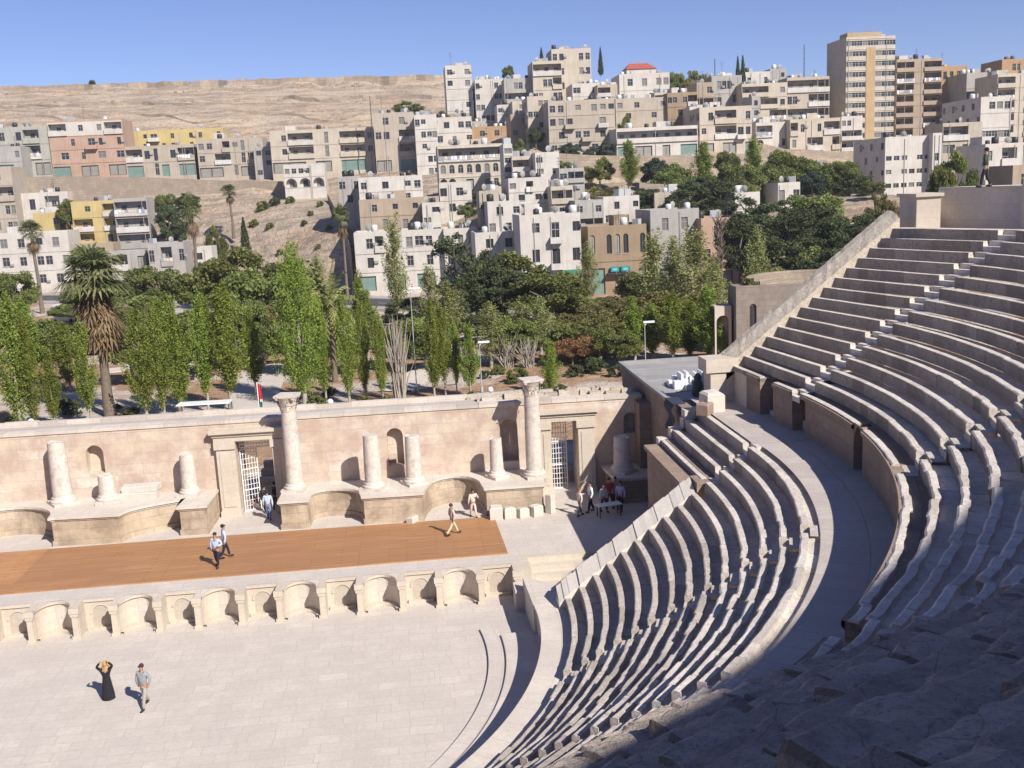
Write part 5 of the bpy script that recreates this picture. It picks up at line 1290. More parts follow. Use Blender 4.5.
                nn = max(2, int((b_-a)/1.5))
                for k in range(nn): pane(root, P(a+(b_-a)*k/nn, c, dep), ang, (b_-a)/nn, d-c, 'a' if k % 3 else 'b')
            else: pane(root, P(a, c, dep), ang, b_-a, d-c, kind)
            if ch == 'b':
                m = MB(); pa, pb = max(.05, u0-w*.1), min(W-.05, u1+w*.1); Bx = 1.1; ph = .95
                def bx(u_0, u_1, d0, d1, za, zb2):
                    c8 = [P(u, z, d) for z in (za, zb2) for u, d in ((u_0, d0), (u_1, d0), (u_1, d1), (u_0, d1))]
                    for f in ((0, 1, 2, 3), (4, 5, 6, 7), (0, 1, 5, 4), (1, 2, 6, 5), (2, 3, 7, 6), (3, 0, 4, 7)): m.face([c8[k] for k in f])
                bx(pa, pb, -Bx, -.005, z0-.08, z0+.06); bx(pa, pb, -Bx, -Bx+.1, z0+.062, z0+ph); bx(pa, pa+.1, -Bx+.102, -.006, z0+.062, z0+ph); bx(pb-.1, pb, -Bx+.102, -.006, z0+.062, z0+ph)
                m.build('balcony', fmat if rnd.random() < .6 else PARAP, root)
            if ch in 'wWb' and rnd.random() < .22:
                m = MB(); uu = b_+.12; zz = z0+fh*rnd.uniform(.3, .6); c8 = [P(u, z_, d_) for z_ in (zz, zz+.5) for u, d_ in ((uu, -.35), (uu+.75, -.35), (uu+.75, -.004), (uu, -.004))]
                for f in ((0, 1, 2, 3), (4, 5, 6, 7), (0, 1, 5, 4), (1, 2, 6, 5), (3, 0, 4, 7)): m.face([c8[k] for k in f])
                m.build('air_conditioner', M['deck'] if rnd.random() < .5 else FRAME, root)
            if ch in 'Lb' and rnd.random() < .16:
                m = MB(); uu = a
                while uu < b_-.5:
                    ww = rnd.uniform(.35, .7); hh2 = rnd.uniform(.5, 1.0); zt2 = z0+fh*.42; m.face([P(uu, zt2-hh2, -.42), P(uu+ww, zt2-hh2, -.42), P(uu+ww, zt2, -.42), P(uu, zt2, -.42)], mi=rnd.randrange(4)); uu += ww+.12
                if m.f: m.build('laundry', LAUN, root)
            if ch in 'wWa' and W > 4 and rnd.random() < .25 and parts:
                m = MB(); m.face([P(a-.1, c, -.004), P(b_+.1, c, -.004), P(b_+.1, c-.09, -.1), P(a-.1, c-.09, -.1)]); m.build('window_sill', FRAME, root)
def pane(root, loc, ang, w, h, kind):
    o = bpy.data.objects.new('window', WM[kind]); link(o, root); o.location = loc; o.rotation_euler = (0, 0, ang); o.scale = (w, 1, h)
def house(label, x0, x1, yt, yb, D, col, floors, side='', sfl=None, depth_=11., yaw=0., roofc=None, clutter=2, cat='house', top=.45, mix='aabc', band=False, name=None, two=None):
    rnd = random.Random(label); P0 = at(x0, yb, D); W = bearing_hit(x1, P0, yaw, yb); H = (yb-yt)/FPX*D
    root = empty(name or ('apartment_building' if cat == 'apartments' else 'house'), label, cat, tuple(P0), yaw)
    wall = MB(); mat = pl(col); nf = len(floors); fh = H/nf
    if two:
        w2 = MB(); facade(wall, root, (0, 0), np.array([1., 0]), W, fh*two[0], floors[:two[0]], 0, rnd, mat, pane_mix=mix); facade(w2, root, (0, 0), np.array([1., 0]), W, fh*(nf-two[0]), floors[two[0]:], fh*two[0], rnd, pl(two[1]), pane_mix=mix); w2.build('top_storey', pl(two[1]), root)
    else: facade(wall, root, (0, 0), np.array([1., 0]), W, H, floors, 0, rnd, mat, pane_mix=mix)
    sf = sfl or ['w.'*max(1, int(depth_/4)) if k % 2 else '.w'*max(1, int(depth_/4)) for k in range(nf)]
    blank = ['.' for _ in range(nf)]
    facade(wall, root, (W, 0), np.array([0., 1.]), depth_, H, sf if 'r' in side else blank, 0, rnd, mat, pane_mix=mix)
    facade(wall, root, (0, depth_), np.array([0., -1.]), depth_, H, sf if 'l' in side else blank, 0, rnd, mat, pane_mix=mix)
    wall.face([(W, depth_, 0), (0, depth_, 0), (0, depth_, H), (W, depth_, H)])
    # foundation into the slope, parapet
    fd = 7.
    for a, c in (((0, 0), (W, 0)), ((W, 0), (W, depth_)), ((W, depth_), (0, depth_)), ((0, depth_), (0, 0))):
        wall.face([(*a, -fd), (*c, -fd), (*c, 0), (*a, 0)])
    t = .22
    for x_0, x_1, y_0, y_1 in ((0, W, 0, t), (0, W, depth_-t, depth_), (0, t, t, depth_-t), (W-t, W, t, depth_-t)): wall.box(x_0, x_1, y_0, y_1, H, H+top, skip='d')
    wall.build('wall', mat, root)
    m = MB(); m.face([(t, t, H+.02), (W-t, t, H+.02), (W-t, depth_-t, H+.02), (t, depth_-t, H+.02)])
    rf = m.build('roof', M['deck'] if rnd.random() < .4 else pl(GREY), root)
    if not band and rnd.random() < .6 and nf > 1:
        m = MB(); dk = pl(tuple(x*.78 for x in col))
        for k in range(1, nf): m.box(-.03, W+.03, -.07, -.003, k*fh-.1, k*fh+.02)
        m.build('floor_line', dk, root)
    for k in range(rnd.randrange(0, 3)):
        m = MB(); u = rnd.uniform(.2, W-.2); m.box(u, u+.11, -.12, -.004, -1, H); m.build('drainpipe', FRAME, root)
    if band:
        m = MB()
        for k in range(1, nf+1): m.box(-.08, W+.08, -.12, -.003, k*fh-.18, k*fh+.0)
        m.build('string_course', pl(WHITE if col != WHITE else CREAM), root)
    if roofc:
        m = MB(); rr = roofc
        m.face([(-.3, -.3, H+top), (W+.3, -.3, H+top), (W-1.5, depth_/2, H+top+1.8), (1.5, depth_/2, H+top+1.8)]); m.face([(W+.3, -.3, H+top), (W+.3, depth_+.3, H+top), (W-1.5, depth_/2, H+top+1.8)]); m.face([(-.3, depth_+.3, H+top), (-.3, -.3, H+top), (1.5, depth_/2, H+top+1.8)]); m.face([(W+.3, depth_+.3, H+top), (-.3, depth_+.3, H+top), (1.5, depth_/2, H+top+1.8), (W-1.5, depth_/2, H+top+1.8)])
        m.build('tiled_roof', flat('roof_tiles', rr, .8, .2, 6), root)
    else:
        if W > 6 and clutter and rnd.random() < .4:
            m = MB(); a = rnd.uniform(.1, .55)*W; m.box(a, a+min(2.6, W*.25), depth_*.35, depth_*.75, H+.02, H+rnd.uniform(1.4, 2.1)); m.build('roof_hut', mat if rnd.random() < .6 else pl(WHITE), root)
        for k in range(clutter*2):
            o = bpy.data.objects.new('water_tank', rnd.choice(TK)); link(o, root); s = rnd.uniform(.75, 1.2); o.scale = (s, s, s); o.location = (rnd.uniform(.8, max(.9, W-.8)), rnd.uniform(.8, depth_*.5), H+.03); o.rotation_euler = (0, 0, rnd.uniform(0, 3))
        for k in range(clutter):
            o = bpy.data.objects.new('satellite_dish', DISH); link(o, root); o.location = (rnd.uniform(.8, max(.9, W-.8)), rnd.uniform(.6, depth_*.4), H+.03); o.rotation_euler = (0, 0, rnd.uniform(-.6, .9))
        if rnd.random() < .4 and clutter:
            m = MB(); hh = rnd.uniform(2.5, 5); m.tube([(0, 0, 0), (0, 0, hh)], .035, 5)
            for zz in (.7, .82, .94): m.box(-.5, .5, -.02, .02, hh*zz-.02, hh*zz+.02)
            o = m.build('aerial', M['metal'], root); o.location = (rnd.uniform(1, max(1.1, W-1)), depth_*.3, H)
    for u, v in ((0, 0), (W, 0), (W/2, depth_), (W/2, 0)):
        c, s = math.cos(yaw), math.sin(yaw); CTRL.append((P0[0]+u*c-v*s, P0[1]+u*s+v*c, P0[2]-.25))
    return root, W, H
H = house
# ---- upper left terrace row
H('grey-green three-storey block at the far left edge of the upper terrace', -22, 53, 133, 178, 268, GREEN, ['sss.ss.ss', 'LL.w.bLL.', 'LLww.wLL.'], cat='apartments', clutter=2)
r_, W, Hh = H('pink block with pale top floor and corner loggias on the upper terrace', 54, 128, 126, 178, 270, SALMON, ['ss.ss.ss', '.W.w.W.W', '..w.bw.w', 'LL.w.wLL'], cat='apartments', clutter=1, two=(3, WHITE))
m = MB(); m.box(-.05, W+.05, -.09, -.004, Hh*.755, Hh+.5); m.v = m.v; 
H('long yellow house behind the beige blocks of the upper terrace', 132, 225, 134, 152, 286, YELLOW, ['.w.ww.w.ww', '.wb.w.ww.w'], clutter=1)
H('beige block with slim stair windows, right of the pink block', 128, 197, 150, 178, 272, BEIGE, ['ss.ts.ss', 'LLwt.wLL'], cat='apartments', clutter=1)
H('beige block with laundry loggias at the right of the left terrace row', 200, 266, 143, 178, 272, BEIGE, ['sss.tss.', 'w.LL.tLL', 'ww.Lwt..'], cat='apartments', clutter=1)
# ---- middle terrace row
H('long beige apartment block with two balcony bays and central stair tower', 273, 376, 135, 174, 266, CREAM, ['ssss.ss.sss.', '.wLLL.t.LLLw', '.wLLL.t.LLLw'], cat='apartments', clutter=1)
H('small white house with three tall arches below the long beige block', 286, 327, 168, 199, 252, WHITE, ['...', 'AAA', 'www'], clutter=0, depth_=7)
H('beige house with orange-brown top floor beside the tall dark chimney line', 377, 417, 118, 172, 264, BEIGE, ['ss.ss', '.w.LL', 'ww.LL', '.w.w.'], cat='apartments', side='r')
H('tall white house with blank shaded side, left of the white terraced house', 418, 440, 120, 178, 258, WHITE, ['.w', '.w', 'w.', '.w', 'w.'], side='r', cat='apartments')
H('white terraced house with roof terrace beneath the white tower', 437, 473, 121, 147, 274, WHITE, ['w.d.w', '.w.ww'])
H('big beige house with a row of arched windows and roof veranda', 440, 510, 150, 192, 214, CREAM, ['AA.s.www', 'aaaaaaaa', 'LLLLLLLL'], cat='apartments', clutter=2, band=True)
H('white lower house with wide windows under the arched-window house', 441, 473, 186, 217, 206, WHITE, ['.W.W', 'w.ww'], clutter=0, depth_=6)
H('white tall narrow house highest on the left of the skyline', 448, 474, 71, 122, 302, WHITE, ['.w.', 'w.w', '.w.', 'w.w', 'w.w'], side='r', cat='apartments', clutter=1)
H('white house with two wide top windows right of the tall narrow one', 477, 505, 84, 124, 300, WHITE, ['.w.', 'w.w', 'w.w', 'W.W'], side='l', cat='apartments')
H('low orange-brown house under the white skyline houses', 472, 516, 130, 150, 276, ORANGE, ['w.d.w.', '.w.w.w'])
H('pale flat house beneath the white house with two wide top windows', 470, 505, 124, 136, 288, BEIGE, ['w.w.w'])
H('white house with square windows below the grey stair', 360, 424, 181, 205, 208, WHITE, ['.w..w.', 'w.w.ww'], clutter=1)
H('tan stone house with small windows below the white square-windowed house', 361, 441, 203, 232, 200, TAN, ['..w.d.s.', '.w.w.ww.'], clutter=1)
H('long white street building with a green shuttered window', 358, 447, 236, 292, 187, WHITE, ['ss.ss.ss.', '.w.L.w.w.', '.wL..wWw.'], cat='apartments', clutter=2)
H('white street building behind the wispy casuarinas', 447, 480, 232, 290, 187, WHITE, ['sss', 'w.w', '.w.'], clutter=1)
H('white house with flat roof left of the street corner house', 489, 521, 205, 236, 182, WHITE, ['w.w.', '.W.w'], clutter=1)
H('low white house with grey door under the flat-roofed white house', 478, 516, 236, 292, 176, WHITE, ['ss.s', 'w.w.', '.w.w'], clutter=1)
# ---- street corner houses
r_, W, Hh = H('white three-storey corner house with middle balcony above green shop sign', 523, 583, 219, 297, 166, WHITE, ['sss.ss', '.w.b.w', '.w.b.w'], cat='apartments', clutter=2, mix='cca')
m = MB(); m.box(W*.62, W*.97, -.5, -.1, 3.3, 4.0); m.build('shop_sign', flat('green_sign', (.03, .2, .12), .5), r_)
m = MB(); m.box(W*.1, W*.6, -1.6, -.05, 3.2, 3.32); m.build('awning', M['deck'], r_)
r_, W, Hh = H('brown stone house with arched windows behind the teal shop signs', 590, 648, 230, 295, 167, BROWN, ['ss.ss.s', 'a.aaa.a'], clutter=1, mix='cd')
for f0, f1 in ((.36, .5), (.54, .68)):
    m = MB(); m.box(W*f0, W*f1, -.6, -.2, 3.6, 4.4); m.box(W*f0+.3, W*f1-.3, -.63, -.6, 3.8, 4.2, mi=1); m.build('shop_sign', [flat('teal_sign', (.02, .22, .26), .5), flat('teal_sign_light', (.12, .5, .5), .5)], r_)
m = MB(); m.box(W*.3, W*.75, -1.3, -.05, 3.3, 3.42); m.build('awning', M['metal'], r_)
m = MB(); 
for q in range(16): m.box(W*.02+q*.3, W*.02+q*.3+.1, -.0, .02, 0, .01)
# ---- left foot of the hill
r_, W, Hh = H('large white building at the left edge behind the fan palm', -20, 75, 238, 292, 232, WHITE, ['.W.L.w.w.w.', '.W.W.w.ww.w', '.W.W.w.w.w.'], cat='apartments', clutter=1, depth_=9)
H('yellow house with a blank wall behind the large white building', 37, 63, 216, 248, 246, YELLOW, ['.w.', '..w'], side='r', clutter=1)
H('bright yellow balcony house left of the grey-framed house', 76, 127, 205, 247, 243, YELLOW, ['LL.w.', 'LL.LL', '.w.LL'], side='r', cat='apartments', clutter=2)
H('grey-framed narrow house with laundry balconies right of the yellow house', 119, 152, 202, 250, 240, GREY, ['LLL', 'LLL', 'LLL'], clutter=0, depth_=7)
H('brown-banded house at the left edge above the large white building', -14, 20, 172, 236, 252, BEIGE, ['.WW', 'W.W', 'LLL', '.w.'], clutter=1)
H('low white house with black awning below the retaining wall', 22, 70, 196, 216, 257, WHITE, ['.w.LL.'], clutter=1)
H('white lean-to sheds between the yellow house and the park', 112, 147, 254, 272, 226, GREY, ['LL.s'], clutter=0, depth_=6)
H('tan lean-to workshop below the bright yellow balcony house', 76, 116, 247, 270, 232, TAN, ['s.LL.'], clutter=0, depth_=6)
H('small white house at the foot of the dirt hillside', 197, 215, 250, 282, 214, WHITE, ['.w', 'w.'], clutter=0, depth_=6)
# ---- skyline and middle slope, centre
H('cream stepped house with blue shaded loggia on the skyline', 534, 563, 66, 104, 290, CREAM, ['w.w', '.wL', 'LLL'], clutter=1)
H('tall pale block with shaded right corner, highest in the middle of the skyline', 553, 592, 54, 94, 300, CREAM, ['w.w', 'w.w', 'w.w'], side='r', cat='apartments', clutter=3)
H('low white house before the tall pale skyline block', 573, 617, 87, 108, 284, WHITE, ['.w.w.', 'W.w..'], clutter=2)
H('white house with a red tiled top and long window row', 620, 670, 78, 106, 288, WHITE, ['w.w.w.w', '.w.w.ww'], clutter=1, side='r')
H('red-roofed penthouse on the white house with the window row', 627, 656, 72, 84, 291, WHITE, ['====='], roofc=(.36, .08, .05), clutter=0, depth_=6)
H('cream narrow house left of the large grey-beige block', 529, 550, 101, 142, 252, CREAM, ['w.', '.w', 'w.', '.w'], side='l', clutter=1)
H('large grey-beige block of many windows above the old garden wall', 550, 616, 106, 156, 243, BEIGE, ['wb.w.b.w', '.w.wb.ww', 'wwbww.bw', 'ww.w.www'], cat='apartments', clutter=2)
H('beige house with plain wall behind the long low house', 616, 667, 102, 122, 262, BEIGE, ['.w..w.', 'w.w..w'], clutter=2)
H('small dark tan house right of the cypress', 512, 530, 118, 150, 258, TAN, ['.w', 'w.', '.w'], clutter=1)
H('long low house with white parapet and dark veranda band', 617, 698, 132, 158, 236, WHITE, ['s.ss.s.ss', 'LLLLLLLLL'], cat='apartments', clutter=1, depth_=9)
H('cream house with a long balcony under a dark opening', 700, 752, 112, 156, 246, CREAM, ['ss.ss.s', 'w.LLLbw', '.wLLL.w'], cat='apartments', side='l', clutter=1)
H('old brown house beside the leafy gap in the middle of the slope', 668, 698, 97, 132, 262, BROWN, ['w.w', '.w.', 'w.L'], clutter=1)
H('pale house at the skyline left of the twin cypresses', 712, 742, 80, 110, 284, GREY, ['w.L', '.w.'], clutter=2)
H('pale houses below the round skyline tree', 697, 714, 86, 110, 280, TAN, ['LL', '.w'], clutter=1)
H('pale low house on the skyline right of the twin cypresses', 745, 770, 75, 92, 302, WHITE, ['w.w'], clutter=1)
H('tan terraced house below the twin cypresses', 742, 787, 88, 122, 280, CREAM, ['LL.LL', 'w.LLw', 'LLL.w'], cat='apartments', clutter=3)
H('grey shaded terraced house left of the tall tower', 787, 829, 82, 122, 284, BEIGE, ['LLLL', 'w.LL', 'LLLL'], cat='apartments', clutter=2)
H('white house with arched ground floor left of the balcony houses', 756, 790, 126, 152, 262, WHITE, ['A.wL', 'LL.w'], clutter=2)
H('cream balcony house at the foot of the tall tower', 790, 840, 123, 152, 260, CREAM, ['w.LL.L', 'Lw.wLL'], clutter=2)
# ---- right-hand towers
r_, W, Hh = H('tall eleven-storey beige tower with window bands', 845, 893, 46, 152, 288, CREAM, ['ss.ss']+['==.==']*9+['====='], side='', cat='apartments', clutter=3, band=True, depth_=13, name='tower_block')
m = MB(); m.box(W*.41, W*.59, -.15, -.004, Hh*.1, Hh*.92); m.build('facade_strip', pl((.46, .33, .19)), r_)
m = MB(); m.box(W*.05, W*.75, 1, 6, Hh+.03, Hh+1.7); m.build('roof_hut', pl((.46, .33, .19)), r_)
H('brown balcony block with two columns of balconies right of the tower', 895, 940, 66, 140, 296, TAN, ['LL.LL']*6+['LL.LL'], cat='apartments', clutter=2)
H('white-topped house with orange shaded wall between the balcony block and the grey block', 940, 966, 72, 135, 300, ORANGE, ['.w', 'w.', '.w', 'ww'], clutter=1, side='l')
H('white slab office building with rows of narrow windows', 884, 930, 142, 208, 212, WHITE, ['h.h.h.', 'hhhhh.', 'h.hhhh', 'hhh.hh', '......'], side='l', cat='apartments', clutter=1, depth_=15)
H('white stair tower joined to the right of the slab office building', 931, 940, 138, 208, 211, WHITE, ['t', 'h', 't', 'w', '.'], clutter=0, depth_=5)
H('white office block with grey side behind the terrace wall', 978, 1008, 103, 185, 250, WHITE, ['WW', '==', '==', '==', '..', 'WW'], side='l', cat='apartments', clutter=2, depth_=18)
H('pale balcony block right of the grey-sided office', 995, 1040, 80, 150, 276, CREAM, ['LL.LL']*6, cat='apartments', clutter=2)
H('orange house at the skyline by the right edge', 1001, 1040, 63, 90, 302, ORANGE, ['w.w.', '.w.w'], clutter=1)
H('grey house on the skyline behind the office block', 965, 996, 78, 130, 290, GREY, ['w.w', '.w.', 'w.w', '...'], clutter=3)
H('white balcony houses low behind the standing man', 984, 1040, 148, 188, 205, WHITE, ['LL.w.LL', 'w.LL.w.'], clutter=2)
H('low red-brick roof shed behind the terrace wall at the right edge', 1012, 1036, 170, 192, 120, TAN, ['.w.'], clutter=0, depth_=5)
H('small white house above the old wall in the middle', 536, 560, 156, 178, 196, WHITE, ['w.w', 'w.w'], clutter=1)
H('cluster house of pale plaster left of the yellow-green tree', 510, 552, 182, 216, 188, WHITE, ['w.w.w', '.w.ww', 'w.L.w'], clutter=2)
H('pale house behind the white corner house', 552, 574, 190, 220, 184, CREAM, ['.w.', 'LLL'], clutter=2)
H('small white house on the slope amid the dark trees', 778, 800, 186, 208, 190, WHITE, ['w.w'], clutter=1)
H('white street house half hidden by the pale poplars', 652, 700, 214, 290, 168, GREY, ['ss.ss', 'w.w.w', '.w.w.'], clutter=1)
H('pale pink street house behind the leafless trunk', 702, 745, 222, 290, 166, SALMON, ['sss.', 'w.ww', '.w.w'], clutter=1)

# ---- lesser houses filling the tiers
GL_ = 'small plain houses packed between the larger ones on the slope'
for i, (x0, x1, yt, yb, D, col, fl) in enumerate([(505, 533, 82, 104, 292, GREY, ['LLL', '.w.']), (498, 513, 108, 130, 282, WHITE, ['w.', '.w', 'w.']), (513, 531, 104, 120, 276, CREAM, ['w.w', '.w.']), (576, 604, 204, 232, 178, GREY, ['LLL', 'w.w']), (424, 442, 206, 236, 196, WHITE, ['.w', 'w.', '.w']), (340, 362, 180, 206, 214, GREY, ['.w.', 'w.w']), (256, 275, 150, 178, 270, GREY, ['w.', '.w', 'ww']), (841, 862, 120, 152, 262, WHITE, ['LL', 'LL', 'w.']), (941, 980, 128, 190, 232, BEIGE, ['w.w', '.w.', 'w.w', 'LL.']), (598, 618, 88, 108, 280, BEIGE, ['w.w', 'LL.']), (655, 672, 96, 118, 268, CREAM, ['w.', '.w', 'LL']), (690, 704, 110, 134, 256, WHITE, ['w.', '.w', 'w.']), (752, 760, 100, 128, 268, GREY, ['w', 'w', 'w']), (150, 186, 246, 268, 224, GREY, ['w.LL.w']), (770, 786, 72, 92, 304, GREY, ['w.', '.w']), (505, 514, 148, 184, 202, WHITE, ['w', 'w', 'w', 'w']), (513, 540, 160, 186, 200, CREAM, ['w.L', 'LLw']), (560, 585, 172, 196, 192, GREY, ['.w.', 'wLL']), (480, 500, 194, 212, 190, BEIGE, ['w.w', '.w.']), (810, 838, 168, 190, 205, GREY, ['w.w.', '.w.w']), (735, 760, 196, 222, 186, WHITE, ['w.w', '.w.']), (655, 690, 196, 220, 186, BEIGE, ['w.ww', '.ww.']), (604, 640, 200, 226, 182, WHITE, ['w.w.', '.w.w']), (448, 470, 116, 124, 290, TAN, ['w.w']), (0, 24, 150, 176, 262, GREY, ['ss.', 'w.w'])]):
    r_, W, Hh = H('lesser %d' % i, x0, x1, yt, yb, D, col, fl, clutter=1, depth_=8); r_['label'] = 'small plain house wedged among the larger houses of the slope'; r_['group'] = GL_

# ---- garden and retaining walls on the slope
def longwall(label, pts, h, D, mat, th=.8):
    """pts: pixel feet left to right"""
    m = MB(); Q = [at(px, py, d) for (px, py), d in zip(pts, D)]; o = None
    for i in range(len(Q)-1):
        a, b_ = Q[i], Q[i+1]
        for (z0a, z0b, z1a, z1b, dd) in ((a[2]-6, b_[2]-6, a[2]+h, b_[2]+h, 0),):
            m.face([(a[0], a[1], z0a), (b_[0], b_[1], z0b), (b_[0], b_[1], z1b), (a[0], a[1], z1a)]); m.face([(a[0], a[1], z1a), (b_[0], b_[1], z1b), (b_[0], b_[1]+th, z1b), (a[0], a[1]+th, z1a)]); m.face([(b_[0], b_[1]+th, z0b), (a[0], a[1]+th, z0a), (a[0], a[1]+th, z1a), (b_[0], b_[1]+th, z1b)])
    for i in (0, -1): a = Q[i]; m.face([(a[0], a[1], a[2]-6), (a[0], a[1]+th, a[2]-6), (a[0], a[1]+th, a[2]+h), (a[0], a[1], a[2]+h)])
    for a in Q: CTRL.append((a[0], a[1]-1, a[2]-.1)); CTRL.append((a[0], a[1]+3, a[2]+h-.9))
    o = m.build('retaining_wall', mat); tag(o, label, 'wall'); return o
RW_ = ashlar('retaining_stone', (.42, .34, .26), (.34, .27, .205), (.27, .22, .175), 1.1, .6, (.2, .16, .12), .03, .6, .7)
longwall('long stone retaining wall under the left terrace row of blocks', [(14, 200), (80, 199), (150, 200), (220, 203), (285, 204)], 5.6, [262, 262, 262, 262, 260], RW_)
longwall('old stone garden wall under the large grey-beige block', [(556, 184), (600, 186), (660, 186), (692, 184)], 6.2, [214, 216, 218, 220], RW_)
longwall('tan stone terrace wall among the dark trees', [(640, 210), (700, 212), (760, 208)], 5.0, [196, 198, 200], RW_)
longwall('pale wall under the white balcony houses and the tower', [(756, 164), (800, 166), (858, 168)], 3.6, [244, 246, 250], RW_)
longwall('rough stone wall climbing beside the long stair', [(328, 204), (342, 230), (352, 262)], 2.4, [246, 222, 196], RW_)
# long stair on the hillside
m = MB(); A = at(372, 268, 194); B_ = at(356, 196, 250); n = 46
for q in range(n):
    a = A+(B_-A)*q/n; e = A+(B_-A)*(q+1)/n; 
    m.box(a[0]-1.3, a[0]+1.3, a[1], e[1]+.3, a[2]-2, e[2])
for s in (0, 1):
    f = A+(B_-A)*s; CTRL.append((f[0], f[1], f[2]-.3))
CTRL.append((*( (A+B_)/2)[:2], ((A+B_)/2)[2]-.3)); o = m.build('hillside_stair', RW_); tag(o, 'long straight stone stair climbing the hillside', 'stair')

# ---- terrain
for px, py, D in [(300, 262, 200), (260, 245, 218), (300, 225, 232), (250, 215, 245), (310, 205, 246), (180, 262, 215), (220, 250, 216), (170, 215, 250), (200, 212, 248), (230, 232, 232)]:
    P = at(px, py, D); CTRL.append(tuple(P))
STREET = [(-230, 262), (-100, 206), (-27, 162), (42, 106), (78, 88), (140, 70)]
def street_side(x, y):
    """signed distance beyond the street (positive = city side)"""
    best = None
    for (xa, ya), (xb, yb) in zip(STREET, STREET[1:]):
        dx, dy = xb-xa, yb-ya; L = math.hypot(dx, dy); t = max(0, min(1, ((x-xa)*dx+(y-ya)*dy)/L/L)); px, py = xa+t*dx, ya+t*dy
        d = math.hypot(x-px, y-py); s = (dx*(y-ya)-dy*(x-xa))/L
        if best is None or d < abs(best): best = d if s > 0 else -d
    return best
for px, yc in [(-60, 92), (0, 87), (60, 85), (120, 83.5), (180, 82), (240, 80), (300, 78.5), (360, 77), (420, 76), (445, 77)]:
    for D, f in ((410, 1.0), (404, .985), (396, .80), (378, .70), (372, .52), (345, .40), (318, .16), (300, .04)):
        top = at(px, yc, 405); base = at(px, 136, 292); z = base[2]+(top[2]-base[2])*f; P = at(px, 110, D); CTRL.append((P[0], P[1], z))
for px in range(492, 1200, 40):
    for D, z in ((330, 44), (352, 42), (375, 40), (395, 38), (410, 36), (450, 34)):
        P = at(px, 110, D); CTRL.append((P[0], P[1], z+(2 if px < 700 else -4)))
CP = np.array(CTRL)
def axis(a, b, core0, core1, step, far): 
    core = np.arange(core0, core1+step, step); lo = core0-np.array([20, 60, 150, 400, 900, far][::-1]); hi = core1+np.array([20, 60, 150, 400, 900, far]); return np.concatenate([lo, core, hi])
gx = axis(0, 0, -300, 300, 4.0, 2500); gy = axis(0, 0, 19.5, 440, 3.5, 2500); gy = gy[gy > 19]; gy = np.concatenate([[-2500, -600, -200, -120, -64.1, -64, 19.3, 19.45], gy])
X, Y = np.meshgrid(gx, gy); Z = np.zeros_like(X)
for j in range(X.shape[0]):
    d2 = (X[j][:, None]-CP[:, 0])**2+((Y[j][:, None]-CP[:, 1])*1.0)**2; w = 1/(d2+30)**1.7; Z[j] = (w*CP[:, 2]).sum(1)/w.sum(1)
SD = np.array([[street_side(X[j, i], Y[j, i]) if -330 < X[j, i] < 330 and 0 < Y[j, i] < 460 else (100 if Y[j, i] > 200 else -100) for i in range(X.shape[1])] for j in range(X.shape[0])])
k = np.clip((SD-13)/22, 0, 1); k = k*k*(3-2*k); Z = 1.5+(np.maximum(Z, 1.5)-1.5)*k
kb = np.clip((Y-470)/500, 0, 1); Z = Z*(1-kb)+20*kb
for j in range(X.shape[0]):
    for i in range(X.shape[1]):
        if SD[j, i] > 16:
            x, y = X[j, i], Y[j, i]; rough = min(1, (SD[j, i]-16)/20); hillf = 1.0+ (1.6 if Z[j, i] > 32 and x < 20 else 0)
            Z[j, i] += rough*hillf*(.35*nz(x, y, 0, .09)+.3*nz(x, y, 3, .31))
        elif Y[j, i] > 20: Z[j, i] += .03*nz(X[j, i], Y[j, i], 0, .2)
Z[Y < 19.4] = -.6
r_behind = np.hypot(X, Y); Z = np.where((Y < -64.05), 18.0, Z)
me = bpy.data.meshes.new('ground'); ny_, nx_ = X.shape
V = np.stack([X, Y, Z], -1).reshape(-1, 3); F = [(j*nx_+i, j*nx_+i+1, (j+1)*nx_+i+1, (j+1)*nx_+i) for j in range(ny_-1) for i in range(nx_-1)]
me.from_pydata(V.tolist(), [], F); me.polygons.foreach_set('use_smooth', [True]*len(F)); me.update()
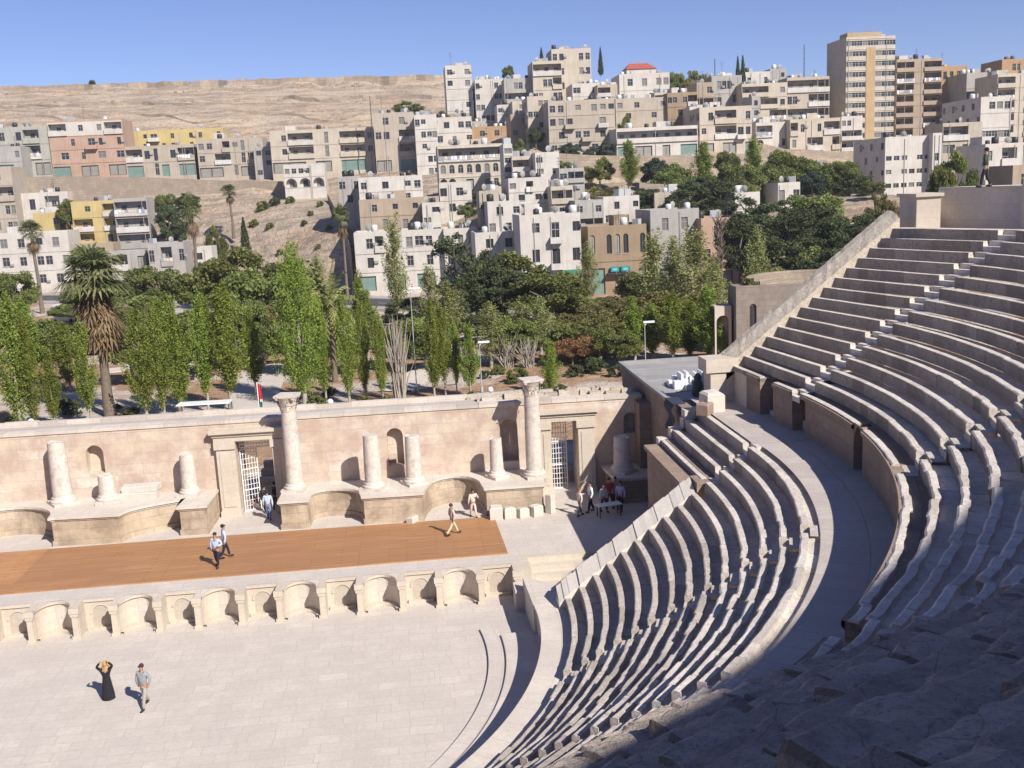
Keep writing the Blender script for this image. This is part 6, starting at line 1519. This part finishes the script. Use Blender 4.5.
def terrain_mat():
    t = NT('hill_and_park_earth'); g = t.n('ShaderNodeTexCoord'); o = g.outputs['Object']
    n1 = t.noise(o, .05, 6, .65); n2 = t.noise(o, .35, 6, .7); n3 = t.noise(o, 1.6, 5, .7)
    mp = t.n('ShaderNodeMapping'); mp.inputs['Scale'].default_value = (.05, .3, .75); t.l(o, mp.inputs[0]); n4 = t.noise(mp.outputs[0], 1.0, 5, .65)
    hill = t.ramp(n1, [(.35, (.47, .335, .23)), (.5, (.49, .39, .295)), (.65, (.41, .34, .275))])
    hill = t.mix(t.ramp(n4, [(.42, (.75,)*3), (.56, (0, 0, 0))]), hill, (.235, .185, .145))
    hill = t.mix(t.ramp(n2, [(.55, (0, 0, 0)), (.66, (.6,)*3)]), hill, (.52, .44, .35))
    hill = t.mix(t.ramp(n3, [(.56, (0, 0, 0)), (.62, (.8,)*3)]), hill, (.20, .165, .12))
    hill = t.mix(t.ramp(n3, [(.36, (.8,)*3), (.43, (0, 0, 0))]), hill, (.62, .53, .43))
    park = t.ramp(t.noise(o, .085, 3, .5), [(.40, (.58, .50, .43)), (.47, (.56, .48, .41)), (.505, (.42, .275, .18)), (.62, (.38, .24, .155)), (.66, (.50, .43, .36))])
    park = t.mix(t.ramp(n3, [(.52, (0, 0, 0)), (.7, (.5,)*3)]), park, (.2, .15, .1))
    sx = t.n('ShaderNodeSeparateXYZ'); t.l(o, sx.inputs[0]); mr = t.n('ShaderNodeMapRange'); t.l(sx.outputs['Z'], mr.inputs[0]); mr.inputs[1].default_value = 1.8; mr.inputs[2].default_value = 3.2
    col = t.mix(mr.outputs[0], park, hill); t.l(col, t.b.inputs['Base Color']); t.b.inputs['Roughness'].default_value = .95; t.b.inputs['Specular IOR Level'].default_value = .1
    a = t.n('ShaderNodeMath', operation='MULTIPLY_ADD'); t.l(n2, a.inputs[0]); a.inputs[1].default_value = 2.5; t.l(n3, a.inputs[2]); t.bump(a.outputs[0], .8, .5)
    return t.m
me.materials.append(terrain_mat()); g_ = bpy.data.objects.new('ground', me); link(g_); struct(g_)
def zat(x, y):
    i = int(np.clip(np.searchsorted(gx, x)-1, 0, nx_-2)); j = int(np.clip(np.searchsorted(gy, y)-1, 0, ny_-2)); fx = (x-gx[i])/(gx[i+1]-gx[i]); fy = (y-gy[j])/(gy[j+1]-gy[j])
    return float((Z[j, i]*(1-fx)+Z[j, i+1]*fx)*(1-fy)+(Z[j+1, i]*(1-fx)+Z[j+1, i+1]*fx)*fy)
# ---- citadel wall along the crest
m = MB(); rr = random.Random(9); prev = None
cit = [at(px, 90, 404) for px in range(-60, 462, 9)]
for q, P in enumerate(cit):
    px = -60+q*9; zt_ = at(px, np.interp(px, [-60, 0, 120, 270, 440, 480], [91, 86, 83, 78, 74, 79])+rr.uniform(-.7, 1.1), 404)[2]; zb_ = zat(P[0], P[1])-4
    cur = (P[0], P[1]+.6*math.sin(q*1.7), zb_, zt_)
    if prev:
        m.face([(prev[0], prev[1], prev[2]), (cur[0], cur[1], cur[2]), (cur[0], cur[1]+.4, cur[3]), (prev[0], prev[1]+.4, prev[3])], tone=rr.random()); m.face([(prev[0], prev[1]+.4, prev[3]), (cur[0], cur[1]+.4, cur[3]), (cur[0], cur[1]+5, cur[3]), (prev[0], prev[1]+5, prev[3])])
    prev = cur
o = m.build('citadel_wall', ashlar('citadel_stone', (.46, .375, .285), (.36, .29, .22), (.3, .24, .185), 2.6, 1.3, (.2, .155, .12), .06, .8, .8)); tag(o, 'long ruined stone citadel wall along the crest of the hill', 'wall')
# rubble terraces on the citadel slope
m = MB()
for q in range(500):
    px = rr.uniform(-20, 470); D = rr.choice([300, 318, 330, 345, 352, 374, 377, 398, 400])+rr.uniform(-3, 3); P = at(px, 110, D); s = rr.uniform(.2, .6)
    z = zat(P[0], P[1]); m.box(P[0]-s, P[0]+s*rr.uniform(.6, 1.6), P[1]-.5, P[1]+.5, z-.3, z+s*rr.uniform(.4, 1.), tone=rr.random())
o = m.build('scattered_rubble', RW_); o['kind'] = 'stuff'; o['label'] = 'scattered rubble and broken terrace stones on the citadel slope'; o['category'] = 'rubble'
# terraces walls
for lab, px0, px1, D, h in (('low broken terrace wall high on the citadel slope', 20, 260, 372, 1.2), ('broken terrace wall on the right half of the citadel slope', 300, 450, 376, 1.6), ('broken terrace wall on the lower citadel slope', 60, 430, 338, .9)):
    m = MB(); prev = None
    for px in range(px0, px1, 6):
        P = at(px, 300, D+3*math.sin(px*.05)); z = zat(P[0], P[1]); c = (P[0], P[1], z-1, z+h*rr.uniform(.45, 1.05))
        if prev: m.face([(prev[0], prev[1], prev[2]), (c[0], c[1], c[2]), (c[0], c[1], c[3]), (prev[0], prev[1], prev[3])], tone=rr.random()); m.face([(prev[0], prev[1], prev[3]), (c[0], c[1], c[3]), (c[0], c[1]+1.5, c[3]), (prev[0], prev[1]+1.5, prev[3])])
        prev = c
    o = m.build('terrace_wall', RW_); tag(o, lab, 'wall')
# ---- street with kerb
def ribbon(mb, pts, off0, off1, z0, z1=None, uvw=1):
    n = len(pts); N = []
    for i in range(n):
        a = np.array(pts[max(i-1, 0)]); e = np.array(pts[min(i+1, n-1)]); t = (e-a)/np.linalg.norm(e-a); N.append(np.array([-t[1], t[0]]))
    for i in range(n-1):
        p, q = np.array(pts[i]), np.array(pts[i+1]); A, B_, C, D_ = p+N[i]*off0, q+N[i+1]*off0, q+N[i+1]*off1, p+N[i]*off1
        mb.face([(*A, z0), (*B_, z0), (*C, z0), (*D_, z0)])
        if z1 is not None:
            mb.face([(*A, z1), (*B_, z1), (*B_, z0), (*A, z0)]); mb.face([(*D_, z1), (*C, z1), (*C, z0), (*D_, z0)])
SP = []
for (a, e) in zip(STREET, STREET[1:]):
    for t in range(12): SP.append((a[0]+(e[0]-a[0])*t/12, a[1]+(e[1]-a[1])*t/12))
SP.append(STREET[-1])
m = MB(); ribbon(m, SP, -5, 5, 1.62, 1.2); struct(m.build('street', flat('asphalt', (.06, .058, .06), .9, .2, 2)))
m = MB(); ribbon(m, SP, 5.0, 8.5, 1.75, 1.2); ribbon(m, SP, -8.5, -5.0, 1.75, 1.2); struct(m.build('pavement', flat('pavement', (.36, .33, .30), .9, .15, 2)))
m = MB()
for q in range(0, len(SP)-1):
    a, e = np.array(SP[q]), np.array(SP[q+1]); 
    for f in (0, .5): p, s = a+(e-a)*f, a+(e-a)*(f+.25); ribbon(m, [tuple(p), tuple(s)], -.08, .08, 1.626)
struct(m.build('lane_markings', flat('road_paint', (.7, .7, .68), .7)))
# paved path in the park (ribbed pale slabs by the flag)
m = MB()
def road_px(pts, w, z=1.6):
    P = [tuple(ground(px, py, 1.5)[:2]) for px, py in pts]; ribbon(m, P, -w/2, w/2, z, 1.3)
road_px([(252, 428), (250, 410), (256, 392), (262, 380), (270, 365)], 4.6); 
m2 = MB(); struct(m.build('park_path', M['floor']))
m = MB(); road_px([(-40, 438), (60, 428), (140, 421), (200, 416)], 1.6); road_px([(300, 408), (380, 402), (470, 396), (560, 390)], 1.2, 1.604); road_px([(395, 392), (415, 378), (440, 362)], 3.2, 1.608); road_px([(100, 372), (160, 366), (220, 362)], 3.0, 1.612)
struct(m.build('park_kerb_path', M['pale']))
# ================================================================== VEHICLES, LAMPS, FLAG, RUINED ARCADE
CARG = glassmat('car_glass', (.02, .025, .03), .1); TYRE = flat('tyre', (.02, .02, .02), .9)
def carpaint(n, c):
    t = NT(n); t.b.inputs['Base Color'].default_value = (*c, 1); t.b.inputs['Roughness'].default_value = .25; t.b.inputs['Metallic'].default_value = .1; return t.m
def car(label, px, py, rz, paint, z=1.62, van=False, group='cars along the street and car park'):
    P = ground(px, py, z); c = empty('parked_car', label, 'car', tuple(P), rz, group)
    if van: prof = [(-2.2, .35), (-2.25, .9), (-2.0, 1.15), (-1.45, 1.85), (2.1, 1.9), (2.25, 1.0), (2.25, .35)]; cab = [(-1.9, 1.16), (-1.42, 1.72), (1.9, 1.74), (2.0, 1.16)]
    else: prof = [(-2.15, .3), (-2.2, .62), (-2.0, .8), (-1.05, .92), (-.45, 1.38), (.9, 1.42), (1.5, 1.0), (2.1, .92), (2.2, .65), (2.15, .3)]; cab = [(-.92, .95), (-.42, 1.30), (.85, 1.34), (1.32, .99)]
    m = MB(); hw = .84
    for s in (-1, 1):
        pts = [(x, s*(hw-.16*max(0, (z_-.9))), z_) for x, z_ in prof]; m.face(pts if s < 0 else list(reversed(pts)))
    for (xa, za), (xb, zb) in zip(prof, prof[1:]+prof[:1]):
        wa, wb = hw-.16*max(0, za-.9), hw-.16*max(0, zb-.9); m.face([(xa, -wa, za), (xb, -wb, zb), (xb, wb, zb), (xa, wa, za)])
    m.build('body', paint, c)
    m = MB()
    for s in (-1, 1): m.face([(x, s*(hw-.16*max(0, z_-.9)+.006), z_) for x, z_ in cab])
    (xa, za), (xb, zb) = cab[0], cab[1]; m.face([(xa-.03, -.7, za+.02), (xa-.03, .7, za+.02), (xb-.03, .64, zb+.02), (xb-.03, -.64, zb+.02)])
    (xa, za), (xb, zb) = cab[3], cab[2]; m.face([(xa+.05, -.7, za+.02), (xa+.05, .7, za+.02), (xb+.05, .64, zb+.02), (xb+.05, -.64, zb+.02)])
    m.build('windows', CARG, c)
    for sx in (-1.35, 1.35):
        for sy in (-.78, .78):
            m = MB(); rows = [[(sx+r*math.cos(2*PI*i/12), sy+o, .31+r*math.sin(2*PI*i/12)) for i in range(12)] for r, o in ((.02, -.1), (.31, -.1), (.31, .1), (.02, .1))]; m.grid(rows, closed=True); m.build('wheel', TYRE, c)
    return c
WP = carpaint('white_paint', (.75, .75, .74)); SP_ = carpaint('silver_paint', (.4, .41, .43)); BP = carpaint('blue_paint', (.08, .12, .3)); RP = carpaint('dark_red_paint', (.25, .03, .03)); YP = carpaint('yellow_paint', (.6, .4, .05))
car('white saloon car on the street in front of the white corner house', 593, 284, -.65, WP)
car('silver car on the street left of the white saloon by the corner house', 574, 279, -.65, SP_)
car('dark red car on the street before the brown stone house', 618, 290, -.65, RP)
car('white car on the street at the left of the leafless trunk', 724, 273, -.5, WP)
car('white van on the street below the small white hillside house', 193, 300, -.6, WP, van=True)
car('blue car on the street left of the white van', 186, 292, -.6, BP)
car('white car parked in the left car park, nearest the shaggy palm', 92, 326, .5, WP)
car('silver car parked in the left car park behind the first white car', 88, 318, .5, SP_)
car('white car parked farthest back in the left car park', 66, 308, -.4, WP)
car('pale car parked in the left car park at the front', 98, 336, .5, SP_)
car('white car parked in the left car park beside the dusty tree', 66, 322, -.2, WP)
car('white car parked right of the shaggy palm trunk', 124, 322, .3, WP)
# lamp posts
GALV = flat('galvanised_post', (.36, .37, .38), .5)
def lamp(label, px, yt, yb, globe=False, z=1.55, D=None):
    P = ground(px, yb, z) if D is None else at_level(px, D, z)[0]; D = depth(P); h = at(px, yt, D)[2]-z
    l = empty('street_lamp', label, 'lamp', (P[0], P[1], z), 0.); m = MB(); m.tube([(0, 0, -.1), (0, 0, h)], [.055, .035], 8); m.lathe([(.14, 0), (.13, .4), (.08, .5)], n=8); m.build('post', M['metal'] if globe else GALV, l)
    m = MB()
    if globe: m.ell((0, 0, h+.2), (.26, .26, .26), 12, 8)
    else: m.box(-.12, .9, -.12, .12, h-.08, h+.08); m.tube([(0, 0, h-.3), (.3, 0, h)], .04, 6)
    m.build('lamp_head', M['whitemetal'], l)
lamp('tall thin lamp mast left of the two touching poplars', 417, 288, 392)
lamp('white-headed lamp between the cone-shaped poplars', 646, 322, 0, D=92)
lamp('white globe lamp behind the left gateway', 207, 416, 424, True)
lamp('globe lamp at the left end behind the stage wall', 33, 424, 436, True)
lamp('small globe lamp right of the biggest poplar', 331, 404, 410, True)
lamp('small globe lamp left of the young poplar by the right column', 491, 392, 400, True)
lamp('thin lamp post left of the rusty tree', 482, 342, 392)
# flag
P = ground(261, 428, 1.6); D = depth(P); g = empty('flagpole', 'red, black, white and green flag hanging limp on a pole behind the left gateway', 'flag', tuple(P))
h = at(261, 383, D)[2]-1.6; m = MB(); m.tube([(0, 0, 0), (0, 0, h)], .04, 7); m.ell((0, 0, h), (.07, .07, .07), 8, 5); m.build('pole', M['whitemetal'], g)
cols = [flat('flag_red', (.5, .03, .03), .8), flat('flag_black', (.02, .02, .02), .8), flat('flag_white', (.7, .7, .7), .8), flat('flag_green', (.02, .16, .12), .8)]
m = MB(); fl = h*.78
for q in range(14):
    f0, f1 = q/14, (q+1)/14
    for k in range(5):
        x = lambda i, f: .03+i*.05*(1+.25*math.sin(f*5)); y = lambda i, f: .06*math.sin(i*2.2+f*3)
        mi = 0 if f1 < .46 else (1 if k < 2 and f1 < .62 else 2 if f1 < .55 else 3)
        m.face([(x(k, f0), y(k, f0), h-.1-fl*f0), (x(k+1, f0), y(k+1, f0), h-.1-fl*f0), (x(k+1, f1), y(k+1, f1), h-.1-fl*f1), (x(k, f1), y(k, f1), h-.1-fl*f1)], mi=mi)
m.build('flag_cloth', cols, g)
# white awning / bench canopy left of the flag
P = ground(203, 424, 1.55); g = empty('kiosk_canopy', 'low white flat canopy on posts left of the flag', 'canopy', (P[0], P[1]+1.5, 1.5), -.05); m = MB(); m.box(-2.2, 2.2, -.7, .7, 1.5, 1.6); m.build('roof', M['whitemetal'], g)
for sx in (-2.1, 2.1):
    for sy in (-.6, .6): m = MB(); m.box(sx-.04, sx+.04, sy-.04, sy+.04, 0, 1.5); m.build('post', M['metal'], g)
# ruined arcade building at the right
P = ground(737, 352, 1.55); D = 96; A = at(736, 290, D); zt_ = A[2]
g = empty('ruined_theatre_building', 'brown stone ruin with tall arched openings beyond the rough sloping wall', 'building', (A[0], A[1], 1.5), -.12)
wall = MB(); Hh = zt_-1.5
facade(wall, g, (0, 0), np.array([1., 0]), 16, Hh, ['.a....w...a....'], 0, random.Random(1), M['ruin'], pane_mix='cc')
facade(wall, g, (0, 4), np.array([0., -1.]), 4, Hh, ['...'], 0, random.Random(2), M['ruin'], pane_mix='cc')
wall.box(0, 16, 3.2, 4, 0, Hh-1, skip='b'); wall.box(0, 16, .02, .8, Hh-.01, Hh+.3); wall.box(.01, .8, .8, 3.2, Hh-.01, Hh+.25)
wall.build('wall', M['ruin'], g)
m = MB()
for q in range(7):
    n = 18
    for i in range(n):
        a, e = R(180*i/n), R(180*(i+1)/n); r0 = 2.6+q*.62; p = lambda r, t, z: (9.5+r*math.cos(t), 7.0+r*math.sin(t), z); z = 5.9+q*.35
        m.face([p(r0, a, z-.5), p(r0, e, z-.5), p(r0, e, z), p(r0, a, z)]); m.face([p(r0, a, z), p(r0+.64, a, z), p(r0+.64, e, z), p(r0, e, z)])
m.box(2, 17, 7, 14, 0, 5.9); m.build('seat_rows', RW_, g)
o = empty('arcade_fragment', 'pale lower wall with a tall arch left of the brown ruin', 'wall', (A[0]-.1, A[1]+.3, 1.5), -.12); m = MB(); facade(m, o, (-1.7, .8), np.array([1., 0]), 1.6, Hh-1.8, ['A'], 0, random.Random(3), M['cream'], pane_mix='cc'); m.box(-1.7, -.1, 2.25, 2.7, 0, Hh-1.8); m.box(-1.7, -.1, .802, 2.7, Hh-1.81, Hh-1.6); m.build('wall', M['cream'], o)
# far skyline plants and hillside shrubs
GH = 'shrubs dotted over the dirt hillside'
for px, py, D, w in [(275, 208, 246, 12), (290, 205, 246, 10), (262, 212, 244, 14), (320, 212, 240, 8), (312, 220, 236, 7), (305, 232, 228, 7), (330, 240, 220, 8), (270, 230, 232, 9), (300, 250, 214, 9), (280, 242, 222, 8), (318, 245, 215, 7), (345, 236, 214, 9), (254, 226, 236, 10), (335, 225, 230, 6), (240, 245, 220, 12), (250, 258, 214, 16), (225, 258, 214, 14)]:
    P = at(px, py, D); z = zat(P[0], P[1]); plant('bush%d' % (px % 2), (P[0], P[1], z-.15), w*.8/FPX*D, w/FPX*D, 'small shrub dotted on the bare ochre hillside', GH)
def T2(kind, px, yt, yb, w, D, label, group=None):
    P = at(px, yb, D); h = (yb-yt)/FPX*D; zg = zat(P[0], P[1]); z = min(P[2], zg) if zg > P[2]-6 else P[2]; plant(kind, (P[0], P[1], z), P[2]+h-z, w/FPX*D, label, group)
T2('pine1', 172, 204, 250, 34, 240, 'big dark fig tree right of the grey-framed house')
T2('round0', 72, 198, 238, 26, 246, 'green tree between the yellow houses below the retaining wall')
T2('round1', 218, 226, 262, 22, 225, 'rounded tree on the hillside beside the thin palm')
T2('cypress1', 246, 218, 252, 12, 226, 'small dark cypress low on the dirt hillside')
T2('round2', 162, 194, 206, 14, 256, 'left one of two round bushes at the foot of the retaining wall')
T2('round2', 172, 193, 206, 12, 256, 'right one of two round bushes at the foot of the retaining wall')
T2('pine0', 189, 192, 215, 24, 254, 'dark tree against the retaining wall behind the tall fan palm')
T2('round1', 408, 102, 118, 32, 290, 'wide flat tree on the citadel slope beside the beige orange-topped house')
T2('brown0', 440, 112, 124, 26, 288, 'dull tree left of the white tall narrow house')
T2('cypress1', 542, 49, 70, 6, 306, 'lone thin cypress on the skyline left of the tall pale block')
T2('cypress1', 601, 49, 76, 6, 304, 'lone thin cypress on the skyline right of the tall pale block')
T2('round0', 508, 66, 84, 12, 304, 'small tree on the skyline right of the two white houses')
T2('brown1', 697, 70, 94, 32, 296, 'large round brown tree on the skyline')
T2('round2', 645, 68, 78, 18, 306, 'green treetop peeping over the red-roofed penthouse')
T2('round2', 676, 72, 92, 20, 302, 'pale green tree left of the large round skyline tree')
T2('cypress1', 738, 59, 92, 9, 296, 'left one of the twin dark cypresses on the skyline')
T2('cypress1', 743, 58, 92, 9, 298, 'right one of the twin dark cypresses on the skyline')
T2('pine0', 536, 126, 150, 18, 246, 'dark tree in the gap left of the large grey-beige block')
T2('blue0', 570, 142, 162, 22, 238, 'blue-green tree at the left foot of the large grey-beige block')
T2('blue0', 592, 146, 164, 18, 237, 'blue-green tree at the middle foot of the large grey-beige block')
T2('blue0', 608, 140, 162, 18, 236, 'blue-green tree at the right foot of the large grey-beige block')
T2('pine0', 484, 186, 212, 20, 204, 'dark tree beneath the arched-window house')
T2('bush1', 6, 104, 114, 10, 380, 'lone dark bush on the citadel slope at the left edge')
T2('bush1', 92, 80, 84, 8, 406, 'low dark bush on the crest of the citadel hill')
T2('round1', 625, 115, 126, 14, 250, 'small tree before the beige house with plain wall')
T2('blue0', 812, 170, 195, 26, 200, 'blue-green tree below the pale wall')
T2('round0', 872, 180, 200, 24, 190, 'green tree at the shaded foot of the white slab building')
GT = 'trees between the tiers of houses on the middle slope'
for i, (k, px, yt, yb, w_, D) in enumerate([('round0', 565, 160, 184, 26, 210), ('round1', 600, 158, 184, 30, 208), ('blue0', 655, 156, 184, 30, 208), ('round2', 670, 170, 200, 34, 200), ('brown1', 612, 186, 212, 36, 192), ('pine0', 648, 186, 214, 36, 190), ('pine1', 700, 176, 206, 40, 196), ('round0', 728, 150, 176, 26, 214), ('round1', 782, 150, 176, 36, 208), ('round2', 845, 160, 190, 30, 202), ('round0', 800, 158, 184, 30, 206), ('pine1', 676, 196, 224, 36, 182), ('round1', 522, 140, 158, 16, 236), ('round2', 466, 204, 222, 18, 192)]):
    T2(k, px, yt, yb, w_, D, 'rounded tree growing between the tiers of houses on the middle slope', GT)
# lattice mast and poles on the skyline
for lab, px, yt, yb, D in (('thin radio mast on the skyline left of the tower', 804, 47, 82, 300), ('thin aerial mast between the skyline houses', 715, 60, 82, 300), ('dark chimney-like pole beside the orange-topped house', 375, 100, 170, 262)):
    P = at(px, yb, D); h = (yb-yt)/FPX*D; m = MB(); m.tube([(0, 0, -3), (0, 0, h)], [.16, .09], 6)
    for q in range(4): m.box(-.35, .35, -.03, .03, h*(.5+.13*q), h*(.5+.13*q)+.06)
    o = m.build('radio_mast', M['metal']); o.location = tuple(P); tag(o, lab, 'mast')

# ================================================================== LIGHT, SKY, CAMERA
SUN_D = Vector((.545, -.838, math.tan(R(39.3)))).normalized()
sl = bpy.data.lights.new('sun', 'SUN'); sl.energy = 4.9; sl.angle = R(.53); sl.color = (1.0, .94, .845)
so = bpy.data.objects.new('sun', sl); link(so); so.rotation_euler = SUN_D.to_track_quat('Z', 'Y').to_euler()
w = bpy.data.worlds.new('World'); SC.world = w; w.use_nodes = True; nt = w.node_tree; bg = nt.nodes['Background']
sky = nt.nodes.new('ShaderNodeTexSky'); sky.sky_type = 'NISHITA'; sky.sun_disc = False; sky.sun_elevation = R(39.3); sky.sun_rotation = math.atan2(.545, -.838)
sky.altitude = 1200; sky.air_density = .95; sky.dust_density = .06; sky.ozone_density = 4.2
mxn = nt.nodes.new('ShaderNodeMix'); mxn.data_type = 'RGBA'; mxn.blend_type = 'MULTIPLY'; mxn.inputs[0].default_value = 1; mxn.inputs[7].default_value = (1.03, .92, 1.13, 1)
nt.links.new(sky.outputs[0], mxn.inputs[6]); nt.links.new(mxn.outputs[2], bg.inputs[0]); bg.inputs[1].default_value = .074
cd = bpy.data.cameras.new('camera'); cd.sensor_fit = 'HORIZONTAL'; cd.sensor_width = 36; cd.lens = FPX*36/1024; cd.clip_start = .1; cd.clip_end = 6000
co = bpy.data.objects.new('camera', cd); link(co)
from mathutils import Matrix
mt = Matrix(((RGT[0], UPV[0], -FWD[0], CAM[0]), (RGT[1], UPV[1], -FWD[1], CAM[1]), (RGT[2], UPV[2], -FWD[2], CAM[2]), (0, 0, 0, 1))); co.matrix_world = mt
SC.camera = co
SC.view_settings.view_transform = 'Standard'; SC.view_settings.look = 'None'; SC.view_settings.gamma = 1; SC.view_settings.exposure = 0.5
SC.render.engine = 'CYCLES'
SC.cycles.max_bounces = 6; SC.cycles.diffuse_bounces = 3; SC.cycles.transmission_bounces = 2; SC.cycles.glossy_bounces = 2

# ---- thin dry air over the valley
m = MB(); m.box(-330, 420, -75, 450, -2.2, 96); hz_ = m.build('haze', None or bpy.data.materials.new('valley_haze')); hz_['kind'] = 'stuff'; hz_['label'] = 'thin pale haze over the valley'; hz_['category'] = 'haze'
hm = hz_.data.materials[0]; hm.use_nodes = True; t_ = hm.node_tree; t_.nodes.remove(t_.nodes['Principled BSDF']); pv = t_.nodes.new('ShaderNodeVolumePrincipled'); pv.inputs['Color'].default_value = (.86, .9, .97, 1); pv.inputs['Density'].default_value = .00022; pv.inputs['Anisotropy'].default_value = .2
t_.links.new(pv.outputs[0], t_.nodes['Material Output'].inputs['Volume'])
